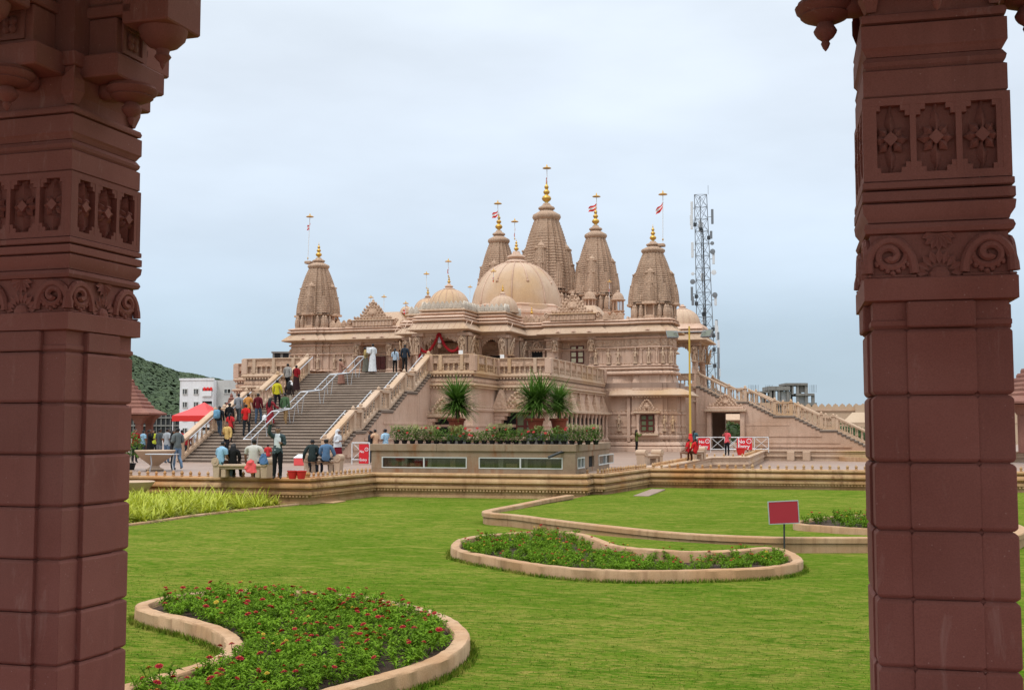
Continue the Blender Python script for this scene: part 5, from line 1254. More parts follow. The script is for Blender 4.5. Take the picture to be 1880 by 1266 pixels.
# stone settees with scroll arms
def settee(p, ang, L, label):
    t = thing('stone_bench', tuple(p), label, 'bench', None, ang)
    m = M['marble']; Q = lambda n, mb, sm=False: link(n, mb.mesh(n, m, sm), t)
    Q('seat', MB().cbox(-L/2,L/2,-.26,.26,.36,.46,.03))
    Q('seat_rail', MB().cbox(-L/2+.05,L/2-.05,-.2,.2,.28,.357,.02))
    for s in (-1,1):
        x = s*(L/2+.02)
        Q('leg', MB().cbox(x-s*.25-.09,x-s*.25+.09,-.2,.2,0,.278,.02))
        prof = [(x-s*.12+s*.02*0,.46)]
        path = [(x-s*.16,.44),(x-s*.05,.46),(x+s*.06,.52),(x+s*.12,.60)]+[(x+s*.02+s*.13*math.cos(a), .54+.13*math.sin(a)) for a in np.linspace(-.4, 3.9, 12)]
        sp = [(x+s*.02+s*.145*math.cos(a), .54+.145*math.sin(a)) for a in np.linspace(0,2*PI,18,endpoint=False)]
        if s < 0: sp = sp[::-1]
        Q('arm', MB().slab(sp,-.28,.28), 35)
        Q('arm_support', MB().slab([(x-.10,.0),(x+.10,.0),(x+.13,.45),(x-.13,.45)],-.24,.24))
        Q('scroll_eye', MB().tube([(x+s*.02,-.30,.54),(x+s*.02,.30,.54)], .05, 10))
    return t
BN1 = pz(447,884,.0)
settee(pz(446,876,0), R(0), 1.75, 'stone bench with rolled arms where two people sit beside a man in a striped shirt')
settee(pz(594,866,0), R(6), 1.15, 'stone bench with rolled arms where two men sit beside the red buckets')
settee(pz(1193,852,0), R(60), 1.1, 'short stone bench with rolled arms in front of the right tower window')
settee(pz(1278,843,0), R(70), 1.2, 'stone bench behind the two women in red under the yellow pole')
settee(pz(1366,829,0), R(15), 1.15, 'stone bench in front of the right No Entry board')
settee(pz(1420,821,0), R(10), 1.1, 'stone bench beside the blue barrel')
# buckets, bags, boxes
def bucket(p, label, s=1.0, m=None):
    t = thing('bucket', tuple(p), label, 'bucket')
    link('body', MB().lathe([(.11*s,0),(.17*s,.25*s),(.185*s,.25*s),(.185*s,.27*s),(.16*s,.27*s),(.10*s,.03*s),(.001,.03*s)], 14).mesh('body', m or M['red'], 40), t)
    link('handle', MB().tube([(.18*s*math.cos(a),0,.25*s+.02+.03*math.sin(a)) for a in np.linspace(0,PI,9)], .008, 5).mesh('handle', M['steel']), t)
q = pz(543,878,.0); bucket((q.x,q.y-.25,0), 'left of two small red buckets by the stone bench')
q = pz(553,878,.0); bucket((q.x+.12,q.y-.25,0), 'right of two small red buckets by the stone bench')
q = pz(1360,835,.0); bucket(q, 'large red tub in front of the right No Entry board', 1.7)
bb = thing('barrel', tuple(pz(1444,824,0)), 'blue plastic barrel lying beside the foot of the right stair', 'barrel')
link('body', MB().lathe([(.001,0),(.3,0),(.32,.05),(.36,.4),(.36,.7),(.32,1.05),(.3,1.1),(.001,1.1)], 16, (0,0,0)).mesh('body', M['blue'], 40), bb, (-.55,0,.37)).rotation_euler = (0,PI/2,0)
link('hoop', MB().lathe([(.362,.3),(.372,.32),(.362,.34)], 16).mesh('hoop', M['blue']), bb, (-.55,0,.37)).rotation_euler = (0,PI/2,0)
bx = thing('donation_box', tuple(pz(553,854,0)), 'low red box with a white sloping lid between bench and stair', 'box')
link('body', MB().cbox(-.28,.28,-.2,.2,0,.34,.02).mesh('body', M['red_light']), bx); link('lid', MB().rings([[(-.29,-.21,.343),(.29,-.21,.343),(.29,.2,.343),(-.29,.2,.343)],[(-.29,-.20,.36),(.29,-.20,.36),(.25,.2,.50),(-.25,.2,.50)]]).mesh('lid', M['white']), bx)
# No Entry barriers: tubular frame with lettered board
def text_mesh(body, size, m, bold=.02):
    cu = bpy.data.curves.new('lettering', 'FONT'); cu.body = body; cu.size = size; cu.align_x = 'LEFT'; cu.offset = bold*size; cu.extrude = .004; cu.resolution_u = 2
    o = bpy.data.objects.new('lettering', cu); me = bpy.data.meshes.new_from_object(o); bpy.data.objects.remove(o); me.materials.clear(); me.materials.append(m); me.name = 'lettering'; return me
def barrier(p, ang, L, H, bx, bw, bh, label, brace=True):
    t = thing('barrier', tuple(p), label, 'barrier', None, ang)
    Q = lambda n, mb, m: link(n, mb.mesh(n, m, 50), t)
    w = M['white_paint']
    for s in (0,1): Q('upright', MB().tube([(s*L,0,0),(s*L,0,H)], .028, 8), w)
    for z in (H,.22): Q('rail', MB().tube([(-.0,0,z),(L,0,z)], .026, 8), w)
    n = max(1, round(L/1.1))
    for i in range(n):
        a, b = L*i/n, L*(i+1)/n
        Q('brace', MB().tube([(a,.0,.22),(b,.0,H)], .016, 6), w); Q('brace', MB().tube([(a,.034,H),(b,.034,.22)], .016, 6), w)
        if i: Q('upright', MB().tube([(a,0,.0),(a,0,H)], .022, 6), w)
    bz = H-.06-bh
    bd = Q('board', MB().box(bx,bx+bw,-.055,-.035,bz,bz+bh), M['sign_red'])
    ts = bh*.46
    for body, x, z in (('No', .06*bw, bz+bh*.56), ('Entry', .06*bw, bz+bh*.14)):
        me = text_mesh(body, min(ts, bw*.36) if body == 'No' else min(ts, bw*.36), M['white']); o = link('lettering', me, bd, (bx+x, -.0565, z)); o.rotation_euler = (PI/2,0,0)
    r = min(bh*.19, bw*.17); cx, cz = bx+bw*.80, bz+bh*.73
    Q_ = MB().tube([(cx+r*math.cos(a),-.06,cz+r*math.sin(a)) for a in np.linspace(0,2*PI,25)], r*.16, 6).bar((cx-r*.68,-.06,cz+r*.68),(cx+r*.68,-.06,cz-r*.68),r*.3,.01)
    link('prohibition_mark', Q_.mesh('prohibition_mark', M['white']), bd)
    return t
a = pz(646,852,0); barrier(a, R(4), .85, 1.0, .36, .46, .9, 'white tubular barrier with tall red No Entry board left of the planter')
a = pz(1279,830,0); barrier(a, R(2), 2.9, 1.05, .12, .80, .80, 'left section of white railing with a red No Entry board behind the women in red')
a = pz(1334,829.5,0); barrier(a, R(2), 2.9, 1.05, .72, 1.05, .82, 'right section of white railing with a red No Entry board behind the tub')
# leaning framed board and a pole by the stair
q = pz(738,815,0); nb = thing('notice_board', (q.x,q.y,0), 'grey framed board leaning by the wall right of the grand stair', 'board')
Mx = Matrix.Rotation(R(-8),4,'X') @ Matrix.Rotation(R(-10),4,'Y')
hb = 2.35; wb = .78
link('panel', MB().box(-wb/2,wb/2,-.02,.0,.35,hb,Mx).mesh('panel', M['concrete']), nb)
mb = MB()
for (a,b,cc,d) in ((-wb/2-.05,-wb/2,.0,hb+.05),(wb/2,wb/2+.05,.0,hb+.05),(-wb/2,wb/2,hb,hb+.05),(-wb/2,wb/2,.30,.35)): mb.box(a,b,-.035,.015,cc,d,Mx)
link('frame', mb.mesh('frame', M['steel']), nb)
q = pz(749,812,0); p2 = thing('post', (q.x+.3,q.y+.5,0), 'thin white post beside the leaning grey board', 'post'); link('pole', MB().tube([(0,0,0),(0,0,2.45)], .045, 8).mesh('pole', M['white_paint']), p2); link('cap', MB().ell((0,0,2.47),(.055,.055,.04),8,4).mesh('cap', M['white_paint']), p2)
# flood light pole
q = pz(1268,836,0); fp = thing('floodlight_pole', (q.x,q.y,0), 'tall slim yellow pole with two floodlights and a red cloth at its foot', 'light pole')
sc_ = 1/ (FPX/(Vector((q.x,q.y,0)).length)); H = CZ+(HZ-598)*(_fw.dot(Vector((q.x,q.y,0))))/FPX
link('pole', MB().tube([(0,0,0),(0,0,H*.5),(0,0,H)], [.075,.065,.055], 10).mesh('pole', M['yellow_paint'], 50), fp)
link('cross_arm', MB().tube([(-.95,0,H-.35),(1.0,0,H-.35)], .035, 8).mesh('cross_arm', M['tower_metal']), fp)
for s, rz_, nm in ((-1,.5,0),(1,-.6,1)):
    Ml = Matrix.Translation((s*1.05,0,H-.45)) @ Matrix.Rotation(rz_*.9,4,'Z') @ Matrix.Rotation(R(-35),4,'X')
    f = link('floodlight', MB().rings([[(-.38,.0,-.26),(.38,.0,-.26),(.38,.0,.26),(-.38,0,.26)],[(-.30,.22,-.2),(.30,.22,-.2),(.30,.22,.2),(-.30,.22,.2)]][::-1], M=Ml).mesh('floodlight', M['tower_metal']), fp)
    link('lens', MB().box(-.34,.34,-.012,-.002,-.22,.22,Ml).mesh('lens', M['lens']), f)
link('cloth', MB().lathe([(.09,1.35),(.12,1.3),(.10,1.22),(.13,1.1),(.15,.85),(.12,.84)], 9).mesh('cloth', M['red']), fp)
# bowl planters at the left
def bowl(p, s, label, plant=True):
    t = thing('bowl_planter', tuple(p), label, 'planter')
    link('bowl', MB().lathe([(.30*s,0),(.34*s,.06*s),(.2*s,.13*s),(.16*s,.2*s),(.25*s,.28*s),(.55*s,.5*s),(.72*s,.72*s),(.75*s,.76*s),(.72*s,.78*s),(.66*s,.74*s),(.001,.66*s)], 24).mesh('bowl', M['marble'], 40), t)
    link('foot', MB().cbox(-.38*s,.38*s,-.38*s,.38*s,-.02,.0,.005).mesh('foot', M['marble']), t); return t
bowl(pz(284,864,0), 1.05, 'carved pale stone bowl standing on the plaza behind the lime plants')
q = pz(242,925,-.9); bowl((q.x,q.y,-.9), 1.0, 'brown stone urn standing among the lime green plants beside the left pillar')
q = pz(243,862,0); bs = thing('leafy_bush', (q.x-.1,q.y,0), 'dark leafy potted bush at the edge of the left pillar', 'potted plant')
link('foliage', shrub(77, M['palm'], .55, 1.5, 260, .2, .35).copy(), bs); link('pot', POT, bs, (0,0,0), 0, 1.8)
tb = thing('steel_table', tuple(pz(297,866,0)), 'steel topped rail table standing in front of the stone bowl', 'table')
link('top', MB().cbox(-.62,.62,-.2,.2,.66,.70,.01).mesh('top', M['steel']), tb)
for s in (-1,1): link('leg', MB().tube([(s*.5,0,.66),(s*.45,0,.3),(s*.52,0,0)], .022, 6).mesh('leg', M['steel']), tb)
# red gazebo tent
q = pz(372,818,0); dq = _fw.dot(Vector((q.x,q.y,0)))
Yt = py(365,772,66).y; tc_ = py(372,772,66); hw = 42/FPX*66*1.04
tn = thing('canopy_tent', (tc_.x,66,0), 'bright red pop up canopy tent left of the grand stair', 'tent')
zt = py(376,738,66).z; ze = py(340,763,66).z; zv = py(340,773,66).z
link('canopy', MB().add([(-hw,-hw,ze),(hw,-hw,ze),(hw,hw,ze),(-hw,hw,ze),(0.1,0,zt),(-hw*.5,-hw*.5,ze+(zt-ze)*.42),(hw*.5,-hw*.5,ze+(zt-ze)*.42),(hw*.5,hw*.5,ze+(zt-ze)*.42),(-hw*.5,hw*.5,ze+(zt-ze)*.42)], [(0,1,6,5),(1,2,7,6),(2,3,8,7),(3,0,5,8),(5,6,4),(6,7,4),(7,8,4),(8,5,4)]).mesh('canopy', M['red_light']), tn)
mb = MB()
for j in range(4): mb.box(-hw,hw,-hw-.012,-hw,zv,ze-.002,Matrix.Rotation(j*PI/2,4,'Z'))
link('valance', mb.mesh('valance', M['red']), tn)
for sx in (-1,1):
    for sy_ in (-1,1): link('leg', MB().tube([(sx*hw*.97,sy_*hw*.97,0),(sx*hw*.97,sy_*hw*.97,ze)], .035, 6).mesh('leg', M['white_paint']), tn)
# flag poles
def flagpole(top, base, Y, label, fl=None, s=1.0):
    a = tY(base[0], base[1], Y); b = tY(top[0], top[1], Y); t = tthing('flagpole', tuple(a), label, 'flagpole')
    d = b-a; put('pole', MB().tube([tuple(a), tuple(b)], .022*s, 6), M['white_paint'], t)
    put('canopy', MB().lathe([(.26*s,-.02),(.27*s,.0),(.2*s,.05*s),(.05*s,.09*s),(.03*s,.2*s),(.002,.26*s)], 14, tuple(b)), M['gold'], t, 40)
    put('collar', MB().ell(tuple(a+d*.05), (.05*s,.05*s,.07*s), 8, 5), M['gold'], t)
    if fl:
        n = 7; V = []; f0 = b-d.normalized()*.35*s
        for i in range(n+1):
            u = i/n; x = fl[0]*u; z = -fl[1]*u-.10*math.sin(u*5); hgt = .42*s*(1-u*.25)
            for k in range(4): V.append((f0.x+x+.03*math.sin(k*2+u*3), f0.y+.10*math.sin(u*7+k), f0.z+z-hgt*k/3))
        mb = MB(); mb.add(V, [])
        for i in range(n):
            for k in range(3):
                mb.f.append((i*4+k,(i+1)*4+k,(i+1)*4+k+1,i*4+k+1)); mb.mi.append(1 if k == 1 else 0)
        put('flag', mb, [M['red'], M['white']], t)
FP = [((569,398),(565,478),85.15,'leaning flagpole on the leftmost spire',(-.25,.45),1.2),
 ((681,546),(680,575),88,'short flagpole just right of the left roof gable',(-.1,.3),.9),((705,545),(704,590),88,'plain flagpole second to the right of the left roof gable',None,.9),((745,557),(744,580),84,'lowest flagpole beside the left end of the porch parapet',(-.25,.3),.9),
 ((783,503),(783,530),81.9,'thin flagpole on the small dome at the left of the porch',None,.9),((823,480),(823,508),78.8,'flagpole on the ribbed dome over the porch',(-.05,.4),.95),((863,527),(862,566),92,'thin lone flagpole between porch dome and great dome',None,.8),
 ((914,374),(914,408),105,'flagpole with a red and white flag on the spire behind the great dome',(-.6,.5),1.5),((945,407),(945,440),94.4,'flagpole with a drooping red flag on top of the great dome',(-.05,.9),1.25),((906,498),(906,515),82.1,'short gold topped pole on the small dome right of the porch',(-.05,.25),.9),
 ((1004,309),(1005,350),105.2,'flagpole on the tallest central spire',(-.12,.6),1.6),((1095,361),(1096,398),105.2,'flagpole with a red flag on the spire right of the tallest one',(-.8,.55),1.5),((1217,357),(1217,444),85.15,'tall flagpole with waving red and white flag on the rightmost spire',(-.55,.75),1.3),((1119,517),(1118,572),86,'thin golden flagpole on the roof in front of the rear right spire',(-.05,.5),.7)]
for f in FP: flagpole(*f[:4], fl=f[4], s=f[5])
for x, y in ((567,480),(1214,448)):
    q = tY(x, y, 85.15); put('pole_bracket', MB().cbox(q.x-.28,q.x+.28,q.y-.3,q.y+.3,q.z-.2,q.z+.02,.04), SP, temple)
# ================================================================ PEOPLE
SK = [mat('skin_%s' % n, c, .55) for n, c in (('brown',(.20,.10,.06)),('tan',(.30,.165,.105)),('dark',(.12,.06,.038)))]
HAIR = mat('hair', (.008,.007,.007), .5); SHOE = mat('shoe', (.03,.025,.022), .6)
_cl = {}
def cloth(c, pat=None):
    k = (c, pat)
    if k in _cl: return _cl[k]
    m = mat('cloth', c, .85, 0, .15); b = NB(m)
    v = b.mix(b.ramp(b.noise(b.pos(), 9, 3, .6), ((.3,.72),(.7,1.0))), (0,0,0), c) if not pat else None
    if pat:
        if pat[0] == 'stripe':
            w = b.n('ShaderNodeTexWave', bands_direction='Z'); w.inputs['Scale'].default_value = pat[2]; b.l(b.pos(obj=True), w.inputs[0]); v = b.mix(b.ramp(w.outputs[0], ((.45,0),(.55,1))), c, pat[1])
        else:
            w = b.n('ShaderNodeTexVoronoi'); w.inputs['Scale'].default_value = pat[2]; b.l(b.pos(obj=True), w.inputs[0]); v = b.mix(b.ramp(w.outputs['Distance'], ((.3,1),(.42,0))), c, pat[1])
    b.col(v); b.nrm(b.bump(b.noise(b.pos((1,1,.6)), 14, 3, .6), .5, .02)); _cl[k] = m; return m
ARM = {'down': ((.225,-.02,1.12),(.235,.07,.88)), 'bent': ((.215,-.03,1.12),(.13,.22,1.16)), 'hip': ((.33,-.06,1.14),(.19,.04,.99)), 'selfie': ((.27,.14,1.52),(.20,.26,1.80)),
       'face': ((.25,.14,1.22),(.08,.17,1.50)), 'back': ((.23,-.09,1.13),(.22,-.12,.90)), 'swing': ((.225,.06,1.13),(.22,.20,.93)), 'lap': ((.22,.08,1.14),(.12,.28,1.0)), 'rail': ((.27,.10,1.18),(.40,.25,1.05)), 'rest': ((.30,.05,1.13),(.34,.22,.92)), 'phone': ((.2,.16,1.16),(.10,.36,1.36))}
LEG = {'stand': (((.09,.0,.48),(.095,-.02,.08)),((.09,.01,.48),(.10,.0,.08))), 'walk': (((.09,.10,.49),(.09,.12,.09)),((.09,.02,.49),(.09,-.20,.13))), 'climb': (((.09,.20,.60),(.09,.18,.24)),((.09,.01,.48),(.095,-.05,.08))),
       'sit': (((.13,.40,.90),(.13,.40,.48)),((.12,.41,.90),(.15,.36,.48))), 'wide': (((.13,.01,.48),(.17,-.02,.08)),((.13,.01,.48),(.17,.0,.08)))}
PEO = []
def person(loc, face, label, top=(.5,.5,.5), bot=(.03,.03,.04), H=1.68, arms=('down','down'), legs='stand', sleeve='long', hair='short', skin=0, pat=None, skirt=None, shawl=None, hood=None, lean=0, twist=0, group=None, thin=1.0, flip=False, open_jacket=None, kurta=None):
    PEO.append(dict(locals()))
def skel(d):
    k = d['H']/1.7; V = []; E = []; Rr = []
    def v(p, r, par=None):
        V.append(Vector(p)); Rr.append(r if hasattr(r, '__len__') else (r, r))
        if par is not None: E.append((par, len(V)-1))
        return len(V)-1
    th = d['thin']; ln = d['lean']
    def L(p):                                               # lean the upper body forward about the hips
        x, y, z = p; h = max(0, z-.92); return (x, y+h*ln, z-h*abs(ln)*.25)
    seg = []
    pel = v((0,0,.93), (.145*th,.115*th)); sp = v(L((0,-.005,1.08)), (.125*th,.10*th), pel); ch = v(L((0,.0,1.26)), (.15*th,.115*th), sp); nb = v(L((0,-.01,1.40)), (.09,.08), ch)
    nk = v(L((0,.0,1.47)), .05, nb); hd = v(L((0,.015,1.535)), .068, nk); hc = v(L((0,.012,1.60)), .088, hd); cr = v(L((0,.005,1.665)), .06, hc)
    seg += [('torso',pel,sp,.13),('torso',sp,ch,.14),('torso',ch,nb,.12),('neck',nb,nk,.05),('head',nk,hd,.06),('head',hd,hc,.085),('head',hc,cr,.08)]
    hands = []
    for s, a in ((-1, d['arms'][0]), (1, d['arms'][1])):
        e, w = ARM[a]; sh = v(L((s*.175*th,-.005,1.375)), (.062,.062), nb); e_ = v(L((s*e[0],e[1],e[2])), .045, sh); w_ = v(L((s*w[0],w[1],w[2])), .031, e_)
        dirn = (V[w_]-V[e_]).normalized(); h1 = v(V[w_]+dirn*.05, (.04,.025), w_); h2 = v(V[w_]+dirn*.095, (.036,.018), h1)
        seg += [('uarm',sh,e_,.05),('farm',e_,w_,.038),('hand',w_,h2,.035)]; hands.append((s, V[w_].copy(), V[h1].copy(), V[h2].copy(), dirn))
    lg = LEG[d['legs']]; lg = lg[::-1] if d['flip'] else lg
    for s, (kn, an) in ((-1, lg[0]), (1, lg[1])):
        hp = v((s*.088*th,.0 if d['legs'] != 'sit' else .06,.885), .095*th, pel); k_ = v((s*kn[0],kn[1],kn[2]), .062, hp); md = v((s*(kn[0]+an[0])/2, (kn[1]+an[1])/2-.02, kn[2]*.6+an[2]*.4), .055, k_); a_ = v((s*an[0],an[1],an[2]), .042, md); t_ = v((s*(an[0]+.02),an[1]+.13,max(.03,an[2]-.05)), (.042,.03), a_)
        seg += [('thigh',hp,k_,.085),('shin',k_,md,.058),('shin',md,a_,.05),('foot',a_,t_,.045)]
    sink = .42 if d['legs'] == 'sit' else 0
    V = [Vector((p.x*k, p.y*k, (p.z-sink)*k)) for p in V]; Rr = [(a*k, b*k) for a, b in Rr]
    hands = [(s, *(Vector((q.x*k,q.y*k,(q.z-sink)*k)) for q in (w,h1,h2)), dn) for s, w, h1, h2, dn in hands]
    return V, E, Rr, seg, hands, k, sink
def build_people():
    tmp = []
    for d in PEO:
        V, E, Rr, seg, hands, k, sink = skel(d); me = bpy.data.meshes.new('person'); me.from_pydata([tuple(p) for p in V], E, []); o = bpy.data.objects.new('person_tmp', me); COL.objects.link(o)
        md = o.modifiers.new('skin', 'SKIN'); md.use_smooth_shade = True; md.branch_smoothing = .35; sl = me.skin_vertices[0].data
        for i, r in enumerate(Rr): sl[i].radius = r; sl[i].use_root = i == 0
        s2 = o.modifiers.new('sub', 'SUBSURF'); s2.levels = 1; s2.render_levels = 1
        tmp.append((o, V, seg, hands, k, sink))
    dg = bpy.context.evaluated_depsgraph_get(); dg.update()
    for d, (o, V, seg, hands, k, sink) in zip(PEO, tmp):
        me = bpy.data.meshes.new_from_object(o.evaluated_get(dg)); me.name = 'person'
        n = len(me.vertices); co = np.zeros(n*3, np.float32); me.vertices.foreach_get('co', co); co = co.reshape(-1,3); no = np.zeros(n*3, np.float32); me.vertices.foreach_get('normal', no); no = no.reshape(-1,3)
        fs = [tuple(p.vertices) for p in me.polygons]; cen = np.array([co[list(f)].mean(0) for f in fs])
        best = np.full(len(fs), 1e9); reg = np.zeros(len(fs), int); tt = np.zeros(len(fs)); names = [s[0] for s in seg]
        for i, (nm, a, b, r) in enumerate(seg):
            A = np.array(V[a]); B = np.array(V[b]); ab = B-A; t = np.clip(((cen-A) @ ab)/(ab @ ab), 0, 1); dist = np.linalg.norm(cen-(A+t[:,None]*ab),axis=1)/r
            m = dist < best; best[m] = dist[m]; reg[m] = i; tt[m] = t[m]
        rn = [names[i] for i in reg]; z = cen[:,2]/k+sink
        root = thing('person', tuple(d['loc']), d['label'], 'person', d['group'], d['face'])
        # body: one surface, plus fingers and face rooted in it
        mb = MB(); mb.v = [tuple(p) for p in co.tolist()]; mb.f = list(fs); mb.mi = [1 if r == 'foot' else 0 for r in rn]
        for s, w, h1, h2, dn in hands:
            side = dn.cross(Vector((1,0,0))).normalized() if abs(dn.x) < .9 else Vector((0,1,0)); pn = dn.cross(side)
            for j, (off, ln) in enumerate(((-.027,.062),(-.009,.075),(.009,.07),(.026,.055))):
                b0 = h2+side*off*k-dn*.015*k; m_ = b0+dn*ln*.55*k; mb.tube([tuple(b0),tuple(m_),tuple(m_+(dn*.8+pn*s*.5).normalized()*ln*.45*k)], [.009*k,.0085*k,.006*k], 5)
            mb.tube([tuple(h1+side*.025*k),tuple(h1+side*.055*k+dn*.025*k),tuple(h1+side*.06*k+dn*.055*k)], [.011*k,.010*k,.007*k], 5)
        hc = V[6]; R_ = .088*k
        mb.add([hc+Vector((-.013*k,R_*.90,-.012*k)), hc+Vector((.013*k,R_*.90,-.012*k)), hc+Vector((0,R_*.95,.025*k)), hc+Vector((0,R_*1.2,-.010*k)), hc+Vector((0,R_*.9,-.02*k))], [(0,3,2),(3,1,2),(0,4,3),(4,1,3)])
        for s in (-1,1): mb.ell(tuple(hc+Vector((s*R_*.93,-.005*k,-.005*k))), (.012*k,.02*k,.03*k), 6, 5)
        mb.cm = 2
        for s in (-1,1): mb.ell(tuple(hc+Vector((s*.03*k,R_*.86,.015*k))), (.012*k,.008*k,.007*k), 6, 4)
        mb.cm = 3; mb.ell(tuple(hc+Vector((0,R_*.86,-.045*k))), (.022*k,.008*k,.007*k), 6, 4); mb.cm = 0
        lip = _lip.setdefault(d['skin'], mat('lip', tuple(c*.8 for c in SK[d['skin']].node_tree.nodes['Principled BSDF'].inputs['Base Color'].default_value[:3]), .5))
        link('body', mb.mesh('body', [SK[d['skin']], SHOE, HAIR, lip], True), root)
        def shell(name, sel, off, m):
            idx = [i for i in range(len(fs)) if sel(i)]
            if not idx: return
            us = sorted({v for i in idx for v in fs[i]}); mp = {v: j for j, v in enumerate(us)}
            q = MB(); rr = np.random.default_rng(len(us)).normal(0,.0035*k,(len(us),1)); q.v = [tuple(p) for p in (co[us]+no[us]*(off*k+rr)).tolist()]; q.f = [tuple(mp[v] for v in fs[i]) for i in idx]; q.mi = [0]*len(idx)
            return link(name, q.mesh(name, m, True), root)
        sl = d['sleeve']; waist = .93 if not d['skirt'] else .98; hemz = .86
        if d['bot'] and d['skirt'] is None: shell('trousers', lambda i: (rn[i] in ('thigh',)) or (rn[i] == 'shin') or (rn[i] == 'torso' and z[i] < 1.0), .012, cloth(d['bot']))
        if d['top']: shell('shirt', lambda i: (rn[i] == 'torso' or (rn[i] == 'thigh' and z[i] > hemz and d['legs'] != 'sit')) and z[i] > hemz or (rn[i] == 'uarm' and (sl == 'long' or tt[i] < .72)) or (rn[i] == 'farm' and sl == 'long' and tt[i] < .9), .022, cloth(d['top'], d['pat']))
        if d['shawl']: shell('shawl', lambda i: rn[i] == 'torso' and cen[i][0] > -.05 or (rn[i] == 'uarm' and cen[i][0] > 0), .036, cloth(d['shawl']))
        if d['open_jacket']: shell('undershirt', lambda i: rn[i] == 'torso' and abs(cen[i][0]) < .06*k and cen[i][1] > .03 and z[i] > .93, .028, cloth(d['open_jacket']))
        def rings(name, prof, m, n=18, wav=.0):
            q = MB(); rs = []
            for (zz, rx, ry, yo) in prof: rs.append([(rx*k*math.cos(a)*(1+wav*math.sin(a*7)*(1.7-zz)), yo*k+ry*k*math.sin(a)*(1+wav*math.sin(a*5+1)*(1.7-zz)), (zz-sink)*k) for a in np.linspace(0,2*PI,n,endpoint=False)])
            q.rings(rs[::-1] if prof[0][0] > prof[-1][0] else rs, cap=False); return link(name, q.mesh(name, m, True), root)
        if d['skirt']:
            hz = d['skirt'][1]; rings('skirt', [(1.02,.15,.12,0),(.95,.17,.14,0),(.8,.185,.17,.01),(.5,.20,.20,.02),(hz,.24,.25,.02)], cloth(d['skirt'][0], d['skirt'][2] if len(d['skirt']) > 2 else None), 20, .05)
        if d['kurta']: rings('tunic', [(1.1,.165,.135,0),(.95,.175,.15,0),(.75,.19,.165,.0),(d['kurta'][1],.215,.19,.0)], cloth(d['kurta'][0]), 18, .03)
        if d['hood']: rings('headscarf', [(1.725,.015,.02,-.01),(1.705,.07,.08,-.015),(1.65,.105,.11,-.03),(1.57,.108,.105,-.045),(1.48,.10,.095,-.05),(1.40,.18,.125,-.03),(1.25,.205,.15,-.02),(1.05,.215,.165,-.02),(.88,.225,.18,-.02)], cloth(d['hood']), 18, .02)
        # hair
        hz = .015
        shell('hair', lambda i: rn[i] == 'head' and ((cen[i][2] > hc.z+.028*k) or (cen[i][1] < hc.y-.012*k and cen[i][2] > hc.z-.055*k)), .013, HAIR)
        if d['hair'] == 'long':
            q = MB(); rs = []
            for (zz, rx, ry, yy) in ((.03,.085,.05,-.05),(-.06,.10,.05,-.065),(-.16,.12,.05,-.085),(-.28,.125,.05,-.10),(-.40,.10,.04,-.11),(-.50,.04,.02,-.11)): rs.append([(hc.x+rx*k*math.cos(a), hc.y+(yy+ry*math.sin(a))*k, hc.z+zz*k) for a in np.linspace(0,2*PI,12,endpoint=False)])
            q.rings(rs[::-1]); link('long_hair', q.mesh('long_hair', HAIR, True), root)
        if d['hair'] == 'tail': link('ponytail', MB().tube([(hc.x,hc.y-.08*k,hc.z),(hc.x,hc.y-.14*k,hc.z-.1*k),(hc.x,hc.y-.13*k,hc.z-.25*k),(hc.x,hc.y-.12*k,hc.z-.36*k)], [.035*k,.04*k,.032*k,.012*k], 8).mesh('ponytail', HAIR, True), root)
        if d['hair'] == 'bun': link('hair_bun', MB().ell((hc.x,hc.y-.11*k,hc.z-.02*k), (.05*k,.045*k,.05*k), 9, 6).mesh('hair_bun', HAIR, True), root)
        bpy.data.meshes.remove(me); m0 = o.data; bpy.data.objects.remove(o); bpy.data.meshes.remove(m0)
_lip = {}
STP = []; _y = 0; _z = 0
for f_, n_ in enumerate(FL):
    for i_ in range(n_):
        _z += RIS; L_ = TRD+(LANDL[f_] if i_ == n_-1 else 0); STP.append((49.7+_y, 49.7+_y+L_, _z)); _y += L_
def stz(Y):
    z = 0
    for a, b, zz in STP:
        if Y >= a: z = zz
    return z
def on_stair(x, y, H):                                       # head top seen at pixel -> feet point on the steps
    d = RTi @ _ray(x, y); t = 45.0
    while t < 90:
        p = CAM+d*t
        if p.z-H <= stz(p.y): break
        t += .05
    p = CAM+d*t; Y = p.y
    for a, b, zz in STP:
        if a <= Y < b: Y = min(max(Y, a+.1), b-.12)
    return RT @ Vector((p.x, Y, stz(Y)))
def SP_(x, y, H=1.68): return on_stair(x, y, H)
def GP(x, y): p = pz(x, y, 0.0); return p
# on the stair
up = lambda a=0: R(2+a)
person(SP_(527,668), up(4), 'man in grey shirt and black trousers, highest on the left of the stair', (.33,.31,.29), (.012,.012,.012), legs='climb', arms=('swing','back'))
person(SP_(543,669,1.58), up(-8), 'woman in a black and red saree beside the man in grey near the stair top', (.10,.015,.018), None, 1.58, skirt=((.035,.015,.015),.12), shawl=(.25,.01,.015), hair='bun', sleeve='short', arms=('bent','down'))
person(SP_(508,698), up(3), 'man in a bright yellow green shirt climbing the stair', (.62,.55,.03), (.015,.015,.02), legs='climb', sleeve='long', arms=('down','swing'), flip=True)
person(SP_(530,700,1.6), up(0), 'person with long dark hair and beige trousers climbing behind the couple', (.03,.02,.018), (.42,.35,.27), 1.6, hair='long', legs='climb')
person(SP_(522,722), up(-4), 'man in a green shirt and tan trousers climbing beside the steel handrail', (.07,.13,.06), (.30,.19,.09), legs='climb', sleeve='long')
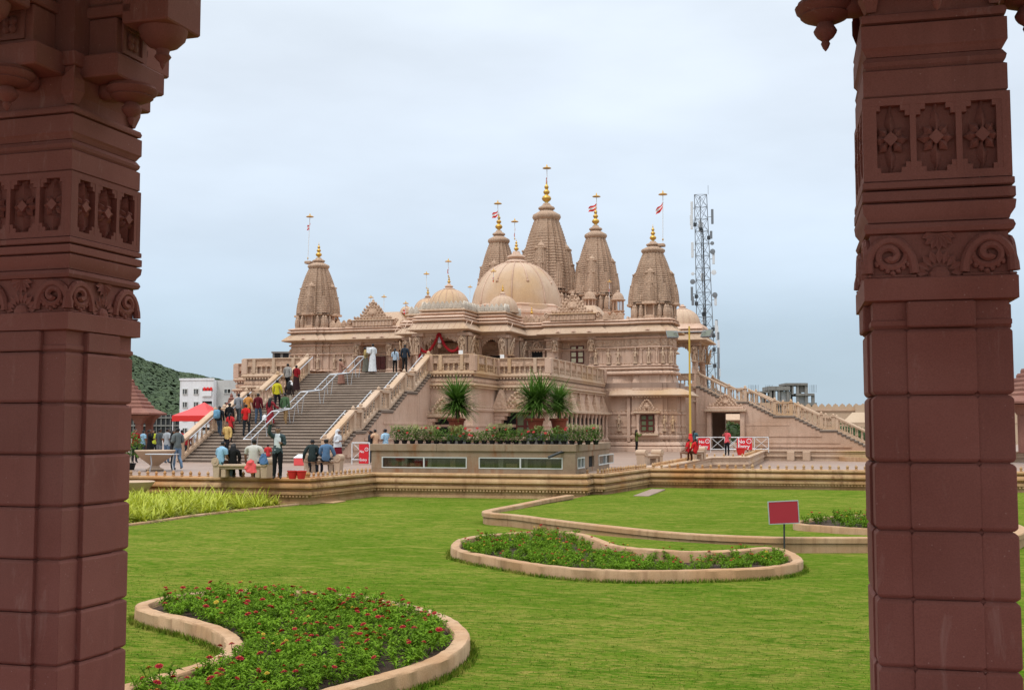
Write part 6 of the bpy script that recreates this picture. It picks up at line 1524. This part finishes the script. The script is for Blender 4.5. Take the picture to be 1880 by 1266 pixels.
person(SP_(495,731,1.6), up(-12), 'woman with curly hair in a maroon patterned dress on the stair', (.20,.012,.02), None, 1.6, skirt=((.20,.012,.02),.25,('dot',(.35,.08,.08),30)), hair='long', pat=('dot',(.35,.08,.08),30), arms=('down','rail'))
person(SP_(473,724), up(2), 'man in a dark maroon shirt and blue jeans climbing the stair', (.12,.012,.018), (.07,.11,.17), legs='climb', flip=True)
person(SP_(454,723), up(6), 'man in an orange shirt behind the man in red on the stair', (.62,.27,.07), (.02,.02,.025), legs='climb', sleeve='short', arms=('down','swing'))
person(SP_(450,746), up(-3), 'man in a bright red T shirt and dark jeans climbing the stair', (.62,.022,.022), (.025,.03,.035), legs='climb', sleeve='short', arms=('down','back'), flip=True)
person(SP_(437,723), up(5), 'man in a grey checked shirt and grey trousers near the left balustrade', (.27,.28,.30), (.07,.08,.09), legs='climb', arms=('bent','down'))
person(SP_(420,740,1.6), up(0), 'woman in a black dress with dark hair at the left balustrade', (.015,.014,.015), None, 1.6, skirt=((.015,.014,.015),.12), hair='bun')
person(SP_(402,745,1.6), up(8), 'woman with a light blue backpack and jeans near the foot of the left balustrade', (.02,.022,.025), (.06,.09,.13), 1.6, hair='tail', legs='climb')
person(SP_(422,759,1.55), up(-4), 'person in a red top and black trousers behind the yellow shirted man', (.55,.03,.035), (.015,.015,.015), 1.55, sleeve='short', hair='tail', legs='climb')
person(SP_(416,775), R(175), 'man in a yellow shirt with black trousers walking down, facing the camera', (.62,.42,.15), (.015,.015,.018), legs='walk', skin=1, arms=('down','bent'))
person(SP_(492,814,1.05), R(40), 'small child in a red top on the lowest steps', (.6,.05,.05), (.05,.06,.08), 1.05, sleeve='short', arms=('bent','down'))
person(SP_(625,660,1.58), R(-55), 'woman in a dusty pink saree holding the steel handrail', (.30,.15,.11), None, 1.58, skirt=((.30,.15,.11),.08), shawl=(.33,.17,.12), hood=None, hair='bun', arms=('down','rail'))
q_ = Vector(tY(669,688,63.2)); 
def TP(x, Y): v = tY(x, 690, Y); return RT @ Vector((v.x, Y, 5.0))
person(TP(671,62.9), R(-70), 'woman in a grey green saree at the stair top beside the man in white', (.20,.17,.10), None, 1.58, skirt=((.16,.15,.12),.06), shawl=(.42,.30,.12), hair='bun', arms=('bent','bent'))
person(TP(684,62.7), R(60), 'tall man in white shirt and white lungi at the stair top reading a paper', (.72,.73,.74), None, 1.75, skirt=((.70,.71,.73),.06), arms=('bent','bent'), thin=1.05)
person(TP(725,63.6), up(0), 'girl in a light blue shirt with a plait at the stair top', (.42,.52,.62), (.015,.015,.015), 1.5, hair='tail', arms=('bent','down'))
person(TP(743,63.0), up(-5), 'man in a dark blue shirt at the stair top beside the girl', (.025,.035,.05), (.015,.015,.015), 1.68, arms=('down','swing'))
# by the benches
b_ = GP(446,876)
person(GP(403,876), R(-25), 'seated man in a light blue T shirt with his back to the camera', (.30,.50,.66), (.07,.10,.14), 1.72, legs='sit', sleeve='short', arms=('rest','lap'), lean=.18, thin=1.12, skin=0)
person(GP(427,876), R(5), 'seated person in a loose black dress next to the man in light blue', (.012,.012,.012), (.012,.012,.014), 1.6, legs='sit', hair='long', arms=('lap','lap'), lean=.1)
person(GP(465,876), R(8), 'seated heavy man in a white and grey striped shirt', (.62,.60,.54), (.05,.06,.08), 1.78, legs='sit', sleeve='short', pat=('stripe',(.42,.38,.34),9), arms=('rest','rest'), lean=.05, thin=1.3)
person(GP(509,879), R(-160), 'man in a dark jacket over a white shirt raising an arm for a selfie', (.06,.085,.09), (.012,.012,.014), 1.74, arms=('bent','selfie'), open_jacket=(.75,.76,.78), skin=1)
person(GP(573,867)+Vector((-.03,.05,0)), R(20), 'seated man in a dark green shirt on the bench by the red buckets', (.03,.045,.045), (.03,.035,.045), 1.72, legs='sit', arms=('rest','lap'), lean=.12)
person(GP(596,867)+Vector((.03,.05,0)), R(28), 'seated man in a blue denim shirt on the bench by the red buckets', (.11,.20,.33), (.02,.022,.03), 1.74, legs='sit', arms=('lap','rest'), lean=.08)
person(GP(620,855), R(-105), 'woman under a white headscarf in a maroon skirt walking past the bench', (.65,.66,.68), None, 1.62, skirt=((.16,.012,.02),.08), hood=(.68,.69,.71), legs='walk', arms=('bent','bent'))
person(GP(679,851), R(100), 'woman with dark hair half hidden behind the bald man by the planter', (.03,.03,.035), (.05,.05,.06), 1.6, hair='bun')
person(GP(688,851), R(70), 'balding man in a pale orange printed shirt beside the planter', (.55,.32,.20), (.08,.07,.07), 1.66, pat=('dot',(.7,.5,.3),25), sleeve='short', arms=('face','down'), skin=1)
person(GP(707,853), R(60), 'young man in a blue checked shirt next to the bald man by the planter', (.25,.42,.56), (.04,.05,.07), 1.68, sleeve='short', pat=('dot',(.6,.7,.75),22), arms=('bent','face'))
# crowd at the left
person(GP(247,849), R(-120), 'person in a red and black striped shirt at the left end of the crowd', (.50,.02,.025), (.02,.02,.025), 1.68, pat=('stripe',(.05,.01,.012),7), arms=('down','face'), sleeve='short', thin=1.1)
person(GP(274,846), R(-60), 'woman in a long black dress in the crowd by the stone bowl', (.012,.012,.013), None, 1.64, skirt=((.012,.012,.013),.05), hair='bun', arms=('bent','face'))
person(GP(292,848), R(-20), 'man in a dark grey shirt and grey trousers in the crowd', (.07,.08,.085), (.15,.16,.18), 1.68, arms=('down','bent'), sleeve='short')
person(GP(306,850), R(-15), 'man in a grey white T shirt and blue jeans in the crowd', (.36,.38,.40), (.10,.15,.22), 1.7, arms=('down','down'), sleeve='short')
person(GP(317,862), R(-75), 'woman with long dark hair in a black top standing close to the man in jeans', (.03,.03,.032), (.02,.025,.03), 1.62, hair='long', arms=('bent','bent'))
person(GP(325,863), R(60), 'man in a grey green jacket and light jeans facing the long haired woman', (.14,.16,.16), (.17,.26,.38), 1.72, arms=('bent','bent'), legs='walk')
for x, y, lb, c in ((333,845,'person in a red shirt behind the couple in jeans',(.55,.02,.03)),(344,846,'person in a deep red dress behind the left balustrade',(.30,.015,.02)),(262,842,'person in a light blue shirt between striped shirt and black dress',(.25,.42,.55)),(283,842,'person in a yellow green shirt at the back of the crowd',(.5,.55,.05)),(313,842,'person in a lime shirt behind the man in grey white',(.55,.58,.06)),(354,842,'person in a white shirt at the right end of the crowd',(.6,.62,.64))):
    person(GP(x, y), R(random.uniform(-60,60)), lb, c, (.03,.035,.045), random.uniform(1.58,1.7), sleeve='short', arms=('bent','down'))
# right side
person(GP(1169,830.5), R(-70), 'woman with long black hair in an olive top holding a phone by the window', (.12,.14,.035), (.012,.012,.014), 1.62, hair='long', arms=('phone','phone'))
person(GP(1263,846), R(100), 'seated woman in red clothes left of the yellow pole', (.60,.02,.025), None, 1.55, legs='sit', skirt=None, shawl=(.55,.02,.03), hair='bun', sleeve='short', arms=('lap','lap'))
person(GP(1273,846)+Vector((.1,.1,0)), R(60), 'seated woman in a bright red top with a plait right of the yellow pole', (.62,.022,.025), (.10,.04,.02), 1.58, legs='sit', hair='tail', arms=('lap','rest'))
person(GP(1275,829), R(-30), 'woman in a teal top behind the two seated women in red', (.06,.13,.15), (.015,.02,.02), 1.56, hair='tail', arms=('bent','face'))
person(GP(1335,836), R(165), 'woman in a red checked shirt and black trousers standing before the white railing', (.62,.06,.08), (.012,.012,.014), 1.62, pat=('dot',(.75,.2,.2),24), arms=('down','face'), hair='bun', sleeve='short')
build_people()
# things carried or set down
def bag(p, label, m, s=1.0, name='bag', soft=True):
    t = thing(name, tuple(p), label, 'bag'); rnd = random.Random(len(label)); rs = []
    for zz, r in ((0,.10),(.02,.17),(.12,.18),(.22,.15),(.30,.12),(.36,.09)): rs.append([(r*s*(1+.3*rnd.uniform(-1,1))*math.cos(a), r*.5*s*(1+.4*rnd.uniform(-1,1))*math.sin(a), (zz+rnd.uniform(-.02,.02))*s) for a in np.linspace(0,2*PI,10,endpoint=False)])
    link('sack', MB().rings(rs).mesh('sack', m), t); link('handle', MB().tube([(.05*s*math.cos(a),0,.3*s+.1*s*math.sin(a)) for a in np.linspace(0,PI,8)], .008*s, 5).mesh('handle', m), t); return t
pb_ = GP(474,879); bag((pb_.x-.1,pb_.y-.34,.22), 'crumpled red carrier bag hanging at the back of the striped shirt man', M['red_light'], 1.1)
pb_ = GP(487,878); bag((pb_.x,pb_.y-.15,.47), 'blue cloth bundle lying on the bench arm next to the red bag', cloth((.10,.20,.36)), .95, 'cloth_bundle')
p_ = SP_(543,669,1.58); bag((p_.x-.30,p_.y-.12,p_.z+.35), 'white carrier bag held between the couple highest on the left of the stair', M['white'], .8)
p_ = SP_(495,731,1.6); bag((p_.x-.30,p_.y-.05,p_.z+.38), 'white carrier bag held by the woman in maroon', M['white'], .8)
p_ = SP_(402,745,1.6); bk = thing('backpack', (p_.x-.02,p_.y-.24,p_.z+.92), 'light blue backpack on the back of the woman at the left balustrade', 'backpack')
link('pack', MB().cbox(-.17,.17,-.11,.10,0,.46,.06).mesh('pack', cloth((.16,.34,.48)), 60), bk); link('pocket', MB().cbox(-.12,.12,-.15,-.111,.04,.24,.03).mesh('pocket', cloth((.16,.34,.48)), 60), bk)
p_ = TP(684,62.7); pp = thing('paper_sheet', (p_.x-.22,p_.y-.02,6.18), 'white sheet of paper held by the tall man in white', 'paper', None, R(30)); link('sheet', MB().box(-.16,.16,-.004,.004,0,.34).mesh('sheet', M['white']), pp)
# ================================================================ FAR SURROUNDINGS
def at_depth(x, y, D):                                       # point at a horizontal distance D along the view
    return CAM+_ray(x, y)*(D/(_fw.x*_fh.x+_fw.y*_fh.y) if False else D/(_ray(x,y).dot(_fh)))
FACE = YAW
# white apartment block
def fac(D, x, y): return at_depth(x, y, D)
D = 165.0; mpp = D/FPX
ab = thing('apartment_building', (*at_depth(377,800,D)[:2],-1), 'white four storey apartment block with small windows and red laundry on a balcony', 'building', None, R(6))
org = Vector(ab.location); Ri = Matrix.Rotation(-R(6),3,'Z')
def A_(x, y): v = Ri @ (at_depth(x, y, D)-org); return v
def Q(n, mb, m, par=None): return link(n, mb.mesh(n, m), par or ab)
xl, xc, xr = A_(325,800).x, A_(391,800).x, A_(432,800).x; zt = A_(377,697).z
Q('wall', MB().box(xl,xc,0,14,-2,zt), M['white_paint']); Q('wall', MB().box(xc+.01,xr+4,1.2,15,-2,zt-.0), M['grey_wall']); Q('parapet', MB().box(xl-.1,xc+.1,-.1,.15,zt-.05,zt+.25), M['white_paint'])
def win(x0, x1, y0, y1, yo=0.0):
    a, b = A_(x0,y1), A_(x1,y0); w = Q('window', MB().box(a.x,b.x,yo-.02,yo+.02,a.z,b.z), M['dark']); fr = MB(); t = .09
    for p in ((a.x-t,a.x,a.z,b.z),(b.x,b.x+t,a.z,b.z),(a.x-t,b.x+t,b.z,b.z+t),(a.x-t,b.x+t,a.z-t,a.z),((a.x+b.x)/2-.04,(a.x+b.x)/2+.04,a.z,b.z)): fr.box(p[0],p[1],yo-.12,yo-.001,p[2],p[3])
    Q('frame', fr, M['frame'], w); Q('pane', MB().box(a.x+.05,(a.x+b.x)/2-.06,yo-.05,yo-.03,a.z+.05,b.z-.05), M['glass'], w)
for yy in (714,738,762,786):
    for x in ((333,341),(355,363)) : win(x[0],x[1],yy,yy+9)
    bx = A_(371,yy+13); ex = A_(390,yy-2)
    b_ = Q('balcony', MB().box(bx.x,ex.x,-.03,.02,bx.z,ex.z), M['dark']); Q('railing', MB().box(bx.x,ex.x,-.25,-.04,bx.z,bx.z+.75), M['grey_wall'] if yy > 720 else M['white_paint'], b_)
    if yy == 714:
        for k in range(3): Q('laundry', MB().ell((bx.x+.35+k*.5,-.12,bx.z+1.0),(.24,.1,.32),8,5), M['red'], b_)
    win(408,420,yy,yy+7,1.2)
# long grey building under the hill
lb = thing('long_building', (*at_depth(278,800,210)[:2],0), 'long low grey building with rows of dark openings at the foot of the green hill', 'building', None, R(15))
mp2 = 210/FPX
for k in range(3): link('floor_slab', MB().box(-7,6,0,8,.6+k*1.45,.85+k*1.45).mesh('floor_slab', M['concrete']), lb)
link('dark_wall', MB().box(-6.9,5.9,.4,7.9,0,4.2).mesh('dark_wall', M['metal_dark']), lb)
for k in range(16): link('post', MB().box(-6.9+k*.85,-6.75+k*.85,.1,.35,0,4.3).mesh('post', M['concrete']), lb)
# green hill
def hill_h(X, Y): pass
hv = []; nx, ny = 60, 16
cr_ = [(-200,560),(100,600),(180,622),(232,655),(262,668),(290,676),(320,688),(350,692),(420,706),(520,722),(640,742),(760,760),(900,776),(1200,783)]
def crest(x):
    for (a,b),(c,d) in zip(cr_, cr_[1:]):
        if a <= x <= c: return b+(d-b)*(x-a)/(c-a)
    return cr_[0][1] if x < cr_[0][0] else 784
for j in range(ny+1):
    t = j/ny; Dd = 330+270*t
    for i in range(nx+1):
        x = -200+1400*i/nx; zc = CZ+(HZ-crest(x))/FPX*600
        p = at_depth(x, 786, Dd); z = -2+(zc+2)*(math.sin(t*PI/2)**1.1); hv.append((p.x,p.y,z+random.uniform(-.6,.6)))
for i in range(nx+1):
    p = Vector(hv[ny*(nx+1)+i]); q = p+_fh*300; hv.append((q.x,q.y,-5))
mb = MB(); mb.add(hv, [(j*(nx+1)+i,j*(nx+1)+i+1,(j+1)*(nx+1)+i+1,(j+1)*(nx+1)+i) for j in range(ny+1) for i in range(nx)])
hm = stone('hill_grass', (.055,.09,.026), (.085,.125,.036), .02, .2, .3, grain=.4, vary=0)
setting(link('hill', mb.mesh('hill', hm, True)))
# the wood on it: many leafy clumps
rnd = random.Random(8); V = []; Fq = []
ico = MB().ell((0,0,0),(1,1,1),7,5)
tri = MB()
def clump(c, r, n=85):
    for _ in range(n):
        d = rdir(rnd, -.25, 1); q = Vector((c[0]+d.x*r*rnd.uniform(.8,1.08), c[1]+d.y*r*rnd.uniform(.8,1.08), c[2]+d.z*r*.85)); u = rdir(rnd,-1,1); s = r*rnd.uniform(.12,.26); w = d.cross(u).normalized()*s; h = d.cross(w).normalized()*s
        b = len(V); V.extend([q-w-h*.4,q+w*.3-h,q+w+h*.4,q-w*.3+h]); Fq.append((b,b+1,b+2,b+3))
for _ in range(2500):
    i = rnd.uniform(150, 420) if _ < 1700 else rnd.uniform(-150, 620); t = rnd.uniform(.05, 1.0)
    if t > .9 and 190 < i < 255: continue
    x = i; zc = CZ+(HZ-crest(x))/FPX*600-3; p = at_depth(x, 786, 330+270*t); z = -2+(zc+2)*(math.sin(t*PI/2)**1.1); r = rnd.uniform(2.0,4.2)
    clump((p.x,p.y,z+.8-.5*t), r)
setting(link('wood', npmesh('wood', [tuple(v) for v in V], Fq, 4, M['forest'])), 'stuff')
# small red pavilions
def chhatri(p, s, label, rz=YAW):
    t = thing('small_pavilion', tuple(p), label, 'pavilion', None, rz); m = M['rust_red']; Q = lambda n, mb: link(n, mb.mesh(n, m), t)
    for sx in (-1,1):
        for sy in (-1,1): Q('column', MB().cbox(sx*1.0*s-.2*s,sx*1.0*s+.2*s,sy*1.0*s-.2*s,sy*1.0*s+.2*s,0,1.9*s,.03).rings([[(sx*1.0*s+a*w,sy*1.0*s+b*w,z) for a,b in ((-1,-1),(1,-1),(1,1),(-1,1))] for w,z in ((.2*s,1.9*s),(.36*s,2.25*s),(.6*s,2.45*s))]))
    Q('eave', MB().rings([[(a*w,b*w,z) for a,b in ((-1,-1),(1,-1),(1,1),(-1,1))] for w,z in ((1.1*s,2.45*s),(1.85*s,2.5*s),(1.85*s,2.6*s),(1.25*s,2.9*s))]))
    for k in range(7):
        w = 1.22*s*(1-k/7.6); Q('roof_tier', MB().rings([[(a*ww,b*ww,z) for a,b in ((-1,-1),(1,-1),(1,1),(-1,1))] for ww,z in ((w,(2.9+k*.24)*s),(w,(3.03+k*.24)*s),(w*.9,(3.135+k*.24)*s))]))
    Q('finial', MB().lathe([(.2*s,4.55*s),(.3*s,4.66*s),(.12*s,4.8*s),(.16*s,4.9*s),(.02*s,5.15*s)], 10)); return t
p = at_depth(236, 786, 74); chhatri((p.x,p.y,0), 1.02, 'red stone pavilion with a stepped roof beside the left pillar')
p = at_depth(424, 786, 100); chhatri((p.x,p.y,-.3), .98, 'red stepped pavilion roof showing behind the red tent')
p = at_depth(1898, 786, 80); chhatri((p.x,p.y,0), 1.35, 'red brick coloured pavilion glimpsed right of the right pillar')
# roof hut behind the platform's left end
p = at_depth(517, 786, 110); rh = thing('roof_hut', (p.x,p.y,0), 'flat grey hut with dark openings above the left end of the platform', 'hut', None, YAW)
zz = CZ+(HZ-645)*110/FPX
link('slab', MB().box(-1.1,1.6,0,2,zz-.15,zz).mesh('slab', M['concrete']), rh); link('wall', MB().box(-1.0,1.5,.1,1.9,0,zz-.152).mesh('wall', M['concrete']), rh)
for k in range(3): link('opening', MB().box(-.8+k*.8,-.25+k*.8,.06,.09,zz-.62,zz-.2).mesh('opening', M['dark']), rh)
# telecom tower
D = 150.0; base = at_depth(1300, 786, D); tt = thing('telecom_tower', (base.x,base.y,0), 'tall lattice telecom mast crowded with panel antennas and dishes', 'mast', None, R(9))
topz = CZ+(HZ-354)*D/FPX
def wz(z): return .80+.45*(1-z/topz)
m1, m2, m3 = M['tower_metal'], M['tower_dark'], M['tower_white']
cs = [(-1,-.6),(1,-.6),(0,1.0),]
shx = (1291-1300)*D/FPX
def tp(c, z): f = z/topz; return (c[0]*wz(z)+shx*f*1.0, c[1]*wz(z), z)
for c in cs: link('leg', MB().bar(tp(c,0),tp(c,topz),.10).mesh('leg', m1), tt)
zs = np.linspace(0, topz, 21)
for a, b in zip(zs, zs[1:]):
    for i in range(3):
        c0, c1 = cs[i], cs[(i+1)%3]; mb = MB().bar(tp(c0,a),tp(c1,b),.04); link('brace', mb.mesh('brace', m1), tt); link('brace', MB().bar(tp(c1,a+.02),tp(c0,b-.02),.04).mesh('brace', m1), tt); link('ring_bar', MB().bar(tp(c0,b),tp(c1,b),.05).mesh('ring_bar', m1), tt)
link('cable_ladder', MB().bar((shx*.05+.25,.2,0),(shx*.8+.15,.2,topz*.86),.22,.16).mesh('cable_ladder', m2), tt)
rnd = random.Random(4)
for k in range(46):
    f = rnd.choice((rnd.uniform(.10,.36),rnd.uniform(.10,.5),rnd.uniform(.4,.95))); z = topz*f; c = rnd.choice(cs); b = Vector(tp(c, z)); s = Vector((c[0]*.45+rnd.uniform(-.15,.15), c[1]*.4-.1, 0)); h = rnd.uniform(1.0,2.3)
    link('antenna_mount', MB().bar(tuple(b),tuple(b+s),.06).mesh('antenna_mount', m1), tt)
    q = b+s; link('panel_antenna', MB().cbox(q.x-.16,q.x+.16,q.y-.12,q.y+.05,q.z-h/2,q.z+h/2,.04).mesh('panel_antenna', m3 if rnd.random() < .45 else m1), tt)
    if rnd.random() < .6: link('radio_unit', MB().cbox(b.x-.22,b.x+.22,b.y-.3,b.y-.05,b.z-.6,b.z-.1,.03).mesh('radio_unit', m2), tt)
for k in range(7):
    z = topz*rnd.uniform(.35,.96); c = rnd.choice(cs[:2]); b = Vector(tp(c, z)); r = rnd.uniform(.2,.36); q = b+Vector((c[0]*.45,-.35,0))
    link('dish', MB().lathe([(.05,0),(r,.12),(r,.22),(.02,.25)], 14, M=Matrix.Translation(q) @ Matrix.Rotation(PI/2,4,'X') @ Matrix.Rotation(rnd.uniform(-.6,.6),4,'Y')).mesh('dish', m3 if k % 3 == 0 else m1, 40), tt); link('dish_arm', MB().bar(tuple(b),tuple(q),.07).mesh('dish_arm', m1), tt)
link('lightning_rod', MB().bar((shx+1,-.5,topz),(shx+1,-.5,topz+1.2),.05).mesh('lightning_rod', m1), tt)
# unfinished concrete building
D = 190.0; b0 = at_depth(1440, 786, D); ub = thing('unfinished_building', (b0.x,b0.y,0), 'half built concrete building with bare columns and rods on the skyline at right', 'building', None, R(13))
def ux(x): return (x-1440)*D/FPX
def uz(y): return CZ+(HZ-y)*D/FPX
C_ = M['concrete']; Q = lambda n, mb, m=C_: link(n, mb.mesh(n, m), ub)
for (x0,x1,y0,y1) in ((1380,1500,739,744),(1377,1414,718,720.5),(1413,1452,709,716),(1444,1484,703,707),(1463,1496,722,726),(1412,1448,735,740)): Q('floor_slab', MB().box(ux(x0),ux(x1),0,6,uz(y1),uz(y0)))
for (x,y0,y1,w) in ((1384,719,742,.35),(1402,719,742,.35),(1416,712,742,.5),(1448,705,742,.4),(1457,706,724,.3),(1466,706,742,.4),(1482,704,742,.5),(1494,724,742,.5),(1432,716,740,.4),(1424,716,740,.3)):
    for yo in (.2,5.3): Q('column', MB().box(ux(x)-w/2,ux(x)+w/2,yo,yo+.45,uz(y1),uz(y0)))
Q('infill_wall', MB().box(ux(1437),ux(1455),.8,1.0,uz(738),uz(718)),M['grey_wall']); Q('infill_wall', MB().box(ux(1468),ux(1482),.8,1.0,uz(742),uz(726)),M['grey_wall']); Q('infill_wall', MB().box(ux(1470),ux(1482),.7,.9,uz(720),uz(706)),M['concrete'])
Q('lower_wall', MB().box(ux(1378),ux(1500),.5,5.8,-1,uz(744.2)))
for x in (1378,1384,1390,1409,1416,1490,1496):
    for k in range(3): Q('steel_rod', MB().bar((ux(x)+k*.25,1,uz(720)),(ux(x)+k*.25+.05,1,uz(706)),.035),M['metal_dark'])
# boundary wall with merlons, awning, hedge and parked car on the right
def at_w(x, y, Y): return py(x, y, Y)
YB = 135.0
wl_ = py(1440,742,YB); bw = thing('boundary_wall', (wl_.x,YB,0), 'tall cream boundary wall topped with small pointed merlons at right', 'wall')
x0 = py(1440,745,YB).x; x1 = x0+60; zt = py(1500,746,YB).z
put('wall', MB().box(x0,x1,YB,YB+.5,-1,zt), M['cream'], bw); put('band', MB().box(x0-.05,x1,YB-.15,YB-.002,zt-.5,zt-.25), M['temple_light'], bw); put('string_course', MB().box(x0,x1,YB-.08,YB-.002,zt-1.9,zt-1.75), M['temple_light'], bw)
for xx in (py(1570,750,YB).x,): put('buttress', MB().box(xx,xx+2.2,YB-.6,YB-.152,-1,zt+.15), M['cream'], bw)
mw = MB().slab([(-.3,0),(.3,0),(.3,.12),(0,.36),(-.3,.12)],-.1,.1).mesh('merlon', M['cream'])
for k in range(80): at('merlon', mw, bw, (x0+.4+k*.75,YB+.2,zt))
aw = thing('awning', tuple(py(1570,800,118)), 'pale sloping awning by the boundary wall next to the right pillar', 'awning'); q0 = Vector(aw.location); ah = py(1560,775,118).z
put('cover', MB().add([(q0.x-1.2,117,ah),(q0.x+4,117,ah),(q0.x+4,119,ah+1.0),(q0.x-.2,119,ah+1.0),(q0.x-1.2,117,ah-.2),(q0.x+4,117,ah-.2)], [(0,1,2,3),(4,5,1,0)]), M['cream'], aw)
for dx in (-1.0,3.8): put('post', MB().bar((q0.x+dx,117.1,-.5),(q0.x+dx,117.1,ah-.2),.12), M['concrete'], aw)
def hedge(p, L, H, label, seed):
    t = thing('hedge', tuple(p), label, 'hedge'); rn = random.Random(seed); mb = MB()
    for _ in range(420):
        d = rdir(rn,-.2,1); leaf(mb, (d.x*L/2*rn.uniform(.8,1.05), d.y*.6*rn.uniform(.8,1), H*.45+d.z*H*.5*rn.uniform(.85,1.08)), rdir(rn,-.3,1), .28, .17, .2)
    mb2 = MB().ell((0,0,H*.42),(L*.46,.5,H*.45),12,8); link('inner_growth', mb2.mesh('inner_growth', M['forest'], True), t); link('foliage', mb.mesh('foliage', M['bush']), t)
p = py(1318,800,112); hedge((p.x,112,0), 5.0, 2.6, 'rounded green hedge seen through the doorway under the right stair', 1)
p = py(1530,800,112); hedge((p.x,112,0), 7.0, 2.2, 'green hedge seen between the balusters of the right stair', 2)
dw = thing('pale_building', (*py(1315,786,125)[:2],0), 'cream building with a deep awning seen through the doorway under the right stair', 'building'); q0 = Vector(dw.location)
put('wall', MB().box(q0.x-5,q0.x+6,125,126,-1,4.4), M['cream'], dw); put('opening', MB().box(q0.x-2.2,q0.x+2.5,124.9,124.98,0,2.1), M['dark'], dw); put('canopy', MB().rings([[(q0.x-4.5,123.2,2.5),(q0.x+5.5,123.2,2.5),(q0.x+5.5,124.98,3.6),(q0.x-4.5,124.98,3.6)],[(q0.x-4.5,123.2,2.6),(q0.x+5.5,123.2,2.6),(q0.x+5.5,124.98,3.75),(q0.x-4.5,124.98,3.75)]]), M['temple_light'], dw)
cr = thing('parked_car', (*py(1556,795,126)[:2],0), 'small white car parked by the boundary wall behind the right stair', 'car'); L4 = 1.95
link('body', MB().rings([[(-2,-.85,.35),(2,-.85,.35),(2,.85,.35),(-2,.85,.35)],[(-2.05,-.88,.75),(2.05,-.88,.75),(2.05,.88,.75),(-2.05,.88,.75)],[(-1.95,-.82,1.0),(1.9,-.82,.98),(1.9,.82,.98),(-1.95,.82,1.0)]]).mesh('body', M['white'], 30), cr)
link('cabin', MB().rings([[(-1.7,-.78,1.0),(1.0,-.78,1.0),(1.0,.78,1.0),(-1.7,.78,1.0)],[(-1.3,-.66,1.55),(.4,-.66,1.55),(.4,.66,1.55),(-1.3,.66,1.55)]]).mesh('cabin', M['glass'], 30), cr); link('roof', MB().cbox(-1.32,.42,-.67,.67,1.552,1.6,.03).mesh('roof', M['white']), cr)
for sx in (-1.25,1.3):
    for sy in (-.85,.85): link('wheel', MB().lathe([(.02,-.1),(.3,-.1),(.33,-.06),(.33,.06),(.3,.1),(.02,.1)], 14, M=Matrix.Translation((sx,sy,.33)) @ Matrix.Rotation(PI/2,4,'X')).mesh('wheel', M['black']), cr)
# right edge: kerb wall seen past the right pillar
p = pz(1876, 905, -.4)
